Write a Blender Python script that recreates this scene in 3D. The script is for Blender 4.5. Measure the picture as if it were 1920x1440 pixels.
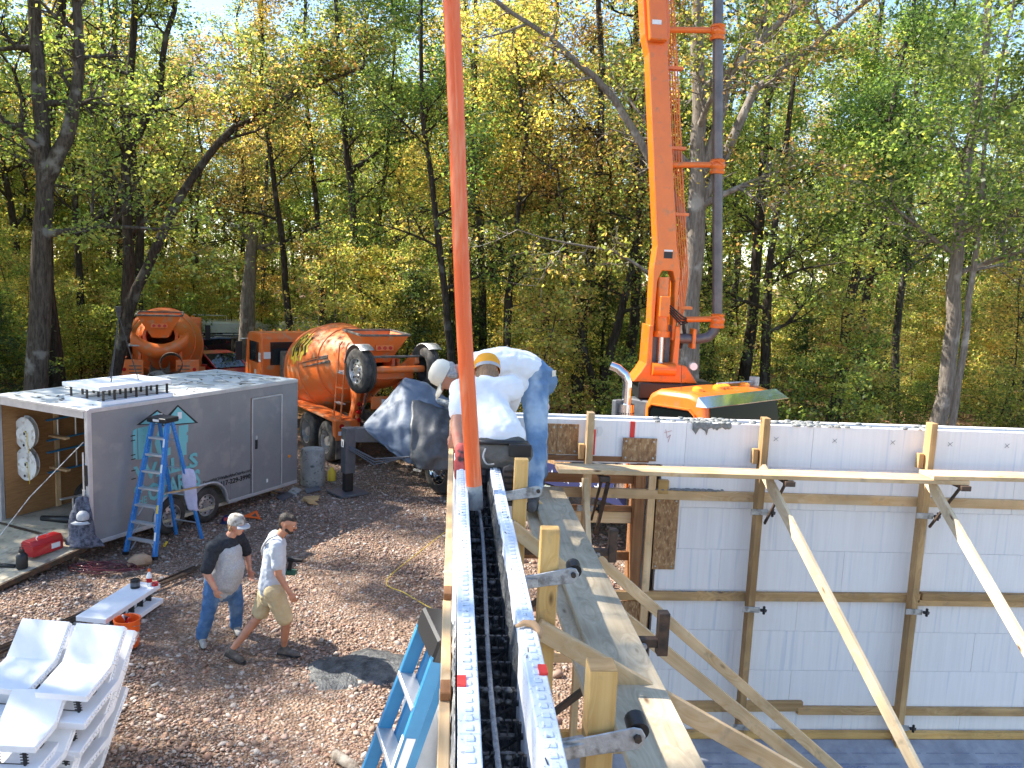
import bpy, bmesh, math, random
import numpy as np
from mathutils import Vector, Matrix, Euler, Quaternion
random.seed(7); RNG = np.random.default_rng(11)
rad = math.radians
sc = bpy.context.scene
for o in list(bpy.data.objects): bpy.data.objects.remove(o)
C = sc.collection

# ------------------------------------------------------------ camera, sky, sun, exposure
cam = bpy.data.cameras.new('camera'); camo = bpy.data.objects.new('camera', cam); C.objects.link(camo)
TH, PI_, RO = rad(4.215), rad(7.722), rad(2.5)
f_ = Vector((math.sin(TH)*math.cos(PI_), math.cos(TH)*math.cos(PI_), -math.sin(PI_)))
r0_ = Vector((math.cos(TH), -math.sin(TH), 0)); u0_ = r0_.cross(f_)
r_ = r0_*math.cos(RO) + u0_*math.sin(RO); u_ = u0_*math.cos(RO) - r0_*math.sin(RO)
camo.matrix_world = Matrix(((r_.x, u_.x, -f_.x, 0), (r_.y, u_.y, -f_.y, 0), (r_.z, u_.z, -f_.z, 4.8), (0, 0, 0, 1)))
cam.sensor_width = 36; cam.lens = 29.06; cam.clip_start = 0.05; cam.clip_end = 2000
sc.camera = camo
SUN_AZ, SUN_EL = rad(-72), rad(45)          # azimuth from +Y, negative = to the left
w = bpy.data.worlds.new('World'); sc.world = w; w.use_nodes = True
nt = w.node_tree; bg = nt.nodes['Background']
sky = nt.nodes.new('ShaderNodeTexSky'); sky.sky_type = 'NISHITA'; sky.sun_disc = False
sky.sun_elevation = SUN_EL; sky.sun_rotation = SUN_AZ; sky.air_density = 1.0; sky.dust_density = 0.25; sky.ozone_density = 2.0
nt.links.new(sky.outputs[0], bg.inputs[0]); bg.inputs[1].default_value = 0.115
sl = bpy.data.lights.new('sun', 'SUN'); sl.energy = 4.4; sl.angle = rad(0.53); sl.color = (1, 0.94, 0.84)
so = bpy.data.objects.new('sun', sl); C.objects.link(so)
sd = Vector((math.sin(SUN_AZ)*math.cos(SUN_EL), math.cos(SUN_AZ)*math.cos(SUN_EL), math.sin(SUN_EL)))
so.rotation_euler = sd.to_track_quat('Z', 'Y').to_euler(); so.location = (-20, 20, 40)
vs = sc.view_settings; vs.view_transform = 'Standard'; vs.look = 'None'; vs.exposure = 1.70; vs.gamma = 1.0
vs.use_curve_mapping = False
sc.cycles.max_bounces = 7; sc.cycles.transparent_max_bounces = 8; sc.cycles.transmission_bounces = 4
sc.cycles.use_denoising = True; sc.cycles.use_adaptive_sampling = True; sc.cycles.adaptive_threshold = .02; sc.cycles.sample_clamp_indirect = 5

# ------------------------------------------------------------ materials
MATS = {}
def M(name, c1, c2=None, scale=6, rough=.6, metal=0, bump=0, bscale=40, stretch=(1,1,1), detail=4, lo=.35, hi=.65, spec=.5, coat=0, c3=None, s3=30, amt3=.3, rand=0, trans=0):
    if name in MATS: return MATS[name]
    m = bpy.data.materials.new(name); m.use_nodes = True; t = m.node_tree; n = t.nodes; L = t.links.new
    b = n['Principled BSDF']; b.inputs['Roughness'].default_value = rough; b.inputs['Metallic'].default_value = metal
    b.inputs['Specular IOR Level'].default_value = spec; b.inputs['Coat Weight'].default_value = coat
    if trans: b.inputs['Transmission Weight'].default_value = trans
    c4 = lambda c: (c[0], c[1], c[2], 1)
    b.inputs['Base Color'].default_value = c4(c1)
    tc = n.new('ShaderNodeTexCoord'); mp = n.new('ShaderNodeMapping'); mp.inputs['Scale'].default_value = stretch
    oi = n.new('ShaderNodeObjectInfo')
    L(tc.outputs['Object'], mp.inputs['Vector'])
    va = n.new('ShaderNodeVectorMath'); va.operation = 'MULTIPLY_ADD'; va.inputs[1].default_value = (17, 31, 23)
    L(oi.outputs['Random'], va.inputs[0]); L(mp.outputs[0], va.inputs[2])
    col = None
    if c2:
        tx = n.new('ShaderNodeTexNoise'); tx.inputs['Scale'].default_value = scale; tx.inputs['Detail'].default_value = detail
        tx.inputs['Roughness'].default_value = .65; L(va.outputs[0], tx.inputs['Vector'])
        rp = n.new('ShaderNodeValToRGB'); rp.color_ramp.elements[0].position = lo; rp.color_ramp.elements[1].position = hi
        rp.color_ramp.elements[0].color = c4(c1); rp.color_ramp.elements[1].color = c4(c2)
        L(tx.outputs[0], rp.inputs[0]); col = rp.outputs[0]
        if c3:
            t3 = n.new('ShaderNodeTexNoise'); t3.inputs['Scale'].default_value = s3; t3.inputs['Detail'].default_value = 3; L(va.outputs[0], t3.inputs['Vector'])
            r3 = n.new('ShaderNodeMapRange'); r3.inputs[1].default_value = .62 - amt3*.2; r3.inputs[2].default_value = .72 - amt3*.1; L(t3.outputs[0], r3.inputs[0])
            mx = n.new('ShaderNodeMixRGB'); L(r3.outputs[0], mx.inputs[0]); L(col, mx.inputs[1]); mx.inputs[2].default_value = c4(c3); col = mx.outputs[0]
        if rand:
            hs = n.new('ShaderNodeHueSaturation'); mr = n.new('ShaderNodeMapRange'); mr.inputs[3].default_value = 1-rand; mr.inputs[4].default_value = 1+rand
            L(oi.outputs['Random'], mr.inputs[0]); L(mr.outputs[0], hs.inputs['Value']); L(col, hs.inputs['Color']); col = hs.outputs[0]
        L(col, b.inputs['Base Color'])
    if bump:
        tb = n.new('ShaderNodeTexNoise'); tb.inputs['Scale'].default_value = bscale; tb.inputs['Detail'].default_value = 5; L(va.outputs[0], tb.inputs['Vector'])
        bp = n.new('ShaderNodeBump'); bp.inputs['Strength'].default_value = bump; bp.inputs['Distance'].default_value = .02
        L(tb.outputs[0], bp.inputs['Height']); L(bp.outputs[0], b.inputs['Normal'])
    MATS[name] = m; return m

def wood(name, c1, c2, knot=(.16,.07,.025), grain=1.0, rough=.7):
    """sawn lumber: grain runs along local X; bands, fine streaks and knots"""
    m = bpy.data.materials.new(name); m.use_nodes = True; t = m.node_tree; n = t.nodes; L = t.links.new
    b = n['Principled BSDF']; b.inputs['Roughness'].default_value = rough; b.inputs['Specular IOR Level'].default_value = .25
    tc = n.new('ShaderNodeTexCoord'); oi = n.new('ShaderNodeObjectInfo')
    va = n.new('ShaderNodeVectorMath'); va.operation = 'MULTIPLY_ADD'; va.inputs[1].default_value = (11, 7, 5); L(oi.outputs['Random'], va.inputs[0]); L(tc.outputs['Object'], va.inputs[2])
    mp = n.new('ShaderNodeMapping'); mp.inputs['Scale'].default_value = (.9, 16, 16); L(va.outputs[0], mp.inputs[0])
    kn = n.new('ShaderNodeTexVoronoi'); kn.inputs['Scale'].default_value = 1.0; km = n.new('ShaderNodeMapping'); km.inputs['Scale'].default_value = (2.2, 6, 6); L(va.outputs[0], km.inputs[0]); L(km.outputs[0], kn.inputs['Vector'])
    kr = n.new('ShaderNodeMapRange'); kr.inputs[1].default_value = .10; kr.inputs[2].default_value = .03; L(kn.outputs['Distance'], kr.inputs[0])
    kd = n.new('ShaderNodeMapRange'); kd.inputs[1].default_value = 0; kd.inputs[2].default_value = .5; kd.inputs[3].default_value = 2.2; kd.inputs[4].default_value = 0; L(kn.outputs['Distance'], kd.inputs[0])
    ad = n.new('ShaderNodeVectorMath'); L(mp.outputs[0], ad.inputs[0]); L(kd.outputs[0], ad.inputs[1])
    g1 = n.new('ShaderNodeTexNoise'); g1.inputs['Scale'].default_value = 1.6; g1.inputs['Detail'].default_value = 6; g1.inputs['Roughness'].default_value = .6; L(ad.outputs[0], g1.inputs['Vector'])
    rp = n.new('ShaderNodeValToRGB'); rp.color_ramp.elements[0].position = .33; rp.color_ramp.elements[1].position = .67
    rp.color_ramp.elements[0].color = (*c1, 1); rp.color_ramp.elements[1].color = (*c2, 1); L(g1.outputs[0], rp.inputs[0])
    mk = n.new('ShaderNodeMixRGB'); L(kr.outputs[0], mk.inputs[0]); L(rp.outputs[0], mk.inputs[1]); mk.inputs[2].default_value = (*knot, 1)
    g2 = n.new('ShaderNodeTexNoise'); g2.inputs['Scale'].default_value = 2.2; g2.inputs['Detail'].default_value = 3; L(va.outputs[0], g2.inputs['Vector'])
    hs = n.new('ShaderNodeHueSaturation'); mr = n.new('ShaderNodeMapRange'); mr.inputs[1].default_value = .3; mr.inputs[2].default_value = .7; mr.inputs[3].default_value = .72; mr.inputs[4].default_value = 1.18
    L(g2.outputs[0], mr.inputs[0]); m2 = n.new('ShaderNodeMath'); m2.operation = 'MULTIPLY_ADD'; m2.inputs[1].default_value = .3; L(oi.outputs['Random'], m2.inputs[0]); 
    m3 = n.new('ShaderNodeMath'); m3.operation = 'SUBTRACT'; L(mr.outputs[0], m3.inputs[0]); m3.inputs[1].default_value = .15; L(m3.outputs[0], m2.inputs[2])
    L(m2.outputs[0], hs.inputs['Value']); L(mk.outputs[0], hs.inputs['Color'])
    sp = n.new('ShaderNodeTexNoise'); sp.inputs['Scale'].default_value = 9; sp.inputs['Detail'].default_value = 4; L(va.outputs[0], sp.inputs['Vector'])
    sr = n.new('ShaderNodeMapRange'); sr.inputs[1].default_value = .6; sr.inputs[2].default_value = .75; sr.inputs[4].default_value = .45; L(sp.outputs[0], sr.inputs[0])
    mg = n.new('ShaderNodeMixRGB'); L(sr.outputs[0], mg.inputs[0]); L(hs.outputs[0], mg.inputs[1]); mg.inputs[2].default_value = (.2, .17, .13, 1)
    L(mg.outputs[0], b.inputs['Base Color'])
    bp = n.new('ShaderNodeBump'); bp.inputs['Strength'].default_value = .25*grain; bp.inputs['Distance'].default_value = .006; L(g1.outputs[0], bp.inputs['Height']); L(bp.outputs[0], b.inputs['Normal'])
    MATS[name] = m; return m

wood('wood_new', (.70,.43,.20), (.83,.59,.34))
wood('wood_pale', (.72,.53,.31), (.84,.68,.46))
wood('wood_amber', (.60,.34,.11), (.74,.47,.18))
wood('wood_grey', (.52,.41,.265), (.70,.58,.405), grain=2)
wood('wood_brown', (.25,.105,.042), (.38,.19,.085))
wood('wood_dark', (.40,.235,.10), (.56,.36,.17))
M('foam', (.80,.80,.82), (.86,.86,.88), 3, .85, bump=.06, bscale=260, spec=.2)
M('foam_wall', (.85,.81,.785), (.91,.87,.845), 3.0, .85, bump=.04, bscale=60, stretch=(9,9,.35), spec=.2, c3=(.74,.735,.75), s3=2.2, amt3=.2, rand=.025)
M('foam_top', (.72,.75,.80), (.86,.87,.90), 5, .85, bump=.12, bscale=120, spec=.2, c3=(.42,.43,.45), s3=60, amt3=.12)
M('osb', (.22,.10,.04), (.44,.25,.11), 26, .75, bump=.25, bscale=40, stretch=(1,1,.45), c3=(.55,.36,.18), s3=44, amt3=.5)
M('plywood', (.27,.135,.05), (.38,.20,.08), 5, .6, stretch=(1,1,7), bump=.05)  # trailer lining; shade of the interior is put into this darkened tone
M('ply_floor', (.40,.34,.24), (.56,.49,.36), 3, .75, bump=.1, c3=(.25,.21,.15), s3=6, amt3=.5)
M('conc_wet', (.055,.058,.06), (.15,.155,.155), 11, .55, bump=1.0, bscale=38)
M('conc_spill', (.03,.032,.034), (.13,.132,.128), 9, .5, bump=1.0, bscale=34)
M('conc_dry', (.30,.29,.27), (.45,.43,.40), 6, .9, bump=.5, bscale=30, c3=(.12,.12,.12), s3=12, amt3=.3)
M('conc_splat', (.17,.175,.165), (.28,.28,.265), 30, .85, bump=.7, bscale=60)
M('black_plastic', (.012,.012,.013), rough=.45)
M('black_dirty', (.015,.015,.016), (.10,.10,.10), 22, .6, bump=.4, lo=.45, hi=.7)
M('rebar', (.22,.225,.23), (.36,.37,.38), 40, .8, bump=.6, bscale=90)
M('steel_rod', (.045,.04,.035), (.12,.07,.04), 14, .6, .5, bump=.2)
M('galv', (.40,.40,.40), (.55,.55,.54), 14, .5, .55, bump=.25, bscale=60, c3=(.24,.23,.21), s3=20, amt3=.6)
M('bracket', (.05,.04,.035), (.14,.085,.055), 12, .6, .4, bump=.2)
M('alum', (.62,.63,.65), (.74,.75,.76), 8, .38, .75)
M('chrome', (.82,.83,.85), rough=.08, metal=1)
M('steel_bright', (.70,.71,.73), rough=.18, metal=1)
M('rubber', (.022,.021,.020), (.075,.066,.058), 7, .8, bump=.15, bscale=60)
M('orange', (.80,.17,.012), (.72,.15,.015), 3, .33, coat=.3, c3=(.5,.16,.05), s3=7, amt3=.3)
M('orange_dusty', (.74,.145,.018), (.68,.17,.04), 2.2, .45, c3=(.50,.24,.12), s3=4, amt3=.45, bump=.05)
M('orange_hose', (.84,.15,.03), (.74,.115,.025), 5, .42, stretch=(1,1,.2), bump=.12, bscale=60, c3=(.82,.26,.12), s3=14, amt3=.6)
M('orange_plastic', (.85,.13,.012), (.78,.12,.015), 5, .4)
M('grey_dark', (.075,.08,.09), (.11,.115,.125), 5, .45, bump=.05)
M('dust_dark', (.06,.055,.05), (.17,.145,.12), 6, .85, bump=.2)
M('pipe_grey', (.10,.09,.095), (.16,.14,.14), 4, .4, .4)
M('trailer_skin', (.235,.24,.248), (.275,.28,.288), 1.4, .34, .25, c3=(.31,.305,.30), s3=3.5, amt3=.4)
M('trailer_trim', (.50,.51,.53), (.62,.62,.63), 5, .35, .5)
M('trailer_roof', (.60,.63,.64), (.74,.76,.77), 1.6, .5, .2, c3=(.35,.36,.36), s3=3, amt3=.6)
M('white_paint', (.78,.78,.77), (.70,.69,.67), 3, .5)
M('white_dirty', (.72,.70,.64), (.80,.79,.75), 6, .55, c3=(.4,.34,.26), s3=9, amt3=.4)
M('aqua', (.16,.47,.49), (.19,.51,.53), 4, .4)
M('black_paint', (.012,.012,.014), rough=.4)
M('ladder_blue', (.022,.17,.50), (.03,.21,.56), 6, .4, c3=(.12,.30,.6), s3=30, amt3=.3)
M('ladder_teal', (.03,.20,.40), (.04,.24,.45), 6, .45)
M('red_paint', (.48,.018,.022), (.40,.016,.02), 4, .3, coat=.4)
M('red_tape', (.75,.04,.03), rough=.5)
M('maroon', (.10,.008,.012), rough=.2, coat=.6)
M('car_black', (.012,.013,.015), rough=.12, coat=.8)
M('glass', (.015,.02,.022), rough=.04, spec=.9)
M('glass_cab', (.006,.008,.008), rough=.03, spec=.35)
MATS['glass_cab'].node_tree.nodes['Principled BSDF'].inputs['IOR'].default_value = 1.16
M('lamp_red', (.45,.012,.012), rough=.2)
M('lamp_amber', (.9,.28,.02), rough=.2)
M('lamp_clear', (.8,.8,.78), rough=.12)
M('rim', (.45,.46,.48), (.6,.6,.6), 8, .35, .8, c3=(.3,.26,.22), s3=10, amt3=.4)
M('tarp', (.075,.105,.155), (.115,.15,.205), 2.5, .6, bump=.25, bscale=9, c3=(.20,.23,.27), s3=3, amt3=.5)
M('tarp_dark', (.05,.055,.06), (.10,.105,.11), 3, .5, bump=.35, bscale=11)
M('cloth_lav', (.46,.44,.60), (.56,.54,.68), 8, .9)
M('cloth_plaid', (.025,.03,.045), (.16,.17,.22), 16, .95, bump=.6, bscale=10)
M('tan_leather', (.35,.22,.13), (.45,.30,.19), 8, .8)
M('yellow_plastic', (.75,.52,.04), rough=.5)
M('sticker_white', (.75,.75,.74), rough=.5)
M('flag_blue', (.018,.022,.085), rough=.6)
M('fabric_foot', (.24,.25,.285), (.37,.38,.42), 4, .7, bump=.35, bscale=9)
M('print_blue', (.20,.23,.36), rough=.8)
M('membrane', (.50,.50,.49), (.62,.62,.60), 5, .7, bump=.3, bscale=10)
M('skin', (.46,.215,.135), (.52,.26,.17), 9, .5, c3=(.50,.17,.11), s3=14, amt3=.35)
M('skin_tan', (.36,.155,.085), (.43,.195,.115), 9, .5)
M('hair_dark', (.012,.008,.005), (.03,.019,.012), 40, .6, stretch=(1,1,.3), bump=.6, bscale=120)
M('hair_brown', (.20,.115,.06), (.32,.19,.10), 40, .6, stretch=(1,1,.3), bump=.6, bscale=120)
M('hair_grey', (.30,.29,.28), (.48,.47,.46), 45, .6, bump=.7, bscale=110)
M('tshirt_white', (.78,.79,.82), (.84,.85,.87), 4, .9, bump=.5, bscale=7, spec=.1)
M('tshirt_grey', (.40,.43,.48), (.47,.50,.55), 5, .9, bump=.5, bscale=8, spec=.1)
M('tshirt_heather', (.33,.335,.35), (.43,.435,.45), 60, .9, bump=.35, bscale=9, spec=.1)
M('tshirt_charcoal', (.022,.025,.032), (.038,.042,.05), 30, .9, bump=.35, bscale=9, spec=.1)
M('denim', (.045,.105,.235), (.085,.175,.33), 7, .9, bump=.45, bscale=12, c3=(.16,.25,.38), s3=4, amt3=.5, spec=.1)
M('denim_light', (.12,.21,.36), (.20,.31,.46), 6, .9, bump=.45, bscale=12, c3=(.42,.52,.63), s3=4, amt3=.6, spec=.1)
M('khaki', (.42,.33,.19), (.50,.40,.24), 6, .9, bump=.45, bscale=10, spec=.1)
M('trouser_grey', (.10,.095,.085), (.16,.15,.135), 9, .9, bump=.4, bscale=14, spec=.1)
M('boot', (.05,.043,.038), (.13,.11,.095), 14, .8, bump=.4, bscale=30)
M('boot_grey', (.26,.25,.23), (.38,.36,.33), 14, .8, bump=.3, bscale=30)
M('cap_cream', (.66,.61,.50), (.72,.67,.56), 8, .85)
M('cap_camo', (.30,.28,.25), (.46,.43,.39), 18, .85, c3=(.17,.14,.11), s3=22, amt3=.6)
M('cap_grey', (.42,.42,.43), rough=.85)
M('cap_yellow', (.85,.36,.02), rough=.8)
M('glove_red', (.50,.07,.06), (.58,.12,.10), 20, .8, c3=(.06,.05,.05), s3=18, amt3=.5)
M('ochre', (.45,.25,.12), (.55,.33,.17), 9, .8)

def leafmat(name, sat=1.0):
    m = bpy.data.materials.new(name); m.use_nodes = True; t = m.node_tree; n = t.nodes; L = t.links.new
    for x in list(n): n.remove(x)
    out = n.new('ShaderNodeOutputMaterial'); at = n.new('ShaderNodeAttribute'); at.attribute_name = 'Col'
    oi = n.new('ShaderNodeObjectInfo'); hs = n.new('ShaderNodeHueSaturation'); hs.inputs['Saturation'].default_value = sat
    mr = n.new('ShaderNodeMapRange'); mr.inputs[3].default_value = .48; mr.inputs[4].default_value = .53; L(oi.outputs['Random'], mr.inputs[0]); L(mr.outputs[0], hs.inputs['Hue'])
    L(at.outputs['Color'], hs.inputs['Color'])
    df = n.new('ShaderNodeBsdfPrincipled'); df.inputs['Roughness'].default_value = .48; df.inputs['Specular IOR Level'].default_value = .42
    tr = n.new('ShaderNodeBsdfTranslucent'); mx = n.new('ShaderNodeMixShader'); mx.inputs[0].default_value = .5
    br = n.new('ShaderNodeMixRGB'); br.blend_type = 'MULTIPLY'; br.inputs[0].default_value = 1; br.inputs[2].default_value = (2.7, 2.6, 1.5, 1); L(hs.outputs[0], br.inputs[1])
    L(hs.outputs[0], df.inputs['Base Color']); L(br.outputs[0], tr.inputs[0])
    L(df.outputs[0], mx.inputs[1]); L(tr.outputs[0], mx.inputs[2]); L(mx.outputs[0], out.inputs[0]); MATS[name] = m
leafmat('leaf', .82)
def attrmat(name, rough=.85, bump=0):
    m = bpy.data.materials.new(name); m.use_nodes = True; t = m.node_tree; n = t.nodes; L = t.links.new
    b = n['Principled BSDF']; b.inputs['Roughness'].default_value = rough; b.inputs['Specular IOR Level'].default_value = .3
    at = n.new('ShaderNodeAttribute'); at.attribute_name = 'Col'; L(at.outputs['Color'], b.inputs['Base Color']); MATS[name] = m
attrmat('stone')
def barkmat(name, c1, c2, c3):
    m = bpy.data.materials.new(name); m.use_nodes = True; t = m.node_tree; n = t.nodes; L = t.links.new
    b = n['Principled BSDF']; b.inputs['Roughness'].default_value = .9; b.inputs['Specular IOR Level'].default_value = .15
    tc = n.new('ShaderNodeTexCoord'); mp = n.new('ShaderNodeMapping'); mp.inputs['Scale'].default_value = (5, 5, .8); L(tc.outputs['Object'], mp.inputs[0])
    a = n.new('ShaderNodeTexNoise'); a.inputs['Scale'].default_value = 4; a.inputs['Detail'].default_value = 6; a.inputs['Roughness'].default_value = .7; L(mp.outputs[0], a.inputs['Vector'])
    rp = n.new('ShaderNodeValToRGB'); rp.color_ramp.elements[0].position = .36; rp.color_ramp.elements[1].position = .66; rp.color_ramp.elements[0].color = (*c1, 1); rp.color_ramp.elements[1].color = (*c2, 1); L(a.outputs[0], rp.inputs[0])
    l = n.new('ShaderNodeTexNoise'); l.inputs['Scale'].default_value = 2.3; l.inputs['Detail'].default_value = 5; L(tc.outputs['Object'], l.inputs['Vector'])
    lr = n.new('ShaderNodeMapRange'); lr.inputs[1].default_value = .56; lr.inputs[2].default_value = .66; L(l.outputs[0], lr.inputs[0])
    mx = n.new('ShaderNodeMixRGB'); L(lr.outputs[0], mx.inputs[0]); L(rp.outputs[0], mx.inputs[1]); mx.inputs[2].default_value = (*c3, 1)
    L(mx.outputs[0], b.inputs['Base Color'])
    bp = n.new('ShaderNodeBump'); bp.inputs['Strength'].default_value = .9; bp.inputs['Distance'].default_value = .03; L(a.outputs[0], bp.inputs['Height']); L(bp.outputs[0], b.inputs['Normal']); MATS[name] = m
barkmat('bark', (.035,.027,.021), (.12,.10,.08), (.20,.19,.165))
barkmat('bark_dark', (.022,.017,.013), (.075,.06,.048), (.11,.105,.09))
barkmat('bark_pale', (.13,.105,.085), (.27,.235,.195), (.34,.31,.27))


# ------------------------------------------------------------ mesh builder
class MB:
    def __init__(s): s.v = []; s.f = []
    def add(s, v, f):
        o = len(s.v); s.v += [tuple(x) for x in v]; s.f += [tuple(i+o for i in q) for q in f]; return s
    def box(s, x0, x1, y0, y1, z0, z1):
        return s.add([(x0,y0,z0),(x1,y0,z0),(x1,y1,z0),(x0,y1,z0),(x0,y0,z1),(x1,y0,z1),(x1,y1,z1),(x0,y1,z1)],
                     [(3,2,1,0),(4,5,6,7),(0,1,5,4),(1,2,6,5),(2,3,7,6),(3,0,4,7)])
    def bar(s, p0, p1, w, h, up=(0,0,1)):
        p0 = Vector(p0); p1 = Vector(p1); d = (p1-p0).normalized(); up = Vector(up)
        a = d.cross(up); a = a.normalized() if a.length > 1e-5 else d.orthogonal().normalized(); b = a.cross(d).normalized()
        vs = [p + a*sx*w/2 + b*sz*h/2 for p in (p0, p1) for sx, sz in ((-1,-1),(1,-1),(1,1),(-1,1))]
        return s.add(vs, [(0,1,2,3),(7,6,5,4),(0,4,5,1),(1,5,6,2),(2,6,7,3),(3,7,4,0)])
    def tube(s, pts, r, n=8, caps=True):
        pts = [Vector(p) for p in pts]; k = len(pts)
        rs = r if isinstance(r, (list, tuple)) else [r]*k
        vs = []; a = None
        for i, p in enumerate(pts):
            d = (pts[min(i+1,k-1)] - pts[max(i-1,0)])
            d = d.normalized() if d.length > 1e-9 else Vector((0,0,1))
            if a is None: a = d.orthogonal().normalized()
            else:
                a = a - d*a.dot(d); a = a.normalized() if a.length > 1e-6 else d.orthogonal().normalized()
            b = d.cross(a)
            for j in range(n):
                t = 2*math.pi*j/n; vs.append(p + (a*math.cos(t) + b*math.sin(t))*rs[i])
        fs = [(i*n+j, i*n+(j+1)%n, (i+1)*n+(j+1)%n, (i+1)*n+j) for i in range(k-1) for j in range(n)]
        if caps: fs += [tuple(reversed(range(n))), tuple((k-1)*n+j for j in range(n))]
        return s.add(vs, fs)
    def cyl(s, p0, p1, r0, r1=None, n=16, caps=True): return s.tube([p0, p1], [r0, r0 if r1 is None else r1], n, caps)
    def lathe(s, prof, n=24, mat=None, a0=0, a1=2*math.pi, cap=False):
        full = abs(a1-a0-2*math.pi) < 1e-6; m = n if full else n+1; vs = []
        for r, z in prof:
            for j in range(m):
                t = a0+(a1-a0)*j/n; p = Vector((r*math.cos(t), r*math.sin(t), z)); vs.append(mat @ p if mat else p)
        fs = [(i*m+j, i*m+(j+1)%m, (i+1)*m+(j+1)%m, (i+1)*m+j) for i in range(len(prof)-1) for j in range(n)]
        if cap: fs += [tuple(reversed(range(m))), tuple((len(prof)-1)*m+j for j in range(m))]
        return s.add(vs, fs)
    def prism(s, poly, org, ax, ay, az, t):
        """poly (u,v) in plane org+u*ax+v*ay, thickness t along az"""
        org, ax, ay, az = Vector(org), Vector(ax), Vector(ay), Vector(az); n = len(poly)
        vs = [org+ax*u+ay*v for u, v in poly] + [org+ax*u+ay*v+az*t for u, v in poly]
        fs = [tuple(range(n)), tuple(reversed(range(n, 2*n)))] + [(i, i+n, (i+1)%n+n, (i+1)%n) for i in range(n)]
        return s.add(vs, fs)
    def build(s, name, mat, parent=None, smooth=False, bevel=0, label=None, cat=None, group=None, kind=None, fix=True):
        me = bpy.data.meshes.new(name); me.from_pydata(s.v, [], s.f)
        if fix:
            bm = bmesh.new(); bm.from_mesh(me); bmesh.ops.recalc_face_normals(bm, faces=bm.faces); bm.to_mesh(me); bm.free()
        me.materials.append(MATS[mat] if isinstance(mat, str) else mat)
        if smooth:
            me.polygons.foreach_set('use_smooth', [True]*len(me.polygons))
            if smooth != 2: me.set_sharp_from_angle(angle=rad(38))
        o = bpy.data.objects.new(name, me); C.objects.link(o)
        if parent: o.parent = parent
        if bevel:
            b = o.modifiers.new('bevel', 'BEVEL'); b.width = bevel; b.segments = 2 if bevel > .012 else 1; b.limit_method = 'ANGLE'; b.angle_limit = rad(40)
        return tag(o, label, cat, group, kind)
def tag(o, label=None, cat=None, group=None, kind=None):
    if label: o['label'] = label
    if cat: o['category'] = cat
    if group: o['group'] = group
    if kind: o['kind'] = kind
    return o
def thing(name, label, cat, loc=(0,0,0), rz=0, group=None, kind=None):
    o = bpy.data.objects.new(name, None); C.objects.link(o); o.empty_display_size = .1
    o.location = loc; o.rotation_euler = (0,0,rz); return tag(o, label, cat, group, kind)
def copy_tree(o, parent=None):
    c = o.copy(); C.objects.link(c); c.parent = parent
    for ch in o.children: copy_tree(ch, c)
    return c
def board(name, p0, p1, w, t, mat, parent=None, up=(0,0,1), bevel=.003, label=None, cat=None, group=None):
    """lumber from p0 to p1; w across, t along 'up'; local X is the grain"""
    p0 = Vector(p0); p1 = Vector(p1); d = (p1-p0); L = d.length; d.normalize(); upv = Vector(up)
    y = upv.cross(d); y = y.normalized() if y.length > 1e-5 else d.orthogonal().normalized(); z = d.cross(y)
    o = MB().box(-L/2, L/2, -w/2, w/2, -t/2, t/2).build(name, mat, parent, bevel=bevel, label=label, cat=cat, group=group)
    m = Matrix((d, y, z)).transposed().to_4x4(); m.translation = (p0+p1)/2
    o.matrix_local = m; return o
def text(name, s, size, mat, parent, mtx, bold=0, extrude=.001, align='LEFT', shear=0, space=1):
    cu = bpy.data.curves.new(name, 'FONT'); cu.body = s; cu.size = size; cu.extrude = extrude; cu.offset = bold; cu.align_x = align; cu.shear = shear; cu.space_character = space; cu.resolution_u = 2
    t = bpy.data.objects.new(name+'_tmp', cu); C.objects.link(t)
    bpy.context.view_layer.update()
    me = bpy.data.meshes.new_from_object(t.evaluated_get(bpy.context.evaluated_depsgraph_get()))
    bpy.data.objects.remove(t); me.materials.clear(); me.materials.append(MATS[mat])
    o = bpy.data.objects.new(name, me); C.objects.link(o); o.parent = parent; o.matrix_local = mtx; return o
def frame(o, ax, ay):
    ax = Vector(ax).normalized(); ay = Vector(ay).normalized(); az = ax.cross(ay)
    m = Matrix((ax, ay, az)).transposed().to_4x4(); m.translation = Vector(o); return m
def set_cols(me, cols):
    a = me.attributes.new('Col', 'FLOAT_COLOR', 'POINT'); a.data.foreach_set('color', np.ascontiguousarray(cols, np.float32).ravel())
def np_mesh(name, verts, faces, mat, cols=None, parent=None, smooth=False):
    me = bpy.data.meshes.new(name); nv, nf, k = len(verts), len(faces), faces.shape[1]
    me.vertices.add(nv); me.vertices.foreach_set('co', np.ascontiguousarray(verts, np.float32).ravel())
    me.loops.add(nf*k); me.loops.foreach_set('vertex_index', np.ascontiguousarray(faces, np.int32).ravel())
    me.polygons.add(nf); me.polygons.foreach_set('loop_start', np.arange(0, nf*k, k, dtype=np.int32))
    me.update(calc_edges=True); me.materials.append(MATS[mat])
    if cols is not None: set_cols(me, cols)
    if smooth: me.polygons.foreach_set('use_smooth', [True]*nf)
    return me
def mobj(name, me, parent=None):
    o = bpy.data.objects.new(name, me); C.objects.link(o); o.parent = parent; return o
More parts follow.
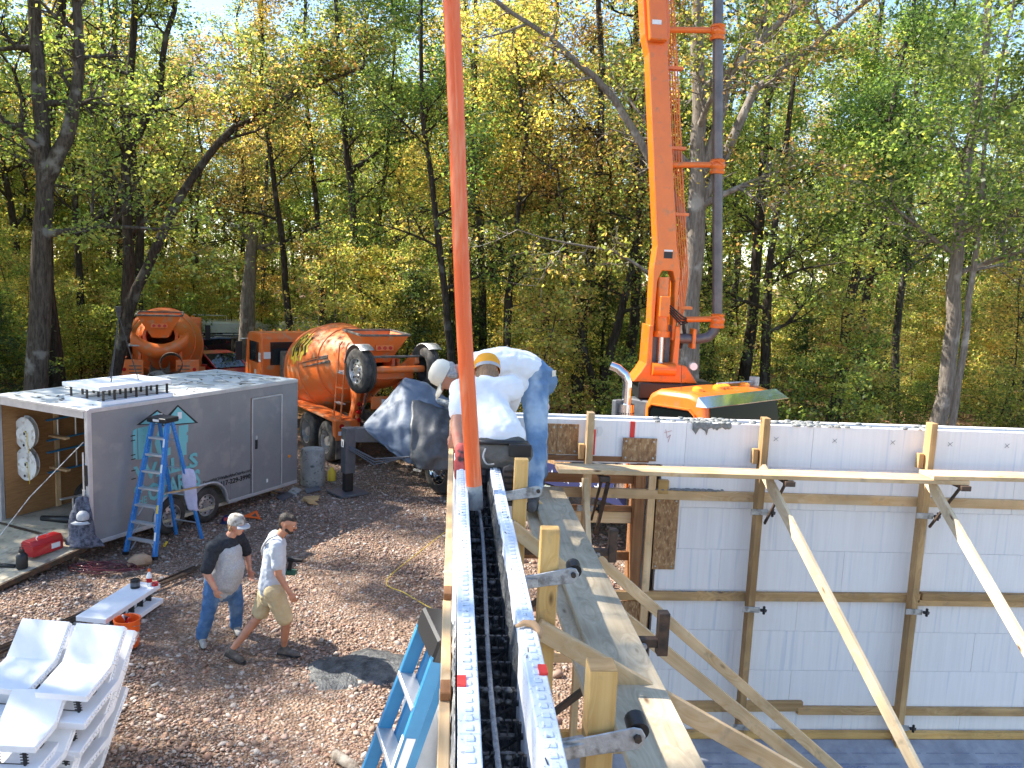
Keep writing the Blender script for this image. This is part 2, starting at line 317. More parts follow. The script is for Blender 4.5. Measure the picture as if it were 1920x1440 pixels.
# ------------------------------------------------------------ ground: one sheet, gravel pad merging into leaf litter
def ground_material():
    m = bpy.data.materials.new('ground'); m.use_nodes = True; t = m.node_tree; n = t.nodes; L = t.links.new
    b = n['Principled BSDF']; b.inputs['Roughness'].default_value = .95; b.inputs['Specular IOR Level'].default_value = .15
    tc = n.new('ShaderNodeTexCoord')
    def noise(s, d=5): 
        x = n.new('ShaderNodeTexNoise'); x.inputs['Scale'].default_value = s; x.inputs['Detail'].default_value = d; L(tc.outputs['Object'], x.inputs['Vector']); return x.outputs[0]
    def ramp(src, *st):
        r = n.new('ShaderNodeValToRGB'); e = r.color_ramp.elements
        while len(e) < len(st): e.new(.5)
        for i, (p, c) in enumerate(st): e[i].position = p; e[i].color = (*c, 1)
        L(src, r.inputs[0]); return r.outputs[0]
    vo = n.new('ShaderNodeTexVoronoi'); vo.inputs['Scale'].default_value = 26; L(tc.outputs['Object'], vo.inputs['Vector'])
    sep = n.new('ShaderNodeSeparateColor'); L(vo.outputs['Color'], sep.inputs[0])
    grav = ramp(sep.outputs[0], (.0, (.13,.085,.06)), (.4, (.26,.17,.125)), (.75, (.36,.26,.20)), (1, (.45,.40,.35)))
    dirt = ramp(noise(1.1), (.35, (.15,.095,.06)), (.7, (.28,.19,.125)))
    mg = n.new('ShaderNodeMixRGB'); mg.inputs[0].default_value = .45; L(grav, mg.inputs[1]); L(dirt, mg.inputs[2])
    lit = ramp(noise(9, 7), (.3, (.10,.055,.03)), (.5, (.24,.14,.075)), (.7, (.40,.26,.15)))
    sx = n.new('ShaderNodeSeparateXYZ'); L(tc.outputs['Object'], sx.inputs[0])
    nz = noise(.35, 4)
    # pad edge: distance back from the site, wobbling
    m1 = n.new('ShaderNodeMath'); m1.operation = 'MULTIPLY_ADD'; m1.inputs[1].default_value = .75; L(sx.outputs[0], m1.inputs[0]); L(sx.outputs[1], m1.inputs[2])
    m2 = n.new('ShaderNodeMath'); m2.operation = 'MULTIPLY_ADD'; m2.inputs[1].default_value = 7; L(nz, m2.inputs[0]); L(m1.outputs[0], m2.inputs[2])
    mr = n.new('ShaderNodeMapRange'); mr.inputs[1].default_value = 25.5; mr.inputs[2].default_value = 28; L(m2.outputs[0], mr.inputs[0])
    mx = n.new('ShaderNodeMixRGB'); L(mr.outputs[0], mx.inputs[0]); L(mg.outputs[0], mx.inputs[1]); L(lit, mx.inputs[2])
    L(mx.outputs[0], b.inputs['Base Color'])
    bp = n.new('ShaderNodeBump'); bp.inputs['Strength'].default_value = .9; bp.inputs['Distance'].default_value = .05
    ah = n.new('ShaderNodeMath'); ah.operation = 'ADD'; L(vo.outputs['Distance'], ah.inputs[0]); L(noise(16, 6), ah.inputs[1]); L(ah.outputs[0], bp.inputs['Height']); L(bp.outputs[0], b.inputs['Normal'])
    MATS['ground'] = m
ground_material()
gx = np.concatenate([np.linspace(-400,-30,8), np.linspace(-28,30,59), np.linspace(32,400,8)]); gy = np.concatenate([np.linspace(-60,-6,5), np.linspace(-4,60,65), np.linspace(64,800,8)])
def ground_z(x, y):
    z = .05*np.sin(x*.9+1.3)*np.sin(y*.7) + .03*np.sin(x*2.1+y*1.7)
    inner = np.clip((y-20)/10, 0, 1)
    return np.where((x > -.3) & (x < 9) & (y < 9), 0*x-.02, z*(.35+inner*2.5)) - .02 - .020*np.clip(y-19, 0, 60)
XX, YY = np.meshgrid(gx, gy); ZZ = ground_z(XX, YY)
gv = np.stack([XX.ravel(), YY.ravel(), ZZ.ravel()], 1); nx = len(gx)
gf = np.array([(j*nx+i, j*nx+i+1, (j+1)*nx+i+1, (j+1)*nx+i) for j in range(len(gy)-1) for i in range(nx-1)])
tag(mobj('ground', np_mesh('ground', gv, gf, 'ground', smooth=True)), kind='structure', label='reddish gravel and leaf covered ground of the building site')

# loose stones lying on the gravel pad
def stones(name, n, xr, yr, s0, s1, label, seed, keep=None, octa=False):
    g = np.random.default_rng(seed)
    ph = (1+5**.5)/2; nvt = 6 if octa else 12
    ico = np.array([(-1,ph,0),(1,ph,0),(-1,-ph,0),(1,-ph,0),(0,-1,ph),(0,1,ph),(0,-1,-ph),(0,1,-ph),(ph,0,-1),(ph,0,1),(-ph,0,-1),(-ph,0,1)])/1.9
    tri = np.array([(0,11,5),(0,5,1),(0,1,7),(0,7,10),(0,10,11),(1,5,9),(5,11,4),(11,10,2),(10,7,6),(7,1,8),(3,9,4),(3,4,2),(3,2,6),(3,6,8),(3,8,9),(4,9,5),(2,4,11),(6,2,10),(8,6,7),(9,8,1)])
    if octa: ico = np.array([(1,0,0),(-1,0,0),(0,1,0),(0,-1,0),(0,0,1),(0,0,-1)])*1.0; tri = np.array([(0,2,4),(2,1,4),(1,3,4),(3,0,4),(2,0,5),(1,2,5),(3,1,5),(0,3,5)])
    x = g.uniform(*xr, n); y = yr[0] + (yr[1]-yr[0])*g.uniform(0, 1, n)**1.35
    k = np.ones(n, bool) if keep is None else keep(x, y); x, y = x[k], y[k]; n = len(x)
    s = s0*(s1/s0)**(g.uniform(0, 1, n)**2.4)
    v = (ico[None]+g.normal(0,.16,(n,nvt,3)))*g.uniform(.7, 1.3, (n, nvt, 1))*np.stack([s*g.uniform(.8,1.5,n), s*g.uniform(.8,1.3,n), s*g.uniform(.45,.8,n)], 1)[:, None]
    a = g.uniform(0, 6.28, n); ca, sa = np.cos(a)[:, None], np.sin(a)[:, None]
    X = v[...,0]*ca - v[...,1]*sa; Y = v[...,0]*sa + v[...,1]*ca
    tilt = g.normal(0, .25, (n,1)); Z = v[...,2] + X*tilt
    z0 = ground_z(x, y) + s*g.uniform(.05,.35,n)
    V = np.stack([X + x[:,None], Y + y[:,None], Z + z0[:,None]], 2).reshape(-1, 3)
    Fc = (tri[None] + (np.arange(n)*nvt)[:, None, None]).reshape(-1, 3)
    pal = np.array([(.40,.27,.205),(.47,.33,.26),(.37,.22,.16),(.50,.40,.33),(.53,.46,.40),(.29,.20,.15),(.45,.28,.19)])
    c = pal[g.integers(0, len(pal), n)]*g.uniform(.6, 1.05, (n,1)); col = np.ones((n,nvt,4)); col[...,:3] = c[:,None]
    tag(mobj(name, np_mesh(name, V, Fc, 'stone', col.reshape(-1,4))), kind='stuff', label=label)
stones('gravel', 16000, (-8.5, .0), (6.6, 21), .013, .042, 'loose pinkish gravel stones spread over the site', 3, lambda x, y: (x > -3.4-.42*(y-6.6)-2.2) )
stones('fine_gravel', 120000, (-8.5, .0), (6.4, 20), .007, .024, 'fine pink and tan gravel covering the ground', 13, lambda x, y: (x > -5.6-.42*(y-6.6)), octa=True)
stones('rubble', 3500, (.4, 5), (4, 16), .02, .08, 'loose stones inside and behind the white wall', 4)
# fallen leaves
def litter(name, n, xr, yr, label, seed, pal, size=.06):
    g = np.random.default_rng(seed); x = g.uniform(*xr, n); y = g.uniform(*yr, n)
    k = (y > 19 - .55*x) if name == 'leaf_litter' else np.ones(n, bool); x, y = x[k], y[k]; n = len(x)
    q = np.array([(-1,0,0),(0,-.55,.12),(1,0,.1),(0,.55,.12)])[None]*(size*g.uniform(.6,1.3,n))[:,None,None]
    a = g.uniform(0,6.28,n)[:,None]; X = q[...,0]*np.cos(a)-q[...,1]*np.sin(a)+x[:,None]; Y = q[...,0]*np.sin(a)+q[...,1]*np.cos(a)+y[:,None]; Z = q[...,2]+(ground_z(x,y)+.02+g.uniform(0,.04,n))[:,None]+q[...,0]*g.normal(0,.4,(n,1))
    c = np.array(pal)[g.integers(0,len(pal),n)]*g.uniform(.6,1.2,(n,1)); col = np.ones((n,4,4)); col[...,:3] = c[:,None]
    tag(mobj(name, np_mesh(name, np.stack([X,Y,Z],2).reshape(-1,3), (np.arange(n)*4)[:,None]+np.arange(4)[None], 'stone', col.reshape(-1,4))), kind='stuff', label=label)
BRN = [(.30,.17,.09),(.40,.25,.13),(.22,.12,.06),(.48,.32,.17),(.38,.19,.07)]
litter('leaf_litter', 30000, (-26, 32), (14, 48), 'brown fallen leaves on the forest floor', 5, BRN, .075)
litter('scattered_leaves', 900, (-7, .0), (7, 20), 'dry leaves scattered over the gravel', 6, [(.22,.13,.08),(.30,.19,.11),(.18,.10,.06)], .034)

# ------------------------------------------------------------ forest
GREEN = [(.060,.105,.015),(.085,.14,.019),(.12,.18,.025),(.165,.225,.03)]
PAL = {
 'green':  (GREEN + [(.22,.27,.035)], .9),
 'lime':   ([(.135,.195,.022),(.20,.26,.03),(.28,.315,.036),(.10,.155,.02),(.37,.345,.045)], 1),
 'yellow': ([(.50,.37,.04),(.57,.40,.045),(.32,.30,.034),(.42,.26,.034),(.17,.20,.025)], 1),
 'rust':   ([(.38,.20,.035),(.28,.13,.027),(.46,.29,.05),(.21,.165,.03),(.14,.15,.023)], 1),
 'mixed':  (GREEN + [(.43,.34,.04),(.28,.29,.034),(.35,.20,.034)], 1),
 'sap': ([(.19,.25,.04),(.26,.31,.05),(.35,.36,.06),(.13,.19,.03),(.45,.37,.06),(.33,.20,.04)], 1),  # brightened leaf tones paint sunlight onto the understorey saplings
 'cedar':  ([(.04,.075,.02),(.055,.10,.026),(.078,.125,.032)], 1),
}
def leaves(tips, per, sig, size, pal, g, flat=.6):
    tips = np.array(tips, float); n = len(tips)*per
    c = np.repeat(tips, per, 0) + g.normal(0, 1, (n,3))*np.array([sig, sig, sig*flat])
    s = size*g.uniform(.55, 1.35, n)[:,None]
    d = g.normal(0, 1, (n,3)); d[:,2] = d[:,2]*.6-.35; d /= np.linalg.norm(d, axis=1)[:,None]
    e = g.normal(0, 1, (n,3)); e[:,2] *= .5; e -= d*(e*d).sum(1)[:,None]; e /= np.linalg.norm(e, axis=1)[:,None]
    nn = np.cross(d, e)
    V = np.stack([c - d*s*.5, c + e*s*.34 + nn*s*.08 - d*s*.05, c + d*s*.55, c - e*s*.34 + nn*s*.08 - d*s*.05], 1).reshape(-1, 3)
    cols, _ = PAL[pal]; cl = np.array(cols)
    # clumps share a hue, leaves vary
    ci = np.repeat(g.integers(0, len(cl), len(tips)), per); alt = g.integers(0, len(cl), n); ci = np.where(g.uniform(0,1,n) < .5, alt, ci)
    cc = cl[ci]*.96*g.uniform(.7, 1.25, (n,1)); col = np.ones((n,4,4)); col[...,:3] = cc[:,None]
    return V, (np.arange(n)*4)[:,None] + np.arange(4)[None], col.reshape(-1, 4)
def wob(p, q, k, amp, R):
    p, q = Vector(p), Vector(q); d = q-p; out = [p]
    a = d.orthogonal().normalized(); b = d.normalized().cross(a); px = py = 0
    for i in range(1, k+1):
        px += R.gauss(0, amp); py += R.gauss(0, amp); t = i/k; out.append(p + d*t + (a*px + b*py)*d.length*.5)
    return out
def limb(mb, p, d, L, r, depth, tips, R, up=.25):
    d = Vector(d).normalized(); k = 5 if depth else 3
    pts = [Vector(p)]; dd = d.copy()
    for i in range(k):
        dd = (dd + Vector((R.gauss(0,.17), R.gauss(0,.17), R.gauss(0,.10) + up*.12))).normalized(); pts.append(pts[-1] + dd*L/k)
    mb.tube(pts, [r*(1-.8*i/k) for i in range(k+1)], 6 if r > .05 else (5 if r > .02 else 3), False)
    if depth == 0:
        tips += pts[1:]; return
    tips += pts[-2:]
    for i in range(1 if depth > 1 else 1, k+1):
        for s in range(2 if depth == 1 else R.choice((1,2))):
            ax = (pts[i]-pts[i-1]).normalized(); side = ax.orthogonal().normalized(); side.rotate(Quaternion(ax, R.uniform(0, 6.28)))
            nd = ax*R.uniform(.35,.8) + side*R.uniform(.6,1.0) + Vector((0,0,up*.5))
            limb(mb, pts[i], nd, L*R.uniform(.34,.55), r*(1-.8*i/k)*.6+.004, depth-1, tips, R, up)
def make_tree(path, r0, crown0, pal, seed, nl=9, ll=3.4, per=46, leaf=.105, sig=.28, bark='bark', forks=(), droop=.2, maxtips=260, rtop=.25):
    """path: list of trunk points; crown0: fraction of height where limbs start"""
    R = random.Random(seed); g = np.random.default_rng(seed); mb = MB(); tips = []
    pts = []
    for a, b in zip(path[:-1], path[1:]): pts += wob(a, b, 4, .018, R)[:-1]
    pts.append(Vector(path[-1])); k = len(pts)-1
    rr = [r0*(1-(1-rtop)*(i/k)**.9) for i in range(k+1)]; rr[0] *= 1.28
    mb.tube(pts, rr, 10, False)
    for fk in forks:
        fp, fr = fk[:2]; q = []
        for a, b in zip(fp[:-1], fp[1:]): q += wob(a, b, 4, .03, R)[:-1]
        q.append(Vector(fp[-1])); mb.tube(q, [fr*(1-.8*i/(len(q)-1)) for i in range(len(q))], 7, False)
        for i in range(len(q)//3, len(q)):
            ax = (q[i]-q[i-1]).normalized(); side = ax.orthogonal().normalized(); side.rotate(Quaternion(ax, R.uniform(0,6.28)))
            limb(mb, q[i], ax*.5+side, R.uniform(.8,1.8), fr*.3, 1, tips, R)
    H = pts[-1].z - pts[0].z
    for i in range(nl):
        t = crown0 + (1-crown0)*(i+.3*R.random())/nl; j = min(k-1, int(t*k)); p = pts[j].lerp(pts[j+1], t*k-j)
        a = i*2.4 + R.uniform(-.5,.5); s = 1 - .55*((t-crown0)/(1-crown0+1e-6))
        limb(mb, p, (math.cos(a), math.sin(a), R.uniform(.15,.75)), ll*s*R.uniform(.75,1.2), rr[j]*.48, 2, tips, R, droop)
    limb(mb, pts[-1], (0,0,1), ll*.5, rr[-1], 2, tips, R)
    if len(tips) > maxtips: tips = R.sample(tips, maxtips)
    tm = bpy.data.meshes.new('trunk'); tm.from_pydata(mb.v, [], mb.f); tm.materials.append(MATS[bark]); tm.polygons.foreach_set('use_smooth', [True]*len(tm.polygons))
    V, F_, cl = leaves(tips, per, sig, leaf, pal, g)
    return tm, np_mesh('crown', V, F_, 'leaf', cl)
def plant_tree(ms, loc, label, group=None, rz=0, s=1, name='oak_tree', cat='tree'):
    t = thing(name, label, cat, loc, rz, group); t.scale = (s,s,s)
    mobj('trunk', ms[0], t); mobj('crown', ms[1], t); return t
def gz(x, y): return float(ground_z(np.array(x, float), np.array(y, float))) - .1

# trees that can be told apart: trunk paths in metres, relative to the foot
def hero(label, x, y, path, r, pal, seed, **k):
    plant_tree(make_tree([Vector(p) for p in path], r, k.pop('crown0', .45), pal, seed, **k), (x, y, gz(x,y)), label)
hero('forked lichen spotted trunk at far left behind the open trailer', -10.3, 21, [(0,0,0),(.05,0,1.6),(.25,0,4.5),(.42,0,6.6),(.25,.2,9.4),(.1,.3,13.5),(.0,.5,17)], .33, 'lime', 1, forks=[([(.42,0,6.6),(1.1,-.1,8.0),(1.3,0,9.5),(1.4,.1,12),(1.6,.2,15)], .2)], crown0=.4, nl=9, maxtips=300)
hero('dark tree leaning far to the right above the rear mixer truck', -9.95, 24, [(0,0,0),(.4,0,1.5),(1.05,0,4.0),(2.15,0,6.4),(3.7,0,8.5),(5.4,0,9.6),(7.2,.3,10.4)], .2, 'mixed', 2, crown0=.62, nl=8, ll=2.4, maxtips=170, bark='bark_dark')
hero('tall straight tree forking high above the trailer ramp', -10.4, 27, [(0,0,0),(.0,0,2.1),(.15,0,6),(.22,0,9.3),(.5,0,13.5),(.8,.3,18)], .24, 'lime', 3, forks=[([(.2,0,8.3),(1.2,0,10.2),(1.7,0,13.3),(2.2,.2,16)], .14)], crown0=.38, bark='bark_dark')
hero('slim dark trunk curving left between camper and mixer drum', -6.2, 33, [(0,0,0),(-.1,0,1.7),(-.4,0,4.6),(-.8,0,8),(-1.35,0,12.1),(-1.5,.2,17)], .19, 'yellow', 4, crown0=.48, bark='bark_dark')
hero('slim straight trunk right behind the orange mixer drum', -5.4, 34, [(0,0,0),(-.05,0,5.1),(-.4,0,9.1),(-.7,0,13),(-.8,0,17)], .16, 'mixed', 5, crown0=.45, bark='bark_dark')
hero('tree with a bare arching side limb above the mixer chute', -3.0, 30, [(0,0,0),(0,0,2.5),(-.5,0,5.7),(-.9,0,8.8),(-1.3,0,12),(-1.6,.2,17)], .2, 'green', 6, forks=[([(-.85,0,8.4),(.4,0,9.4),(1.7,0,9.8),(2.6,.2,10.6)], .1)], crown0=.5, bark='bark_dark')
hero('dark slanting tree just left of the orange hose', .1, 26, [(0,0,0),(-.05,0,1.5),(-.35,0,4.0),(-.85,0,7.3),(-1.3,0,10.4),(-1.5,.2,16)], .17, 'green', 7, crown0=.42, bark='bark_dark')
hero('thick broken pale trunk standing behind the white camper', -8.8, 36, [(0,0,0),(0,0,2),(.1,0,4.5),(.25,.1,6.4)], .42, 'lime', 8, crown0=.9, nl=2, ll=1.2, bark='bark_pale', maxtips=20, rtop=.5)
hero('dark trunk standing right of the bent over workers', 4.2, 27, [(0,0,0),(0,0,3.3),(.2,0,5.9),(.3,0,8),(.2,0,11.7),(-.1,.2,17)], .26, 'rust', 9, crown0=.42, bark='bark_dark')
hero('low double trunk tree left of the orange boom', 4.55, 25, [(0,0,0),(.1,0,1.2),(.45,0,3.4),(.75,0,5),(.9,0,8),(1,0,12)], .2, 'mixed', 10, forks=[([(.05,0,.9),(-.6,0,3),(-1.2,.1,5.5),(-1.6,.2,8)], .13)], crown0=.45, bark='bark_dark')
hero('big grey oak directly behind the orange boom', 6.1, 21, [(0,0,0),(0,0,2.4),(-.1,0,4.5),(-.05,0,6.5),(-.15,0,9.1),(-.45,.1,12.4),(-.6,.4,17)], .38, 'mixed', 11,
     forks=[([(-.1,0,7.2),(.4,-.2,10),(1.3,-.3,11),(2.6,-.2,12.1),(4,0,13.5)], .14),([(-.1,0,6.4),(1.3,.3,9.8),(3.1,.5,11.3),(4.6,.6,12.6)], .15),([(-.1,0,6.1),(-2.3,.3,9.4),(-4.5,.5,11.1),(-6,.6,12.2)], .13),([(0,0,4.4),(-2.2,-.2,5.6),(-4.6,-.3,6.0)],.06)], crown0=.5, nl=8, maxtips=330, bark='bark_pale')
hero('slender trunk right of the pump truck boom pipe', 9.3, 24, [(0,0,0),(.05,0,1.8),(-.05,0,4),(-.1,0,5.6),(.1,0,9),(.3,0,14)], .2, 'lime', 12, crown0=.35, bark='bark_dark')
hero('dark trunk leaning right behind the long white wall', 12.55, 26, [(0,0,0),(.05,0,1.3),(.2,0,4.6),(.6,0,8.3),(.9,0,9.6),(1.4,.2,14)], .22, 'green', 13, crown0=.42, bark='bark_dark')
hero('crooked dark tree beside the leaning dark trunk', 13.7, 26.5, [(0,0,0),(-.05,0,1.7),(-.15,0,5.1),(.25,0,7.8),(.5,0,9.2),(1.4,.2,10.5),(1.9,.3,14)], .17, 'green', 14, crown0=.4, bark='bark_dark')
hero('pale barked trunk near the right edge of the wood', 12.4, 20, [(0,0,0),(0,0,1.5),(0,0,5.1),(-.05,0,6.7),(.05,0,9.3),(-.1,.2,15)], .25, 'green', 15, crown0=.42, bark='bark_pale', maxtips=300)
hero('thin pale pole of a tree slanting at the far right', 12.1, 19, [(0,0,0),(.05,0,1.5),(.15,0,4.1),(.17,0,6.6),(.13,0,9),(.35,0,12)], .11, 'lime', 16, crown0=.5, bark='bark_pale', ll=2.4, maxtips=160)
hero('tall dark tree behind the worker in the yellow cap', 1.1, 30, [(0,0,0),(0,0,2),(-.3,0,6.8),(-.65,0,11.4),(-.8,0,18)], .2, 'yellow', 17, crown0=.4, bark='bark_dark')
hero('tall dark tree between the hose and the boom', 3.45, 30, [(0,0,0),(0,0,2.3),(-.2,0,6.9),(-.25,0,10.6),(-.3,0,17)], .2, 'rust', 18, crown0=.4, bark='bark_dark')
# kinds for the copies
protos = {}
for i, (nm, pal, h, r, c0, seed, bark) in enumerate([('tall_green','green',19,.19,.36,101,'bark_dark'),('tall_lime','lime',17,.15,.30,102,'bark'),('tall_yellow','yellow',16,.15,.32,103,'bark_dark'),
        ('tall_rust','rust',18,.17,.38,104,'bark'),('tall_mixed','mixed',20,.22,.34,105,'bark_dark'),('slim_green','lime',14,.09,.25,106,'bark_dark'),('slim_mixed','mixed',13,.08,.3,107,'bark')]):
    R = random.Random(seed); path = [(0,0,0),(R.uniform(-.3,.3),R.uniform(-.3,.3),h*.33),(R.uniform(-.6,.6),R.uniform(-.6,.6),h*.66),(R.uniform(-.8,.8),R.uniform(-.8,.8),h*.93)]
    protos[nm] = make_tree([Vector(p) for p in path], r, c0, pal, seed, nl=11 if r > .1 else 9, ll=3.9 if r > .1 else 2.4, per=46 if r > .1 else 38, leaf=.118, sig=.30, bark=bark, maxtips=250)
protos['high_crown'] = make_tree([Vector(p) for p in ((0,0,0),(.2,.1,7),(.1,.3,14),(.3,.2,20))], .24, .62, 'mixed', 109, nl=10, ll=3.6, per=30, leaf=.118, sig=.30, bark='bark', maxtips=210)
def sapling(pal, h, seed):
    R = random.Random(seed); g = np.random.default_rng(seed); mb = MB(); tips = []
    pts = wob((0,0,0), (R.uniform(-.5,.5), R.uniform(-.5,.5), h), 6, .03, R); mb.tube(pts, [.035*(1-.8*i/6) for i in range(7)], 5, False)
    for i in range(16):
        t = .15+.85*i/16; j = min(5, int(t*6)); p = pts[j].lerp(pts[j+1], t*6-j); a = i*2.4
        limb(mb, p, (math.cos(a), math.sin(a), .15), R.uniform(.7,1.5)*(1.15-.5*t), .012, 1, tips, R, .02)
    if len(tips) > 200: tips = R.sample(tips, 200)
    tm = bpy.data.meshes.new('trunk'); tm.from_pydata(mb.v, [], mb.f); tm.materials.append(MATS['bark_dark'])
    V, F_, cl = leaves(tips, 22, .17, .085, pal, g, .35); return tm, np_mesh('crown', V, F_, 'leaf', cl)
saps = [sapling(p, h, 200+i) for i, (p, h) in enumerate([('sap',4.5),('sap',3.6),('yellow',5.2),('sap',6.5),('lime',2.6),('sap',5.5)])]
def cedar(seed, h):
    R = random.Random(seed); g = np.random.default_rng(seed); mb = MB(); tips = []
    mb.tube([(0,0,0),(.05,0,h*.5),(0,0,h)], [.07,.045,.01], 6, False)
    for i in range(40):
        z = h*(.12+.85*i/40); a = i*2.4; L = (1-z/h)*h*.3+.15
        limb(mb, (0,0,z), (math.cos(a), math.sin(a), .1), L, .012, 1, tips, R, .05)
    if len(tips) > 300: tips = R.sample(tips, 300)
    tm = bpy.data.meshes.new('trunk'); tm.from_pydata(mb.v, [], mb.f); tm.materials.append(MATS['bark_dark'])
    V, F_, cl = leaves(tips, 24, .15, .07, 'cedar', g, .4); return tm, np_mesh('crown', V, F_, 'leaf', cl)
ced = [cedar(301, 4.5), cedar(302, 3.2)]
LBL = {'tall_green':'tall dark trunked tree with deep green crown in the woods behind','tall_lime':'tall tree with lime green crown in the woods behind','tall_yellow':'tall tree turning golden yellow in the woods behind',
 'tall_rust':'tall tree with rust brown autumn leaves in the woods behind','tall_mixed':'tall heavy tree with green and yellow crown in the woods behind','slim_green':'slim young tree with light green leaves in the woods behind','slim_mixed':'slim young tree with green and orange leaves in the woods behind'}
LBL['high_crown'] = 'tall tree with a high green and yellow crown in the woods behind'
FR = random.Random(77); spots = []
def ok(x, y, d): return all((x-a)**2+(y-b)**2 > d*d for a, b in spots)
def front(x):      # where the wood begins, seen from the site
    if x < -13: return 25
    if x < -4: return 43
    if x < 1: return 28
    return 22.5
kinds = ['tall_green','tall_lime','tall_yellow','tall_rust','tall_mixed','slim_green','slim_mixed']; wts = [5,6,3,3,5,6,5]
cnt = 0; tries = 0
while cnt < 125 and tries < 6000:
    tries += 1; y = FR.uniform(24, 62); x = FR.uniform(-.78*y-6, .72*y+6)
    if y < front(x) + FR.uniform(0,4) or not ok(x, y, 1.9): continue
    if x > 2 and y < 36 and FR.random() < .55: continue
    kd = FR.choices(kinds, wts)[0]
    if x < -9: kd = FR.choices(kinds, [6,6,3,3,6,6,5])[0]
    if x > 4: kd = FR.choices(kinds, [6,6,2,4,5,7,5])[0]
    spots.append((x,y)); cnt += 1
    plant_tree(protos[kd], (x,y,gz(x,y)), LBL[kd], 'trees of the wood: '+kd.replace('_',' '), FR.uniform(0,6.28), FR.uniform(.82,1.22), 'forest_tree')
# backdrop row, far left
cnt = 0
while cnt < 34:
    y = FR.uniform(44,62); x = FR.uniform(-.72*y,-.02*y)
    if not ok(x,y,1.3): continue
    kd = FR.choices(kinds,[6,6,2,3,6,3,3])[0]; spots.append((x,y)); cnt += 1
    plant_tree(protos[kd],(x,y,gz(x,y)),LBL[kd],'trees of the wood: '+kd.replace('_',' '),FR.uniform(0,6.28),FR.uniform(.7,.95),'forest_tree')
SL = ['leafy lime green sapling under the trees','low green sapling under the trees','yellow leaved sapling under the trees','tall lime green sapling under the trees','low bushy light green sapling under the trees','medium tall pale green sapling under the trees']
cnt = 0
while cnt < 290:
    y = FR.uniform(22, 54); x = FR.uniform(-.75*y-3, .7*y+3) if cnt < 200 else FR.uniform(-.72*y,-.12*y)
    if y < front(x)-1.5 or not ok(x, y, .9): continue
    i = FR.randrange(6); spots.append((x,y)); cnt += 1
    plant_tree(saps[i], (x,y,gz(x,y)), SL[i], 'understorey saplings '+str('abcdef'[i]), FR.uniform(0,6.28), FR.uniform(.75,1.35), 'sapling', 'sapling')
for i, (x, y, s) in enumerate([(-1.3,27.5,1.15),(.4,29,1.3),(-2.6,30,1.1),(-4.8,33,1.0),(-13.5,25,.9),(8,27,1.1),(11,25,.9),(14.5,28,1.2),(5.5,30,1.2),(-15.5,28,1.3)]):
    plant_tree(ced[i % 2], (x,y,gz(x,y)), ('tall' if i % 2 == 0 else 'short')+' dark evergreen cedar among the understorey', 'cedars '+('tall' if i % 2 == 0 else 'short'), i*1.3, s, 'cedar_tree')
# trees standing left of the frame, whose crowns throw the dappled shade over the site
for i, (x, y, kd, s_) in enumerate([(-15.5,17.5,'tall_lime',.95),(-19,14.8,'slim_mixed',1.3),(-18.5,21,'tall_yellow',1.05),(-14.2,21,'slim_green',1.1),(-23,20,'tall_green',.95),(-16.5,10.6,'slim_mixed',1.15),(-11.6,6.6,'high_crown',1.02),(-13.2,10.2,'high_crown',.95),(-21,25,'tall_mixed',1.0)]):
    spots.append((x,y)); plant_tree(protos[kd], (x,y,gz(x,y)), LBL[kd].replace('in the woods behind','left of the open trailer'), 'trees left of the trailer: '+kd.replace('_',' '), i*1.1, s_, 'forest_tree')
# far wood that reads as one mass
g = np.random.default_rng(9); tp = np.stack([g.uniform(-70,60,5200), g.uniform(56,78,5200), -2.5+17*g.uniform(0,1,5200)**1.25],1)
V, F_, cl = leaves(tp, 14, 1.2, .55, 'mixed', g); tag(mobj('distant_wood', np_mesh('distant_wood', V, F_, 'leaf', cl)), kind='stuff', label='far mass of autumn woodland behind the trees')
# ------------------------------------------------------------ foam form wall in the middle, seen along its open top
T = 3.48; CO = .406
fw = thing('foam_form_wall', 'open topped white foam wall form running away from the camera, with black ties inside', 'wall', (.2, 4, 0))
def rel(o, *p): return tuple(Vector(p) - o.location)
def foam_block(name, parent, x0, x1, y0, y1, z0, z1, mat='foam', knobs=None, bevel=.004):
    mb = MB().box(x0, x1, y0, y1, z0, z1)
    if knobs == 'y':
        n = int((y1-y0)/.052)
        for i in range(n):
            y = y0 + (i+.5)*(y1-y0)/n; xm = (x0+x1)/2 + random.uniform(-.002,.002)
            mb.box(xm-.014, xm+.014, y-.014, y+.014, z1-.001, z1+.007)
    o = mb.build(name, mat, parent, bevel=bevel); return o
ox, oy = .2, 4
R3 = random.Random(5)
for side, (xa, xb) in enumerate(((.05,.118), (.282,.35))):
    for j in range(9):
        y = 1.0 - (.61 if j % 2 else 0) - .35*side
        while y < 7.7:
            y0, y1 = max(y, .9), min(y+1.22, 7.73 if side == 0 else 7.449)
            if y1-y0 > .05:
                dx = R3.uniform(-.003, .003)
                foam_block('foam_block', fw, xa-ox+dx, xb-ox+dx, y0-oy+.001, y1-oy-.001, T-CO*(j+1) if j < 8 else 0, T-CO*j-.001, 'foam_top' if j == 0 else 'foam_wall', 'y' if j == 0 else None)
            y += 1.22
# concrete already poured: low near us, rough, higher toward the hose
ys = np.linspace(.9, 7.4, 130); xs = np.linspace(.119, .281, 9); V = []; Fq = []
for i, y in enumerate(ys):
    for k, x in enumerate(xs):
        base = 2.86 + .05*math.sin(y*2.3) + (.38 if y > 5.0 else max(0, (y-4.4)/.6)*.38)
        V.append((x-ox, y-oy, base + RNG.normal(0,.018) + .03*math.sin(x*60+y*9)))
        if i and k: a = i*9+k; Fq.append((a-10, a-9, a, a-1))
mb = MB(); mb.v = V; mb.f = Fq; mb.build('concrete_fill', 'conc_wet', fw, smooth=2)
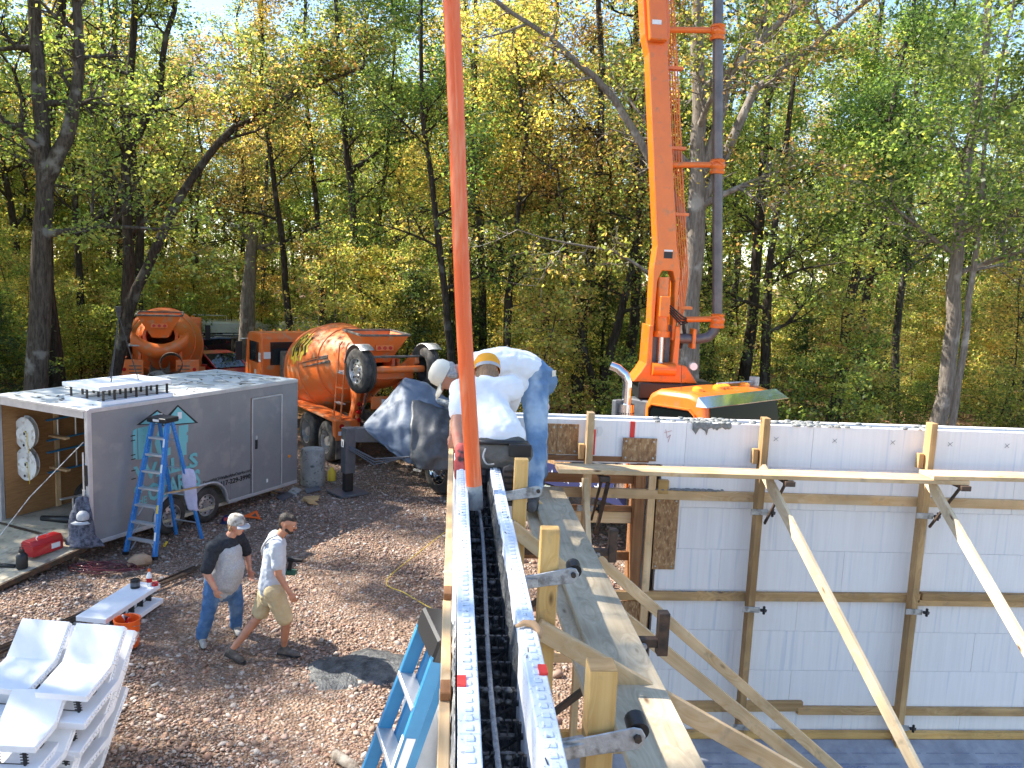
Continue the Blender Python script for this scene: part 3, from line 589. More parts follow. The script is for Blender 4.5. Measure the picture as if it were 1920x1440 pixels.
# grout smeared down the inner faces
def smear(x, y0, y1, ztop, zlow, sgn, name='concrete_smear', parent=fw, seed=1):
    R = random.Random(seed); n = max(6, int((y1-y0)/.03)); mb = MB(); rows = 7
    for i in range(n+1):
        y = y0+(y1-y0)*i/n; lo = zlow + R.uniform(0,.05); hi = ztop - abs(R.gauss(0,.02))
        for k in range(rows): 
            t = k/(rows-1); mb.v.append((x-ox + sgn*(.002 + (R.uniform(.002,.016) if 0 < k < rows-1 and 0 < i < n else 0)), y-oy, hi+(lo-hi)*t))
    mb.f = [(i*rows+k, i*rows+k+1, (i+1)*rows+k+1, (i+1)*rows+k) for i in range(n) for k in range(rows-1)]
    return mb.build(name, 'conc_wet', parent, smooth=2)
smear(.282, 4.0, 7.4, 3.46, 3.0, -1, seed=2); smear(.282, 2.9, 4.05, 3.43, 2.9, -1, seed=3); smear(.118, 4.3, 7.4, 3.36, 2.9, 1, seed=4); smear(.282, .95, 2.95, 3.18, 2.8, -1, seed=5)
# plastic ties between the two faces
wm = MB(); z0 = 3.27
wm.bar((-.081,0,z0-.02),(.081,0,z0-.02), .022, .012); wm.bar((-.081,0,z0-.13),(.081,0,z0-.13), .018, .012)
for q in (-.055,-.028,.0,.028,.055):
    wm.bar((q,0,z0-.02),(q,0,z0+.035), .006, .012, (0,1,0)); wm.bar((q-.010,0,z0+.037),(q+.010,0,z0+.037), .012, .006)
for q in (-.068,.068): wm.bar((q,0,z0-.13),(q,0,z0+.03), .012, .016, (0,1,0))
wm.bar((-.06,0,z0-.12),(.06,0,z0-.03), .008, .008); wm.bar((.06,0,z0-.12),(-.06,0,z0-.03), .008, .008)
wo = wm.build('plastic_tie', 'black_dirty', fw)
yy = 1.35; first = True
while yy < 7.3:
    o = wo if first else wo.copy()
    if not first: C.objects.link(o); o.parent = fw
    o.location = (0, yy-oy, R3.uniform(-.008,.008)); first = False; yy += .2083
# grout blobs caught on the ties
mb = MB(); R = random.Random(8)
for i in range(190):
    y = R.uniform(1.5, 7.2); x = R.uniform(-.07,.07); s = R.uniform(.006,.02)
    mb.lathe([(0,-s*.6),(s,-s*.2),(s*.8,s*.4),(0,s*.7)], 6, Matrix.Translation((x, round((y-1.35)/.2083)*.2083+1.35-oy+R.gauss(0,.008), z0 + R.choice((-.01,-.12,.03)))))
o = mb.build('grout_lump', 'conc_wet', fw, smooth=2); o['kind'] = 'stuff'
mb = MB().tube([(-.01+.012*math.sin(y*1.7), y-oy, 3.315-.012*math.cos(y*2.2)) for y in np.linspace(1.0,7.3,40)], .0095, 8)
mb.build('rebar', 'rebar', fw, smooth=True)
for xx, yy in ((.063,2.52),(.335,2.60)):
    MB().box(xx-ox-.013, xx-ox+.016, yy-oy-.03, yy-oy+.03, T-.001, T+.009).build('red_tape', 'red_tape', fw)
mb = MB().tube([rel(fw,.27,2.93,3.487), rel(fw,.30,2.94,3.497), rel(fw,.335,2.93,3.498), rel(fw,.358,2.90,3.485), rel(fw,.36,2.89,3.46)], [.006,.013,.015,.014,.007], 8); mb.build('foam_bead', 'ochre', fw, smooth=2)
# pencil ticks and bits of debris on the top faces
mb = MB(); R = random.Random(4)
for i in range(16):
    x = R.choice((.085,.315)) + R.uniform(-.025,.025); y = R.uniform(1.9,4.6); mb.bar(rel(fw,x,y,T+.0022), rel(fw,x+R.uniform(-.008,.008),y+R.uniform(.015,.035),T+.0022), .003, .003)
mb.build('pencil_mark', 'black_paint', fw)
# dried grout hanging on the outer faces near us
def drape(name, x, y0, y1, ztop, depth, sgn, mat, parent, seed, off):
    R = random.Random(seed); mb = MB(); n = int((y1-y0)/.012); rows = 6
    for i in range(n+1):
        y = y0+(y1-y0)*i/n; d = depth*R.uniform(.6,1)
        for k in range(rows): mb.v.append((x - off[0] + sgn*(.003 + R.uniform(.0,.018)*math.sin(math.pi*(k+.6)/rows)), y - off[1], ztop + .004 - d*k/(rows-1)))
    mb.f = [(i*rows+k, i*rows+k+1, (i+1)*rows+k+1, (i+1)*rows+k) for i in range(n) for k in range(rows-1)]
    return mb.build(name, mat, parent, smooth=2)
drape('dried_grout', .048, 1.5, 3.05, 3.47, .3, -1, 'conc_dry', fw, 3, (ox,oy)); drape('dried_grout', .352, 1.6, 3.2, 3.40, .25, 1, 'conc_dry', fw, 4, (ox,oy))

# rails along the outside of the form
LB = 'pale two by four rail fixed outside the foam form, '
for i, (y0, y1, m, nm) in enumerate(((1.0,2.62,'wood_new','nearest length'),(2.62,3.36,'wood_new','middle length beside the leaning ladder'),(3.36,7.6,'wood_new','long length toward the kneeling worker'))):
    board('rail', (.014, y0+.002, 3.365), (.012, y1-.002, 3.365), .036, .089, 'wood_new', label=LB+nm, cat='rail', group='rails outside the form')
for y in (2.57, 3.40): board('scab_block', (.014, y-.045, 3.425), (.014, y+.045, 3.425), .037, .03, 'wood_brown', label='short brown wood block on the outer rail, '+('near the red tape' if y < 3 else 'above the ladder head'), cat='block')

# posts, straps and braces on the inner side
def nail(parent, p, r=.006): pass
post_w = [(.505, 2.45, 3.58, 'nearest thick wooden post with weathered grey top beside the foam form'), (.48, 3.7, 3.63, 'middle wooden post with a metal strap beside the foam form'), (.466, 5.2, 3.61, 'wooden post right behind the kneeling worker'), (.46, 6.75, 3.60, 'wooden post beyond the bending worker near the wall corner')]
for x, y, zt, lb in post_w:
    t = thing('form_post', lb, 'post', (x, y, 0), 0, 'posts along the foam form')
    board('post', (0,0,.02), (0,0,zt), .089, .089 if y < 3 else .06, 'wood_amber', t, up=(0,1,0), bevel=.004)
    if y < 3: MB().box(-.0435,.0435,-.0435,.0435,zt-.006,zt+.002).build('end_grain', 'wood_dark', t, bevel=.002)
    # galvanised strap arm round the post, bolted through the walkway bracket
    s = thing('strap_arm', {2.45:'large galvanised strap arm round the nearest post',3.7:'galvanised strap arm round the middle post',5.2:'perforated galvanised strap arm at the post behind the kneeling worker',6.75:'galvanised strap arm at the far post'}[y], 'strap', (x, y, 0), 0, 'strap arms')
    hh = {2.45:3.33, 3.7:3.38, 5.2:3.37, 6.75:3.3}[y]; yf = -.062 if y < 3 else -.045
    MB().prism([(-.13,-.035),(.115,.0),(.135,.02),(.14,.045),(.125,.07),(.10,.075),(-.13,.025)], (0,yf,hh), (1,0,0), (0,0,1), (0,-1,0), .007).build('arm', 'galv', s, bevel=.003)
    MB().bar((-.14,yf-.003,hh-.005),(-.045,yf+.02,hh-.0), .05, .05).build('channel', 'galv', s, bevel=.004)
    MB().cyl((.112,yf-.007,hh+.042),(.112,yf-.022,hh+.042), .013, n=6).build('bolt', 'steel_rod', s)
    if y < 5:
        MB().cyl((.12,yf+.01,hh+.05),(.12,yf+.075,hh+.06), .034, .034, 16).build('black_sleeve', 'black_plastic', s, smooth=True)
# diagonal kickers from the posts down into the building
for nm, p0, p1, lb in (('a', (.52,6.66,3.07), (4.2,6.5,.0), 'long yellow brace slanting down to the right, farthest of the three under the walkway'), ('b', (.40,5.12,3.19), (4.44,5.12,.0), 'yellow brace slanting down from the post behind the kneeling worker'), ('c', (.43,3.63,3.17), (6.0,3.63,.02), 'broad yellow brace slanting down from the middle post')):
    board('diagonal_brace', p0, p1, .038, .089, 'wood_new', up=(0,0,1), label=lb, cat='brace', group='yellow diagonal braces')
# walkway of thick planks
pl = board('walkway_plank', (.905, 2.0, 2.88), (.875, 7.2, 2.88), .30, .042, 'wood_grey', bevel=.004, label='wide weathered walkway plank beside the foam form, with boots on its far end', cat='plank')
pl2 = board('walkway_plank', (.80, 3.2, 2.825), (.76, 7.25, 2.825), .24, .04, 'wood_grey', bevel=.004, label='second walkway plank lying just under the wide one', cat='plank')
for i, y in enumerate((2.55, 4.35, 5.85)):
    b = thing('walkway_bracket', 'dark rusty steel bracket carrying the walkway, '+('nearest, by the large strap arm','in the middle with an upright angle plate','farthest, near the standing boots')[i], 'bracket', (.5, y, 0), 0, 'walkway brackets')
    MB().bar((0,0,2.77),(.72,0,2.77), .05, .05).build('arm', 'bracket', b, bevel=.003)
    MB().bar((.03,0,2.25),(.62,0,2.745), .035, .035).build('strut', 'bracket', b, bevel=.003)
    MB().box(.70,.76,-.035,.03,2.70,2.95).build('angle_plate', 'bracket', b, bevel=.003)
    MB().cyl((.62,-.03,2.76),(.62,-.05,2.76), .018, n=6).build('bolt', 'galv', b)

# ------------------------------------------------------------ long white foam wall across the right
rw = thing('long_foam_wall', 'long white block wall with timber rails across the right half', 'wall', (3.5, 7.45, 0)); bx, by = 3.5, 7.45
def rb(x0, x1, z0, z1, y0=0, y1=.065, name='foam_block', mat='foam_wall'):
    dy = R3.uniform(-.0015,.0015); return MB().box(x0-bx+.0008, x1-bx-.0012, y0+dy, y1, z0+.0012, z1-.0012).build(name, mat, rw, bevel=.0014)
for j in range(8):
    zt, zb = T-CO*j, T-CO*(j+1); off = [2.2, 1.81, 2.2, 1.40, 2.2, 1.6, 2.2, 1.55][j]; x = off - 2.44
    lim = .351 if j == 0 else 1.99
    while x < 8.6:
        a, b = max(x, lim), min(x+1.22, 8.6)
        if b-a > .06: rb(a, b, max(zb, 3.142) if b < 1.98 and j == 0 else zb, zt)
        x += 1.22
rb(.351, .62, .3, 3.142)
MB().box(.351-bx, 8.6-bx, .215, .28, .24, T).build('rear_face', 'foam_wall', rw)
o = MB().box(1.99-bx, 8.6-bx, .066, .214, .24, T-.03).build('concrete_core', 'conc_wet', rw)
MB().box(.351-bx, 1.985-bx, .066, .214, 3.145, T-.03).build('concrete_core', 'conc_wet', rw)
# carve the rear face at the opening by building it in pieces instead: hide nothing, so shorten it
rf = [c for c in rw.children if c.name.startswith('rear_face')][0]; bpy.data.objects.remove(rf)
for a, b, z0_, z1_ in ((.351,.62,.24,T),(.62,1.86,3.145,T),(1.862,8.6,.24,T)): MB().box(a-bx, b-bx, .215, .28, z0_, z1_-.002).build('rear_face', 'foam_wall', rw, bevel=.003)
# blobs of mortar on the top edge and the drips below
R = random.Random(12); mb = MB()
for i in range(150):
    x = R.choice((R.uniform(1.9,4.6), R.uniform(2.2,2.7), R.uniform(3.2,3.6))); s = R.uniform(.008,.03)
    mb.lathe([(0,-s*.4),(s*1.4,-s*.2),(s,s*.35),(0,s*.5)], 7, Matrix.Translation((x-bx, R.choice((R.uniform(0,.06), R.uniform(.06,.26))), T+.002)))
o = mb.build('mortar_blob', 'conc_splat', rw, smooth=2); o['kind'] = 'stuff'
poly = [(2.25,3.475)]; xs_ = np.linspace(2.25,2.62,30)
prof = [(2.25,3.47)] + [(x, 3.47) for x in (2.62,)]
low = [(float(x), 3.475 - (.045+.05*abs(math.sin(x*31))*R.uniform(.4,1.1) + (.045 if i in (3,11) else 0))*(1 - .45*(x-2.25)/.37)) for i, x in enumerate(xs_)]
mb = MB(); n = len(low)
for i, (x, z) in enumerate(low):
    for k, (zz, yy) in enumerate(((3.482,-.004),(3.45+.2*(z-3.45),-.014),(z+.008,-.011),(z,-.001))): mb.v.append((x-bx, yy*R.uniform(.8,1.2), min(zz,3.482)))
mb.f = [(i*4+k, i*4+k+1, (i+1)*4+k+1, (i+1)*4+k) for i in range(n-1) for k in range(3)]
mb.build('mortar_drip', 'conc_splat', rw, smooth=2)
# pencil crosses
for i in range(5):
    x = 3.06+.57*i; z = 3.35; o = MB().bar((x-bx-.022,-.0045,z-.02),(x-bx+.022,-.0045,z+.02),.002,.003,(0,1,0)).bar((x-bx-.022,-.0045,z+.02),(x-bx+.022,-.0045,z-.02),.002,.003,(0,1,0)).build('pencil_cross','grey_dark',rw)
mb = MB()
for p, q in (((2.0,3.41),(2.02,3.33)),((2.02,3.33),(2.05,3.36)),((2.05,3.36),(2.03,3.29)),((1.99,3.38),(2.06,3.40))): mb.bar((p[0]-bx,-.0045,p[1]),(q[0]-bx,-.0045,q[1]),.002,.003,(0,1,0))
mb.build('pink_scribble','red_paint',rw)
# small recessed hollows between courses
# timber rails on the wall face
W = lambda x, y, z: (x-bx, y-by, z)
def wb(name, p0, p1, w_, t_, mat, up=(0,0,1)): return board(name, W(*p0), W(*p1), w_, t_, mat, rw, up)
wb('rail', (.95,7.424,2.80),(8.6,7.424,2.765), .045, .089, 'wood_new'); wb('rail', (1.5,7.424,1.80),(4.62,7.424,1.82), .045, .085, 'wood_dark'); wb('rail', (4.63,7.415,1.845),(8.6,7.415,1.84), .06, .07, 'wood_dark'); wb('rail', (4.55,7.424,1.775),(8.6,7.424,1.775), .045,.06,'wood_dark')
wb('rail', (1.4,7.424,.665),(3.55,7.424,.69), .045, .10, 'wood_dark'); wb('rail', (3.50,7.42,.645),(8.6,7.42,.635), .05, .075, 'wood_dark'); wb('base_plate', (.9,7.40,.40),(8.6,7.40,.40), .055, .07, 'wood_amber')
R = random.Random(3); mb = MB()
for i in range(130):
    x = R.gauss(2.28,.14); s = R.uniform(.006,.02); mb.lathe([(0,-s*.3),(s*1.5,-s*.1),(s,s*.4),(0,s*.6)], 6, Matrix.Translation(W(x, 7.415+R.uniform(-.015,.03), 2.845)))
for i in range(40):
    x = R.uniform(2.1,3.0); s = R.uniform(.004,.009); mb.lathe([(0,-s*.3),(s*1.5,-s*.1),(s,s*.4),(0,s*.6)], 5, Matrix.Translation(W(x, 7.42, 1.85)))
mb.build('mortar_crumbs', 'conc_splat', rw, smooth=2)['kind'] = 'stuff'
# timber buck round the opening
wb('buck_post', (1.80,7.56,.02),(1.80,7.56,3.08), .10, .24, 'wood_brown', (0,1,0)); wb('buck_post', (1.90,7.425,.02),(1.90,7.425,3.05), .07, .04, 'wood_new', (0,1,0)); wb('buck_post', (.66,7.56,.02),(.66,7.56,3.08), .06, .24, 'wood_brown', (0,1,0))
wb('buck_head', (.63,7.56,3.115),(1.86,7.56,3.115), .24, .05, 'wood_brown')
for z, h_, m_ in ((2.90,.085,'wood_brown'),(2.525,.11,'wood_new'),(2.61,.05,'wood_brown'),(2.145,.085,'wood_brown'),(1.62,.09,'wood_brown'),(1.1,.09,'wood_new')): wb('cross_brace', (.69,7.56,z),(1.75,7.56,z), .04, h_, m_)
def osb(x0,x1,z0_,z1_,y=7.44,t_=.012,nm='osb_patch',holes=((.03,.03),(-.03,.03),(.03,-.03),(-.03,-.03))):
    MB().box(x0-bx,x1-bx,y-by-t_,y-by,z0_,z1_).build(nm,'osb',rw,bevel=.002)
    for u, v in holes:
        px = (x0 if u > 0 else x1)+u; pz = (z0_ if v > 0 else z1_)+v; MB().cyl(W(px,y-t_-.0005,pz),W(px,y-t_-.004,pz),.009,n=10).build('washer','galv',rw)
osb(1.60,1.92,3.11,3.325, 7.43, .014); osb(1.955,2.175,2.06,2.76, 7.443, .012); osb(.78,.985,3.15,3.435,7.444,.010); osb(.988,1.185,3.15,3.435,7.444,.010); osb(1.5,1.95,1.38,1.74,7.44,.012)
wb('scab_block',(1.955,7.42,2.87),(2.055,7.42,2.87),.05,.13,'wood_amber'); 
MB().box(1.30-bx,1.345-bx,-.006,-.001,3.15,3.39).build('red_tape','red_tape',rw); MB().box(1.665-bx,1.71-bx,-.006,-.001,3.325,3.478).build('red_tape','red_tape',rw)
MB().prism([(0,0),(.05,.015),(.07,.06),(.05,.10),(.01,.09),(.02,.045)], W(1.345,7.445,3.32),(1,0,0),(0,0,1),(0,-1,0),.004).build('sticker','sticker_white',rw)
# posts standing against the wall, their clamps, brackets and kickers
for i, (x, lb) in enumerate(((1.27,'wooden post in front of the timber framed opening'),(2.90,'upright wooden post holding the white wall, left of the two in full view'),(4.50,'upright wooden post holding the white wall, right of the two in full view'))):
    t = thing('wall_post', lb, 'post', (x, 7.335, 0), 0, 'posts along the white wall')
    board('post', (0,0,.05), (0,0,3.57), .062, .105, 'wood_dark' if i else 'wood_new', t, up=(0,1,0), bevel=.003)
    board('scab_block', (-.065,.03,3.13), (-.065,.03,3.27), .05, .06, 'wood_dark', t, up=(0,1,0))
    for z in ((2.69,1.74,.55) if i else (2.69,)):
        c = MB().bar((-.09,-.062,z),(.075,-.062,z-.005), .012, .055).build('clamp', 'galv', t, bevel=.003)
        MB().cyl((.075,-.075,z),(.115,-.082,z), .016, n=8).bar((.11,-.08,z-.04),(.11,-.08,z+.04),.02,.022).bar((.10,-.095,z+.01),(.135,-.07,z-.01),.02,.03).build('knob', 'black_plastic', c, bevel=.004)
    br = MB().bar((.05,-.03,3.08),(.05,-.50,3.08), .045, .03).bar((.05,-.06,2.58),(.05,-.45,3.065), .02, .025).bar((.02,-.49,3.075),(.11,-.49,3.075), .06, .045).build('scaffold_bracket', 'bracket', t, bevel=.003)
board('kicker_brace', (2.83,7.16,3.14), (3.90,3.83,.0), .038, .10, 'wood_pale', label='sunlit pale kicker brace from the left wall post toward the camera', cat='brace', group='kicker braces')
board('kicker_brace', (4.37,7.16,3.13), (5.17,3.92,.0), .038, .10, 'wood_pale', label='sunlit pale kicker brace from the right wall post toward the camera', cat='brace', group='kicker braces')
board('kicker_brace', (1.22,7.16,3.0), (1.27,6.95,2.2), .05, .05, 'wood_pale', label='short pale strut beside the post in the opening', cat='brace', group='kicker braces')
MB().bar((1.36,7.25,2.45),(1.38,6.9,3.03),.03,.03).build('rusty_strut','bracket',label='thin rusty strut under the long scaffold plank end', cat='strut')
board('scaffold_plank', (.93,6.95,3.135), (4.62,6.98,3.115), .235, .038, 'wood_new', label='long bare scaffold plank along the white wall', cat='plank', group='planks along the white wall')
board('scaffold_plank', (4.28,6.98,3.156), (8.4,7.0,3.16), .235, .038, 'wood_new', label='scaffold plank overlapping the long one at the right edge', cat='plank', group='planks along the white wall')
# footing form of printed fabric under the wall
ft = thing('footing_form', 'blue grey printed fabric footing bulging under the white wall', 'footing', (3.5,7.45,0))
mb = MB(); nx_, nz_ = 90, 10
for i in range(nx_+1):
    x = .9+7.7*i/nx_
    for k in range(nz_+1):
        t_ = k/nz_; y = 7.36 - .34*math.sin(t_*math.pi*.62) - .02*math.sin(x*5+t_*3)*t_ - .012*math.sin(x*23)*t_; mb.v.append((x-bx, y-by, .372*(1-t_)+.0*t_+.008*math.sin(x*9)*(1-t_)*t_))
mb.f = [(i*(nz_+1)+k, i*(nz_+1)+k+1, (i+1)*(nz_+1)+k+1, (i+1)*(nz_+1)+k) for i in range(nx_) for k in range(nz_)]
mb.build('fabric', 'fabric_foot', ft, smooth=2)
for x in (3.72, 5.28, 2.2):
    text('lettering', 'FASTFOOT', .075, 'print_blue', ft, frame((x-bx, 7.085-by, .205), (1,0,0), (0,.42,.9)), bold=.0015, shear=.12)
mb = MB()
for z, yv in ((.315,7.232),(.25,7.155)):
    for i in range(24): x = 2+.25*i; mb.bar((x-bx, yv-by-.012, z), (x+.19-bx, yv-by-.012, z), .003, .004)
mb.build('printed_line', 'print_blue', ft)['kind'] = 'stuff'
# dark earth / slab inside the building
MB().box(.36,8.6,-.5,7.0,-.14,.006).build('building_floor', 'dust_dark', label='dark earth floor inside the walls', kind='structure')
# ------------------------------------------------------------ shared pieces
def wheel(parent, c, ax, r, w_, rim_r=.58, deep=.3, rimmat='rim', tyremat='rubber', holes=8, name='wheel'):
    """tyre + rim; ax points outward"""
    ax = Vector(ax).normalized(); q = ax.to_track_quat('Z', 'Y').to_matrix().to_4x4(); m = Matrix.Translation(Vector(c)) @ q
    k = rim_r*r
    t = MB().lathe([(k,-w_/2),(r*.86,-w_/2),(r*.965,-w_*.40),(r,-w_*.30),(r,-w_*.12),(r*.975,-w_*.10),(r*.975,-w_*.06),(r,-w_*.04),(r,w_*.04),(r*.975,w_*.06),(r*.975,w_*.10),(r,w_*.12),(r,w_*.30),(r*.965,w_*.40),(r*.86,w_*.5),(k*1.04,w_*.5),(k,w_*.44),(k,-w_/2)], 36, m).build(name, tyremat, parent, smooth=True)
    rm = MB().lathe([(k*1.03,w_*.47),(k*.95,w_*.47),(k*.90,w_*(.47-deep)),(k*.62,w_*(.45-deep*.6)),(k*.40,w_*(.45-deep*.5)),(k*.36,w_*(.47-deep*.1)),(0,w_*(.47-deep*.1))], 28, m).build('rim', rimmat, t, smooth=True)
    hb = MB()
    for i in range(holes):
        a = 2*math.pi*i/holes; p = m @ Vector((k*.76*math.cos(a), k*.76*math.sin(a), w_*(.462-deep*.8))); hb.cyl(p, p+ax*w_*.03, k*.10, n=10)
    hb.build('hand_hole', 'black_plastic', t)['kind'] = 'stuff'
    nb = MB()
    for i in range(8):
        a = 2*math.pi*(i+.5)/8; p = m @ Vector((k*.5*math.cos(a), k*.5*math.sin(a), w_*(.45-deep*.55))); nb.cyl(p, p+ax*.025, k*.045, n=6)
    nb.build('wheel_nut', 'steel_rod', t)['kind'] = 'stuff'
    return t
def fit_text(name, s, mat, parent, org, ax, ay, width, height, bold=0, shear=0):
    o = text(name, s, 1, mat, parent, Matrix(), bold=bold, extrude=.001, shear=shear); me = o.data
    co = np.empty(len(me.vertices)*3, np.float32); me.vertices.foreach_get('co', co); co = co.reshape(-1,3); lo, hi = co.min(0), co.max(0)
    co[:,0] = (co[:,0]-lo[0])/(hi[0]-lo[0])*width; co[:,1] = (co[:,1]-lo[1])/(hi[1]-lo[1])*height; me.vertices.foreach_set('co', co.ravel()); me.update()
    o.matrix_local = frame(org, ax, ay); return o
def cloth_blob(name, pts, mat, parent=None, seed=1, amp=.02, n=12, **kw):
    """hanging cloth: lathe-like tube with folds; pts (x,y,z,rx,ry)"""
    R = random.Random(seed); ph = [R.uniform(0,6.28) for _ in range(4)]; mb = MB(); n = 20
    for i, (x, y, z, rx, ry) in enumerate(pts):
        for j in range(n):
            a = 2*math.pi*j/n; f = 1+amp/max(rx,ry)*(math.sin(3*a+ph[0]+i*.7)+.7*math.sin(5*a+ph[1]-i*.9)); mb.v.append((x+rx*f*math.cos(a), y+ry*f*math.sin(a), z+R.uniform(-.01,.01)))
    k = len(pts); mb.f = [(i*n+j, i*n+(j+1)%n, (i+1)*n+(j+1)%n, (i+1)*n+j) for i in range(k-1) for j in range(n)] + [tuple(range(n)), tuple((k-1)*n+j for j in reversed(range(n)))]
    return mb.build(name, mat, parent, smooth=2, **kw)

# ------------------------------------------------------------ cargo trailer
tr = thing('cargo_trailer', 'grey enclosed cargo trailer with aqua house lettering, its ramp door open', 'trailer', (-5.55, 12.92, 0), rad(60))
L_, W_, Z0, Z1 = 4.8, 2.25, .27, 2.42
sp = MB(); xs_ = [0, 1.2, 2.4, 3.48]
# right side skin with wheel opening; each sheet is a panel
def skin(x0, x1, name='side_panel'):
    n = 24; mb = MB(); up = []
    for i in range(n+1):
        x = x0+(x1-x0)*i/n; z = Z0
        for c in (1.6, 2.4):
            if abs(x-c) < .40: z = max(z, .33+math.sqrt(max(0,.40**2-(x-c)**2))*.98)
        if 1.6 < x < 2.4: z = max(z, .62)
        mb.v += [(x,0,z),(x,0,Z1-.05),(x,.03,z),(x,.03,Z1-.05)]
    for i in range(n):
        a = i*4; b = a+4; mb.f += [(a,b,b+1,a+1),(a+2,a+3,b+3,b+2),(a,a+2,b+2,b)]
    mb.f += [(0,1,3,2),(n*4,n*4+2,n*4+3,n*4+1)]
    return mb.build(name, 'trailer_skin', tr)
for a, b in ((.05,1.199),(1.201,2.93),(2.932,3.46),(4.35,4.8)): skin(a, b)
MB().box(3.46,4.35,.0,.03,2.19,Z1-.05).build('side_panel','trailer_skin',tr); MB().box(3.46,4.35,.0,.03,Z0,.29).build('side_panel','trailer_skin',tr)
d = MB().box(3.52,4.29,-.012,.02,.31,2.15).build('side_door','trailer_skin',tr,bevel=.004)
for a in ((3.48,3.51,.29,2.18),(4.30,4.33,.29,2.18),(3.51,4.30,2.155,2.185),(3.51,4.30,.29,.31)): MB().box(a[0],a[1],-.02,.0,a[2],a[3]).build('door_frame','trailer_trim',d,bevel=.003)
MB().box(3.565,3.62,-.035,-.012,1.18,1.36).build('handle','black_plastic',d,bevel=.006); MB().box(3.57,3.615,-.03,-.012,1.37,1.44).build('latch_plate','alum',d); MB().box(3.88,3.92,-.02,-.012,.45,.52).build('holder','white_paint',d)
MB().box(0,L_,-.012,.05,Z1-.055,Z1+.01).build('roof_rail','trailer_trim',tr,bevel=.005); MB().box(2.88,L_,-.014,.02,Z0-.02,Z0+.045).build('bottom_rail','trailer_trim',tr,bevel=.004); MB().box(0,1.2,-.014,.02,Z0-.02,Z0+.045).build('bottom_rail','trailer_trim',tr,bevel=.004)
MB().box(-.03,.05,-.015,.06,Z0-.02,Z1).build('corner_post','trailer_trim',tr,bevel=.008); MB().box(-.03,.05,W_-.06,W_+.015,Z0-.02,Z1).build('corner_post','trailer_trim',tr,bevel=.008)
MB().box(-.04,.06,.061,W_-.061,Z1-.14,Z1+.005).build('rear_header','trailer_trim',tr,bevel=.006)
MB().box(-.06,-.041,.0,W_,Z1-.03,Z1+.014).build('drip_rail','trailer_trim',tr,bevel=.004)
MB().box(.0,L_,.051,W_,Z1-.02,Z1+.012).build('roof','trailer_roof',tr)
MB().box(0.06,L_,W_-.03,W_,Z0,Z1-.02).build('left_wall','trailer_skin',tr); MB().box(L_-.03,L_,.03,W_-.03,Z0,Z1-.021).build('front_wall','trailer_skin',tr)
MB().box(.06,L_-.031,W_-.045,W_-.031,Z0+.03,Z1-.03).build('wall_lining','plywood',tr); MB().box(.06,L_-.031,.031,.045,Z0+.62,Z1-.03).build('wall_lining','plywood',tr); MB().box(L_-.045,L_-.031,.05,W_-.05,Z0+.03,Z1-.03).build('wall_lining','plywood',tr)
MB().box(-.02,L_-.05,.05,W_-.05,Z0-.04,Z0+.02).build('floor','ply_floor',tr)
for i, x in enumerate((1.0,2.2,3.4)): board('wall_stud', (x,W_-.07,Z0+.03),(x,W_-.07,Z1-.04), .09,.04,'wood_new',tr,up=(0,1,0))
for x in (1.6,2.4): wheel(tr, (x,.14,.33), (0,-1,0), .33, .2, .60, .25, 'rim', holes=8); wheel(tr, (x,W_-.14,.33), (0,1,0), .33, .2, .6, .25)
# fender strip round both arches
pts = [(1.17,-.03,.33)]
for k in range(9): a = math.pi*(1-k/16); pts.append((1.6+.42*math.cos(a), -.03, .36+.42*math.sin(a)*.95))
for k in range(9): a = math.pi*(.5-k/16); pts.append((2.4+.42*math.cos(a), -.03, .36+.42*math.sin(a)*.95))
pts.append((2.86,-.03,.31)); mb = MB()
for p, q in zip(pts[:-1], pts[1:]): mb.bar(p, q, .06, .022, (0,1,0.0001))
MB().tube(pts, .022, 8).build('fender','trailer_trim',tr,smooth=True)
MB().box(-.032,-.03,.0,.058,1.25,1.55).build('marker','black_plastic',tr,bevel=.005)
MB().box(-.045,-.031,.005,.055,1.22,1.42).build('tail_light','black_plastic',tr,bevel=.008); MB().box(-.045,-.031,.01,.05,.30,.36).build('reflector','lamp_red',tr)
for x in (4.55,): MB().cyl((x,-.001,.86),(x,-.018,.86),.03,n=12).build('side_marker','lamp_amber',tr)
MB().tube([(-.05,.075,.75),(-.05,.075,1.75)], .012, 8).build('lock_bar','alum',tr)
MB().box(-.06,-.032,.06,.10,.98,1.16).build('lock_hasp','alum',tr,bevel=.004)
# graphics on the side skin
S = lambda x, z, d=.003: (x, -d, z)
def flat(name, poly, mat, d=.003): return MB().prism([(x,z) for x,z in poly], (0,-d+.002,0), (1,0,0), (0,0,1), (0,-1,0), .002).build(name, mat, tr)
flat('gable_outline', [(1.30,1.985),(1.72,2.285),(2.17,1.90),(1.33,1.965)], 'black_paint', .0035); flat('gable_sign', [(1.40,1.98),(1.72,2.25),(2.09,1.922)], 'aqua', .0055)
flat('gable_outline', [(.87,2.055),(1.29,2.255),(1.49,2.115),(1.33,1.998)], 'black_paint', .0035); flat('gable_sign', [(.95,2.058),(1.29,2.225),(1.455,2.105),(1.315,2.012)], 'aqua', .0055)
for x, z in ((1.71,2.04),(1.30,2.07)): flat('window_sign', [(x,z),(x+.09,z-.005),(x+.09,z+.11),(x,z+.115)], 'white_paint', .0075)
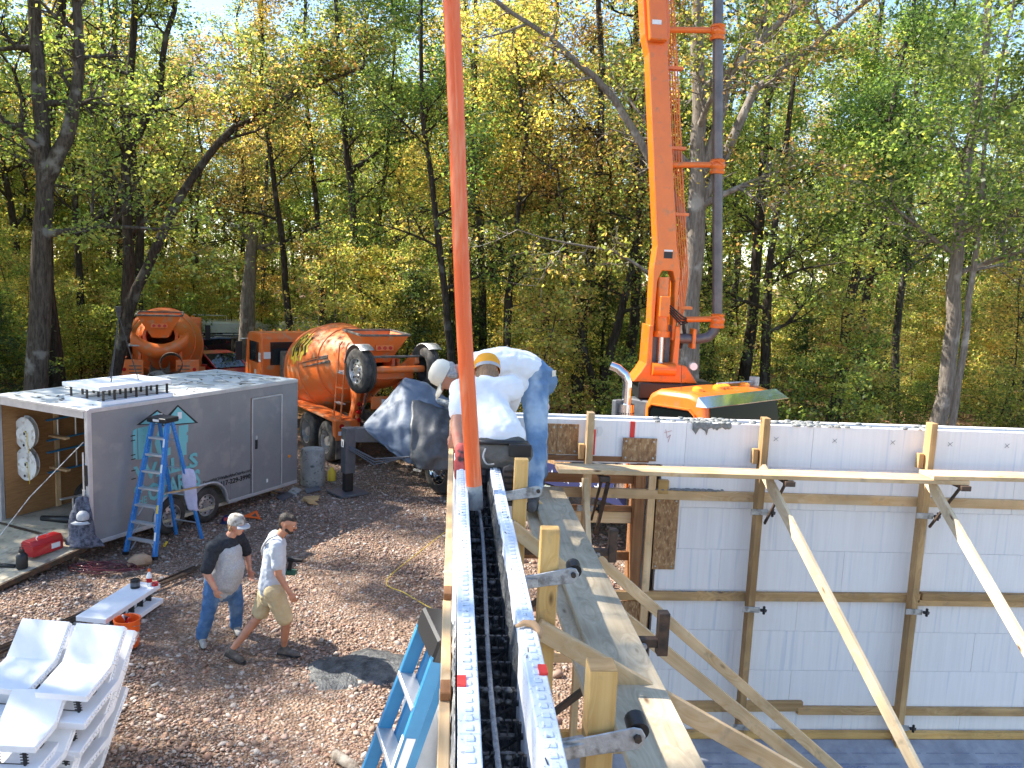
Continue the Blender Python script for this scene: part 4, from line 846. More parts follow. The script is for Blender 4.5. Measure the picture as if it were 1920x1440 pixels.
# big aqua letters stand on a darker skin like blocks
S2 = dict(parent=tr)
flat('letter_block', [(.80,1.50),(.88,1.48),(.88,2.00),(.80,1.97)], 'aqua', .004)
fit_text('lettering','I','aqua',tr,(.90,-.004,1.47),(1,0,0),(-.02,0,1),.27,.53,bold=.06); fit_text('lettering','C','aqua',tr,(1.22,-.004,1.43),(1,0,-.03),(0,0,1),.42,.53,bold=.05); fit_text('lettering','F','aqua',tr,(1.72,-.004,1.38),(1,0,-.05),(0,0,1),.42,.53,bold=.05)
fit_text('lettering','WALLS','aqua',tr,(.80,-.004,1.10),(1,0,.02),(0,0,1),1.34,.27,bold=.035); fit_text('lettering','OF','aqua',tr,(.80,-.004,.90),(1,0,0),(0,0,1),.20,.13,bold=.02); fit_text('lettering','THE','aqua',tr,(.80,-.004,.70),(1,0,0),(0,0,1),.25,.13,bold=.02)
fit_text('lettering','OZARKS','aqua',tr,(1.09,-.004,.70),(1,0,.14),(0,0,1),1.06,.32,bold=.035)
fit_text('lettering','David@ICFWallsoftheOzarks.com','black_paint',tr,(2.27,-.004,.735),(1,0,.008),(0,0,1),1.19,.085,bold=.012); fit_text('lettering','417-229-3990','black_paint',tr,(2.66,-.004,.62),(1,0,.01),(0,0,1),.79,.10,bold=.03)
for z in (1.88,1.80,1.56,1.49,1.30,1.16): flat('tick_mark', [(.755,z),(.84,z+.003),(.84,z+.018),(.755,z+.015)], 'black_paint', .006)
for k in range(5):
    z = 1.95-.1*k; flat('rivet_line', [(1.0,z),(1.012,z),(1.012,z+.012),(1.0,z+.012)], 'trailer_skin', .007)
# ramp door lying down behind
rp = MB().add([(-.08,.02,.20),(-.08,W_-.02,.20),(-1.75,W_-.02,-.02),(-1.75,.02,-.02),(-.08,.02,.27),(-.08,W_-.02,.27),(-1.75,W_-.02,.045),(-1.75,.02,.045)],[(0,1,2,3),(7,6,5,4),(0,4,5,1),(1,5,6,2),(2,6,7,3),(3,7,4,0)]).build('ramp_door','ply_floor',tr)
MB().bar((-.08,.0,.25),(-1.75,.0,.025),.05,.075).build('ramp_edge','steel_rod',rp); MB().bar((-1.76,.02,.02),(-1.76,W_-.02,.02),.05,.06).build('ramp_edge','steel_rod',rp); MB().bar((-.10,.06,.282),(-.10,W_-.06,.282),.05,.01).build('ramp_hinge','steel_rod',rp)
MB().tube([(-.0,.12,1.9),(-.6,.55,1.1),(-1.2,.9,.16)], .008, 6).build('ramp_cable','galv',rp)

TP = Matrix.Translation((-5.55,12.92,0)) @ Matrix.Rotation(rad(60),4,'Z')
def tl(x, y, z): return TP @ Vector((x,y,z))
# things inside the trailer
for i, z in enumerate((1.55, 1.02)):
    s = thing('cable_spool', ('upper','lower')[i]+' white round spool hanging inside the open trailer', 'spool', tl(.30,2.0,z+.2), rad(60), 'white spools')
    for x in (0, .14):
        f_o = MB().lathe([(0,-.006),(.275,-.006),(.28,0),(.275,.006),(0,.006)], 36, Matrix.Translation((x,x*.8,0)) @ Matrix.Rotation(rad(90),4,'Y')).build('flange','white_dirty',s,smooth=True)
        if x == 0:
            mb = MB()
            for dx, dz, r in ((0,0,.026),(.05,.045,.012),(-.05,.04,.012),(.05,-.04,.012),(-.05,-.04,.012),(.02,-.2,.024)): mb.cyl((-.0065,dx,dz),(-.012,dx,dz), r, n=12)
            mb.build('hub_hole','black_plastic',f_o)
    MB().cyl((.0,0,0),(.14,.11,0), .13, n=20).build('core','white_dirty',s,smooth=True)
    MB().tube([(-.02,-.03,.05),(-.03,-.10,.02),(-.03,-.10,-.1),(-.02,-.12,-.28),(-.01,-.1,-.32)], .006, 6).build('yellow_cord','yellow_plastic',s)
def ladder(name, label, p0, p1, side, width, n, rail, mat, rungmat='alum', railw=.025):
    t = thing(name, label, 'ladder', p0); p0 = Vector(p0); e = Vector(p1)-p0; side = Vector(side).normalized()
    for s in (-.5,.5): MB().bar(side*s*width, e+side*s*width, railw, rail, e.cross(side)).build('rail', mat, t, bevel=.003)
    for i in range(n): q = e*((i+.6)/n); MB().tube([q-side*width*.48, q+side*width*.48], .016, 8).build('rung', rungmat, t, smooth=True)
    return t
ladder('extension_ladder', 'upper blue ladder hung on the inner wall of the trailer', tl(.75,2.08,1.72), tl(4.2,2.08,1.85), (0,0,1), .36, 10, .06, 'ladder_teal')
ladder('extension_ladder', 'lower blue ladder hung on the inner wall of the trailer', tl(.75,2.08,1.15), tl(4.2,2.08,1.25), (0,0,1), .36, 10, .06, 'ladder_teal')
ladder('aluminium_ladder', 'dirty aluminium ladder standing on edge on the trailer floor', tl(.45,1.35,.50), tl(3.6,.9,.55), (0,0,1), .36, 9, .05, 'alum')
for z in (1.60,1.03): 
    o = board('shelf_bracket', tl(.9,2.2,z), tl(.9,1.75,z), .09, .04, 'wood_new', label=('upper' if z > 1.5 else 'lower')+' wooden arm holding a ladder inside the trailer', cat='bracket', group='wooden ladder arms')
rk = thing('wooden_rack', 'pale wooden rack with rungs just inside the trailer opening', 'rack', tl(.42,.42,Z0+.02), rad(60))
board('upright', (0,0,0),(0,0,1.85), .09,.04,'wood_new',rk,up=(0,1,0)); board('upright', (.45,-.25,0),(.45,-.25,1.85), .09,.04,'wood_new',rk,up=(0,1,0))
for z in (.45,1.15,1.80): board('rung', (.03,-.02,z),(.43,-.24,z), .04,.09,'wood_new',rk)
# plaid jacket and cap hanging on the corner post
jk = cloth_blob('plaid_jacket', [tuple(tl(-.12,.02,z))[:2]+(z,rx,ry) for z, rx, ry in ((1.08,.015,.015),(1.04,.06,.04),(.95,.10,.06),(.80,.13,.07),(.66,.15,.07),(.50,.18,.075),(.40,.22,.08),(.31,.25,.09),(.285,.26,.09))], 'cloth_plaid', seed=4, amp=.045, label='dark plaid jacket hanging on the trailer corner', cat='jacket')
hp = tl(-.2,-.09,.80); cp = thing('sun_hat','pale cloth hat hanging on the trailer corner over the jacket','hat',tuple(hp))
MB().lathe([(0,.09),(.055,.075),(.088,.03),(.092,-.02),(.08,-.05)], 18).build('crown','cap_grey',cp,smooth=2); MB().lathe([(.10,-.06),(.17,-.085),(.165,-.09),(.10,-.07)],12,None,rad(-150),rad(-30)).build('brim','cap_grey',cp,smooth=2)
# red tool box and black bottle on the ramp
tb = thing('tool_box','red metal tool box standing on the ramp','tool box', tl(-.52,.42,.235), rad(64)); 
MB().box(-.26,.26,-.13,.13,0,.17).build('body','red_paint',tb,bevel=.008); MB().prism([(-.135,.172),(.135,.172),(.08,.235),(-.08,.235)],(-.265,0,0),(0,1,0),(0,0,1),(1,0,0),.53).build('lid','red_paint',tb,bevel=.006); MB().tube([(-.1,0,.235),(-.08,0,.27),(.08,0,.27),(.1,0,.235)],.01,6).build('handle','alum',tb)
MB().box(.05,.2,-.136,-.131,.05,.13).build('badge','sticker_white',tb)
bt = thing('water_bottle','black insulated bottle standing on the ramp edge','bottle', tl(-.98,.22,.16)); 
MB().lathe([(0,0),(.075,0),(.08,.02),(.08,.19),(.055,.225),(.04,.235),(.04,.27),(0,.272)],20).build('body','black_plastic',bt,smooth=True); MB().tube([(-.02,0,.27),(-.02,0,.315),(.02,0,.315),(.02,0,.27)],.008,6).build('carry_loop','black_plastic',bt)
MB().tube([tuple(tl(-1.0,.35,.165)),tuple(tl(-1.05,.5,.16)),tuple(tl(-1.1,.62,.15)),tuple(tl(-1.02,.7,.16))],[.03,.035,.03,.02],8).build('black_strap','black_plastic',smooth=2,label='black strap bundle lying beside the bottle on the ramp',cat='strap')
MB().tube([tuple(tl(.35,1.7,.32)),tuple(tl(.5,1.2,.34)),tuple(tl(.8,.9,.33))],[.05,.07,.04],8).build('black_bag','black_plastic',smooth=2,label='long black bag lying on the trailer floor',cat='bag')
# block of foam forms with ties on the roof
rfm = thing('foam_form_block','white foam form with black ties lying on the trailer roof','foam form', tl(.98,.50,Z1+.013), rad(58))
MB().box(-.68,.68,-.46,.46,0,.065).build('lower_panel','foam',rfm,bevel=.005); MB().box(-.70,.66,-.44,.48,.235,.30).build('upper_panel','foam',rfm,bevel=.005)
tie = None
for k in range(7):
    for v in (-.40, 0, .40):
        x = -.60+.2*k
        if tie is None:
            tie = MB().box(-.008,.008,-.022,.022,.066,.234).bar((-.1,0,.09),(.1,0,.09),.008,.008).bar((-.1,0,.21),(.1,0,.21),.008,.008).build('plastic_tie','black_plastic',rfm)
            tie.location = (x,v,0)
        else: t2 = tie.copy(); C.objects.link(t2); t2.parent = rfm; t2.location = (x,v,0)
tripod = thing('survey_tripod','thin dark tripod with a small instrument standing on the trailer roof foam','tripod', tl(.98,.50,Z1+.32), 0)
for a in (.4, 2.5, 4.6): MB().tube([(0,0,1.05),(.28*math.cos(a),.28*math.sin(a),.0)],[.012,.008],6).build('leg','black_plastic',tripod)
MB().cyl((0,0,1.05),(0,0,1.13),.035,n=12).box(-.04,.05,-.04,.04,1.13,1.22).build('instrument_head','black_plastic',tripod,bevel=.004)
# twigs and leaves on the roof
mb = MB(); R = random.Random(2)
for i in range(26):
    x, y = R.uniform(1.8,4.5), R.uniform(.2,1.9); a = R.uniform(0,6.28); l = R.uniform(.08,.4); mb.tube([(x,y,Z1+.018),(x+l*.5*math.cos(a),y+l*.5*math.sin(a),Z1+.03),(x+l*math.cos(a+.3),y+l*math.sin(a+.3),Z1+.02)],.005,4)
for i in range(26):
    x, y = R.choice(((R.uniform(.1,.5),R.uniform(.1,2)),(R.uniform(1.8,4.6),R.uniform(.1,2)))); a = R.uniform(0,6.28); mb.prism([(-.05,0),(0,-.025),(.05,0),(0,.025)],(x,y,Z1+.015),(math.cos(a),math.sin(a),.15),(-math.sin(a),math.cos(a),0),(0,0,1),.004)
o = mb.build('roof_debris','bark',None,label='twigs and dead leaves lying on the trailer roof',kind='stuff'); o.matrix_world = TP

# ------------------------------------------------------------ blue step ladder standing open
st = thing('step_ladder','tall blue fibreglass step ladder standing open in front of the trailer','ladder',(-4.90,13.15,0), math.atan2(-.22,.54))
def rl(x, y, z): return (x,y,z)
for s in (-1,1):
    MB().bar((s*.29,0,.0),(s*.145,.50,2.14), .045, .085, (0,1,0)).build('front_rail','ladder_blue',st,bevel=.004)
    MB().bar((s*.27,1.16,.0),(s*.13,.62,2.14), .038, .06, (0,1,0)).build('rear_rail','ladder_blue',st,bevel=.004)
    MB().bar((s*.29,0,.0),(s*.286,.012,.05), .055, .095, (0,1,0)).build('foot','black_plastic',st)
    MB().bar((s*.235,.27,1.0),(s*.215,.93,.95), .012, .02).build('spreader','galv',st)
for i in range(7):
    z = .27+.268*i; t = z/2.14; w_ = .29-(.145)*t; y = .5*t
    MB().box(-w_+.012,w_-.012,y-.045,y+.045,z-.022,z+.012).build('step','alum',st,bevel=.003)
    if i in (0,1,2):
        for s in (-1,1): MB().bar((s*(w_-.02),y+.02,z-.20),(s*(w_-.14),y+.02,z-.02),.006,.02).build('step_brace','alum',st)
for i in range(4): z = .3+.5*i; t = z/2.14; MB().tube([(-.27+.14*t,1.16-.54*t,z),(.27-.14*t,1.16-.54*t,z)],.012,6).build('rear_bar','alum',st)
MB().box(-.19,.19,.40,.72,2.13,2.21).build('top_cap','black_plastic',st,bevel=.012); MB().box(-.06,.06,.398,.399,2.15,2.19).build('badge','sticker_white',st)
for z, m_ in ((1.75,'sticker_white'),(1.35,'sticker_white'),(.72,'yellow_plastic'),(.30,'sticker_white')):
    t = z/2.14; MB().bar((.29-.145*t,.5*t-.0435,z),(.29-.145*(t+.06),.5*(t+.06)-.0435,z+.13), .034,.003,(0,-1,.25)).build('sticker',m_,st)
tw = cloth_blob('hanging_towel',[(-4.38+.02*i,13.86,z,rx,.022) for i,(z,rx) in enumerate(((1.30,.05),(1.28,.10),(1.15,.105),(.95,.09),(.78,.095),(.62,.085),(.58,.08)))],'cloth_lav',seed=8,amp=.018,label='lavender towel hanging from the back rail of the step ladder',cat='towel')
MB().bar((-4.62,13.42,.98),(-4.15,13.75,1.02),.05,.02).build('tool_bar','wood_dark',label='brown stick laid across the step ladder',cat='stick')
# ------------------------------------------------------------ concrete mixer trucks
def mixer(label, loc, rz, booster=True, number='11', logo=True):
    t = thing('mixer_truck', label, 'truck', loc, rz, 'concrete mixer trucks'); O = 'orange_dusty'
    MB().box(-.6,7.2,-.45,-.33,.75,1.0).build('chassis_rail','dust_dark',t); MB().box(-.6,7.2,.33,.45,.75,1.0).build('chassis_rail','dust_dark',t)
    for x in (0,1.35):
        for s in (-1,1): wheel(t,(x,s*1.02,.52),(0,s,0),.52,.42,.58,.55,'rim'); MB().box(x-.02,x+.02,-.9,.9,.47,.57).build('axle','dust_dark',t) if s > 0 else None
    for s in (-1,1): wheel(t,(6.3,s*1.05,.52),(0,s,0),.52,.30,.58,.2,'rim')
    # drum: axis rises to the rear
    a = Vector((4.45,0,1.60)); b = Vector((-.25,0,2.52)); ax = (b-a); Ld = ax.length; q = ax.normalized().to_track_quat('Z','Y').to_matrix().to_4x4(); m = Matrix.Translation(a) @ q
    prof = [(0,0),(.55,.02),(.78,.12),(1.02,.75),(1.19,1.35),(1.23,1.55),(1.23,2.35),(1.20,2.5),(.98,3.3),(.72,4.2),(.56,Ld-.12),(.50,Ld),(.42,Ld-.02),(.40,Ld-.5)]
    drum = MB().lathe(prof, 48, m).build('drum', O, t, smooth=True)
    for z, r in ((1.35,1.20),(2.5,1.205),(3.3,.99)): MB().lathe([(r-.01,z-.015),(r+.012,z-.008),(r+.012,z+.008),(r-.01,z+.015)],48,m).build('weld_seam',O,drum,smooth=True)
    if logo:   # splash emblem painted on the flank: yellow patch, black strokes, following the drum
        def on(u, v, dr):   # u angle from +Y(left) upward, v along axis
            ps = [(p[1],p[0]) for p in prof[3:10]]
            r = np.interp(v,[p[0] for p in ps],[p[1] for p in ps])+dr
            return m @ Vector((r*math.cos(u), r*math.sin(u), v))
        # find angle pointing to local +Y and up
        def ang(d): d3 = (q.inverted() @ Vector(d)); return math.atan2(d3.y, d3.x)
        uc = ang((0,.86,.50)); sg = 1 if ang((0,.6,.8)) > uc else -1
        def patch(name, poly, mat, dr):
            mb = MB(); n = len(poly); cu = sum(p[0] for p in poly)/n; cv = sum(p[1] for p in poly)/n
            mb.v = [tuple(on(uc+sg*cu, cv, dr))] + [tuple(on(uc+sg*(cu+(u-cu)*f), cv+(v-cv)*f, dr)) for f in (.5,1) for u, v in poly]
            mb.f = [(0,1+i,1+(i+1)%n) for i in range(n)] + [(1+i,1+n+i,1+n+(i+1)%n,1+(i+1)%n) for i in range(n)]
            mb.build(name, mat, drum, smooth=2)
        R = random.Random(6)
        patch('emblem_splash', [( .34*math.sin(k*.35)*(1+.25*(k%2)), 2.30+.42*math.cos(k*.35)*(1+.3*(k%2))) for k in range(18)], 'yellow_plastic', .006)
        for k in range(5):
            v = 1.98+.16*k; mb = MB(); pp = [on(uc+sg*(-.22+.1*(k%2)), v+.1, .012), on(uc+sg*(.0), v-.02, .012), on(uc+sg*(.2+.05*(k%3)), v+.08, .012)]
            for p_, q_ in zip(pp[:-1], pp[1:]): mb.bar(p_, q_, .10, .004, m.to_3x3() @ Vector((math.cos(uc),math.sin(uc),0)))
            mb.build('emblem_letter','black_paint',drum)
        for (u0, v0, u1, v1, wd) in ((-.42,2.5,-.30,3.7,.035),(-.50,2.7,-.42,3.8,.06),(-.33,2.9,-.24,3.7,.02)):
            mb = MB(); k = 8
            for i in range(k):
                s0, s1 = i/k, (i+1)/k; mb.bar(on(uc+sg*(u0+(u1-u0)*s0),v0+(v1-v0)*s0,.010), on(uc+sg*(u0+(u1-u0)*s1),v0+(v1-v0)*s1,.010), wd*(.3+1.4*s0), .004, m.to_3x3() @ Vector((math.cos(uc),math.sin(uc),0)))
            mb.build('emblem_streak','black_paint',drum)
    # fender deck and steps
    for s in (-1,1):
        MB().box(-.75,3.3,min(s*.72,s*1.27),max(s*.72,s*1.27),1.10,1.15).build('fender_deck',O,t,bevel=.01)
        MB().prism([(-.75,1.10),(-.55,1.10),(-.62,.78),(-.75,.74)],(0,s*1.26 if s>0 else -1.27,0),(1,0,0),(0,0,1),(0,1,0),.01).build('fender_end',O,t)
        MB().box(-.78,-.752,min(s*.72,s*1.27),max(s*.72,s*1.27),.68,1.149).build('rear_apron',O,t,bevel=.004)
        MB().cyl((-.781,s*1.12,1.02),(-.80,s*1.12,1.02),.06,n=16).build('tail_lamp','lamp_red',t); MB().box(-.783,-.7815,min(s*.8,s*1.2),max(s*.8,s*1.2),.80,.90).build('reflector_plate','sticker_white',t)
        MB().box(-.735,-.72,min(s*.78,s*1.24),max(s*.78,s*1.24),.22,.72).build('mud_flap','dust_dark',t)
    # rear pedestal, hopper, chute
    for s in (-1,1):
        MB().prism([(-.55,.9),(-.25,.9),(-.05,1.9),(-.1,2.55),(-.3,2.55),(-.35,1.8)],(0,s*.58-.04,0),(1,0,0),(0,0,1),(0,1,0),.08).build('pedestal_leg',O,t,bevel=.01)
        mb = MB()
        for k in range(3): mb.cyl((-.585 if k else -.58,s*.58,1.25+.2*k),(-.62,s*.58,1.25+.2*k),.045,n=12)
        for i, (x_, y_, z_) in enumerate(((-.42,s*.58,1.1),(-.42,s*.58,1.3),(-.42,s*.58,1.5))): MB().cyl((x_,y_,z_),(x_-.14,y_,z_),.05,n=14).build('tail_lamp','lamp_red',t)
    MB().add([(-.75,-.62,3.18),(-.75,.62,3.18),(.35,.62,3.22),(.35,-.62,3.22),(-.50,-.22,2.50),(-.50,.22,2.50),(-.12,.3,2.56),(-.12,-.3,2.56)],[(0,1,5,4),(1,2,6,5),(2,3,7,6),(3,0,4,7)]).build('charge_hopper',O,t)
    for a_, b_ in (((-.76,-.64,3.19),(-.76,.64,3.19)),((-.76,.64,3.19),(.36,.64,3.23)),((-.76,-.64,3.19),(.36,-.64,3.23)),((.36,-.64,3.23),(.36,.64,3.23))): MB().bar(a_,b_,.06,.05).build('hopper_rim','dust_dark',t,bevel=.006)
    mb = MB().box(-.70,-.66,-.24,.24,2.80,2.95).build('light_bar',O,t,bevel=.01)
    for k in (-.15,0,.15): MB().cyl((-.70,k,2.875),(-.715,k,2.875),.045,n=12).build('lamp','lamp_red',mb)
    # collector wings: curved orange trough
    mb = MB(); n = 16
    for i in range(n+1):
        t_ = -1+2*i/n; y = .82*t_; z = 1.98+.42*t_*t_; x = -.55+.1*t_*t_
        mb.v += [(x-.10,y,z+.34),(x-.22,y,z+.12),(x-.05,y,z-.12),(x+.12,y,z-.05)]
    mb.f = [(i*4+k, i*4+k+1,(i+1)*4+k+1,(i+1)*4+k) for i in range(n) for k in range(3)]
    cw = mb.build('collector',O,t,smooth=2); sm = cw.modifiers.new('solid','SOLIDIFY'); sm.thickness = .03
    ch = MB(); n = 12
    for i in range(7):
        x = -.55-.16*i; z = 1.75-.085*i
        for k in range(n+1): a_ = math.pi*(1+k/n); ch.v.append((x, .26*math.cos(a_), z+.22*math.sin(a_)))
    ch.f = [(i*(n+1)+k,i*(n+1)+k+1,(i+1)*(n+1)+k+1,(i+1)*(n+1)+k) for i in range(6) for k in range(n)]
    ch = ch.build('chute','dust_dark',t,smooth=2); sm = ch.modifiers.new('solid','SOLIDIFY'); sm.thickness = .02
    MB().tube([(-.55,.05,1.15),(-1.0,.05,1.3),(-1.3,.03,1.30)],.05,8).build('chute_arm','steel_bright',t)
    MB().lathe([(.30,0),(.32,.03),(.32,.30),(.30,.33)],24,Matrix.Translation((-1.25,-.35,1.75)) @ Matrix.Rotation(rad(-70),4,'Y')).build('fold_chute','dust_dark',t,smooth=True)
    if booster:
        for s in (-1,1):
            wheel(t,(-1.3,s*.88,2.42),(-.12,s,0),.53,.30,.58,.2,'rim')
            MB().lathe([(.60,-.17),(.62,-.17),(.62,.17),(.60,.17)],14,Matrix.Translation((-1.3,s*.88,2.42)) @ Matrix.Rotation(rad(90),4,'X'),rad(10),rad(125)).build('wheel_guard','galv',t,smooth=2)
            MB().prism([(-.35,1.1),(-.1,1.1),(-.75,2.55),(-1.2,2.75),(-1.25,2.55),(-.9,2.35)],(0,s*.62-.05,0),(1,0,0),(0,0,1),(0,1,0),.10).build('booster_arm',O,t,bevel=.012)
            MB().tube([(-.3,s*.45,1.0),(-.95,s*.5,2.25)],[.05,.035],10).build('booster_ram','steel_bright',t)
        MB().tube([(-1.3,-.75,2.42),(-1.3,.75,2.42)],.085,12).build('booster_axle',O,t,smooth=True); MB().box(-1.05,-.95,-.62,.62,2.15,2.35).build('cross_beam',O,t,bevel=.012); MB().tube([(-1.22,-.8,2.72),(-1.22,.8,2.72)],.03,8).build('brake_bar','dust_dark',t)
        MB().box(-1.10,-1.04,-.5,.5,1.45,1.75).build('bumper_plate',O,t,bevel=.01); MB().box(-1.106,-1.101,-.3,.25,1.5,1.68).build('plate_sticker','sticker_white',t)
    else:
        for s in (-1,1):
            MB().box(-.78,-.70,min(s*.45,s*1.12),max(s*.45,s*1.12),.55,1.85).build('rear_panel',O,t,bevel=.02)
            for k in range(4): MB().cyl((-.781,s*.98,.9+.22*k),(-.80,s*.98,.9+.22*k),.055,n=12).build('panel_lamp','lamp_red',t)
            for k in range(6): MB().box(-.79,-.781,min(s*.5,s*.85),max(s*.5,s*.85),1.15+.1*k,1.18+.1*k).build('vent_slot','dust_dark',t)
        MB().lathe([(.0,0),(.27,.0),(.29,.05),(.33,.5),(.31,.5)],20,Matrix.Translation((-1.0,0,.95)) @ Matrix.Rotation(rad(-25),4,'Y')).build('chute_bucket','conc_dry',t,smooth=True)
    # ladder with hoops
    lx = -.45
    for x in (lx-.2, lx+.22): MB().tube([(x,1.13,.75),(x,1.02,2.25),(x,.98,2.9),(x+.02,.9,3.0)],.022,8).build('ladder_rail',O,t,smooth=True)
    for k in range(5): MB().box(lx-.2,lx+.22,1.10-.022*k*1.5-.06,1.10-.022*k*1.5+.06,.80+.36*k,.825+.36*k).build('ladder_step','orange_dusty' if k%2 else 'galv',t)
    MB().box(lx-.25,lx+.3,.55,1.0,2.25,2.29).build('top_platform','galv',t)
    # cab
    pr_ = [(5.45,.85),(5.45,2.55),(5.55,2.72),(6.75,2.68),(6.95,2.5),(7.05,1.75),(7.12,1.65),(7.12,.65),(5.6,.65)]
    cb = MB().prism(pr_,(0,-1.12,0),(1,0,0),(0,0,1),(0,1,0),2.24).build('cab',O,t,bevel=.06)
    for s in (-1,1):
        MB().box(5.70,6.62,min(s*1.12,s*1.132),max(s*1.12,s*1.132),1.80,2.42).build('side_window','glass',cb,bevel=.02); MB().box(5.62,6.80,min(s*1.115,s*1.128),max(s*1.115,s*1.128),1.0,1.78).build('door',O,cb,bevel=.01)
        MB().cyl((6.0,s*1.128,1.5),(6.0,s*1.14,1.5),.08,n=16).build('round_sticker','sticker_white',cb)
        MB().box(6.95,7.0,min(s*1.25,s*1.45),max(s*1.25,s*1.45),1.75,2.35).build('mirror','black_plastic',cb,bevel=.015); MB().tube([(6.8,s*1.1,2.45),(6.97,s*1.35,2.42)],.015,6).build('mirror_arm','alum',cb)
    MB().box(5.435,5.452,-.85,.85,1.75,2.45).build('rear_window','glass',cb,bevel=.02)
    MB().box(7.0,7.06,-1.0,1.0,1.78,2.45).build('windshield','glass',cb)
    nb = MB().box(5.436,5.449,.75,1.05,1.95,2.15).build('number_plate','sticker_white',cb)
    ob = MB().box(5.48,5.68,1.121,1.134,1.85,2.12).build('number_plate','sticker_white',cb); text('number',number,.2,'black_paint',ob,frame((5.66,1.136,1.92),(-1,0,0),(0,0,1)),bold=.004)
    text('number','19',.22,'black_paint',cb,frame((5.70,1.131,1.15),(-1,0,0),(0,0,1)),bold=.006)
    for k in range(5): MB().cyl((6.5,-.8+.4*k,2.69),(6.5,-.8+.4*k,2.75),.05,.035,10).build('roof_lamp','lamp_amber',cb)
    MB().box(4.85,5.35,-.6,.6,1.0,2.2).build('water_tank','dust_dark',t,bevel=.05); MB().box(4.9,5.4,.7,1.15,.7,1.15).build('fuel_tank',O,t,bevel=.05)
    return t
mixer('orange mixer truck with its rear axle lifted, striped drum turned to the pump', (-2.0,20.86,-.05), rad(120), True, '11', True)
mixer('orange mixer truck seen from behind left of the red car', (-9.05,26.3,-.15), rad(106), False, '12', False)

# ------------------------------------------------------------ concrete pump truck
PA = Vector((3.75,12.2,0)); prz = math.atan2(-.796,.605)
pt = thing('pump_truck','orange concrete pump truck with raised boom behind the white wall','truck',PA,prz); PTM = Matrix.Translation(PA) @ Matrix.Rotation(prz,4,'Z')
MB().box(-9.4,1.3,.72,.84,.7,.98).build('chassis_rail','grey_dark',pt); MB().box(-9.4,1.3,1.46,1.58,.7,.98).build('chassis_rail','grey_dark',pt)
for x in (-6.5,-5.15):
    wheel(pt,(x,.12,.52),(0,-1,0),.52,.42,.58,.55,'chrome'); wheel(pt,(x,2.18,.52),(0,1,0),.52,.42,.58,.55,'chrome')
for y, s in ((.1,-1),(2.2,1)): wheel(pt,(.55,y,.52),(0,s,0),.52,.3,.58,.2,'chrome')
# cab: roof, pillars, dark glass, chrome visor
cb = MB().prism([(-1.12,.9),(-1.12,2.75),(-1.02,2.95),(-.85,3.04),(-.25,3.06),(-.02,3.01),(.08,2.94),(.22,2.12),(1.35,2.0),(1.5,1.85),(1.55,.7),(-1.0,.7)],(0,.08,0),(1,0,0),(0,0,1),(0,1,0),2.04).build('cab','orange',pt,bevel=.09,smooth=True)
MB().add([(.10,.16,2.90),(.10,2.04,2.90),(.235,2.08,2.14),(.235,.12,2.14)],[(0,1,2,3)]).build('windshield','glass_cab',cb,fix=False)
w_ = MB().prism([(-.98,2.08),(-.98,2.70),(-.93,2.76),(-.22,2.78),(-.12,2.72),(.06,2.08)],(0,.062,0),(1,0,0),(0,0,1),(0,-1,0),.006).build('side_window','glass_cab',cb)
mb = MB()
pth = [(-.98,2.06),(-1.0,2.72),(-.94,2.79),(-.2,2.81),(-.09,2.73),(.09,2.06)]
for p_, q_ in zip(pth[:-1], pth[1:]): mb.bar((p_[0],.058,p_[1]),(q_[0],.058,q_[1]),.02,.05,(0,1,0.01))
mb.build('window_frame','orange',cb)
vz = MB().add([(-.02,.02,3.03),(-.02,2.2,3.03),(.20,2.26,2.90),(.20,-.04,2.90),(-.02,.02,3.022),(-.02,2.2,3.022),(.194,2.25,2.888),(.194,-.03,2.888),(.0,-.05,2.89),(.0,2.27,2.89)],[(0,3,2,1),(4,5,6,7),(0,1,5,4),(3,7,6,2),(0,8,3),(1,2,9)]).build('sun_visor','chrome',cb)
for y in (.45,1.0,1.1,1.2,1.75): MB().lathe([(.075,0),(.07,.045),(.04,.07),(0,.075)],12,Matrix.Translation((-.35,y,3.055)) @ Matrix.Diagonal((1.4,.8,1,1))).build('roof_lamp','lamp_amber',cb,smooth=True)
MB().tube([(-.55,1.25,3.10),(-.35,2.05,3.12)],.018,8).box(-.42,-.3,2.0,2.12,3.05,3.2).build('air_horn','galv',cb); MB().tube([(-.6,.35,3.05),(-.62,.35,3.45)],.005,5).build('antenna','black_plastic',cb)
mr = thing_m = MB().box(.0,.06,-.36,-.16,2.1,2.52).build('mirror','chrome',cb,bevel=.02); MB().tube([(.05,.07,2.6),(.02,-.26,2.62),(.02,-.27,2.05),(.08,.06,2.0)],.014,8).build('mirror_bracket','chrome',mr,smooth=True); MB().lathe([(0,.05),(.09,.03),(.12,0),(0,0)],14,Matrix.Translation((-.05,-.30,2.62))).build('round_mirror','chrome',mr,smooth=True)
MB().tube([(-1.08,.02,2.0),(-1.08,-.02,2.45),(-1.06,.06,2.5)],.018,8).build('grab_handle','chrome',cb,smooth=True)
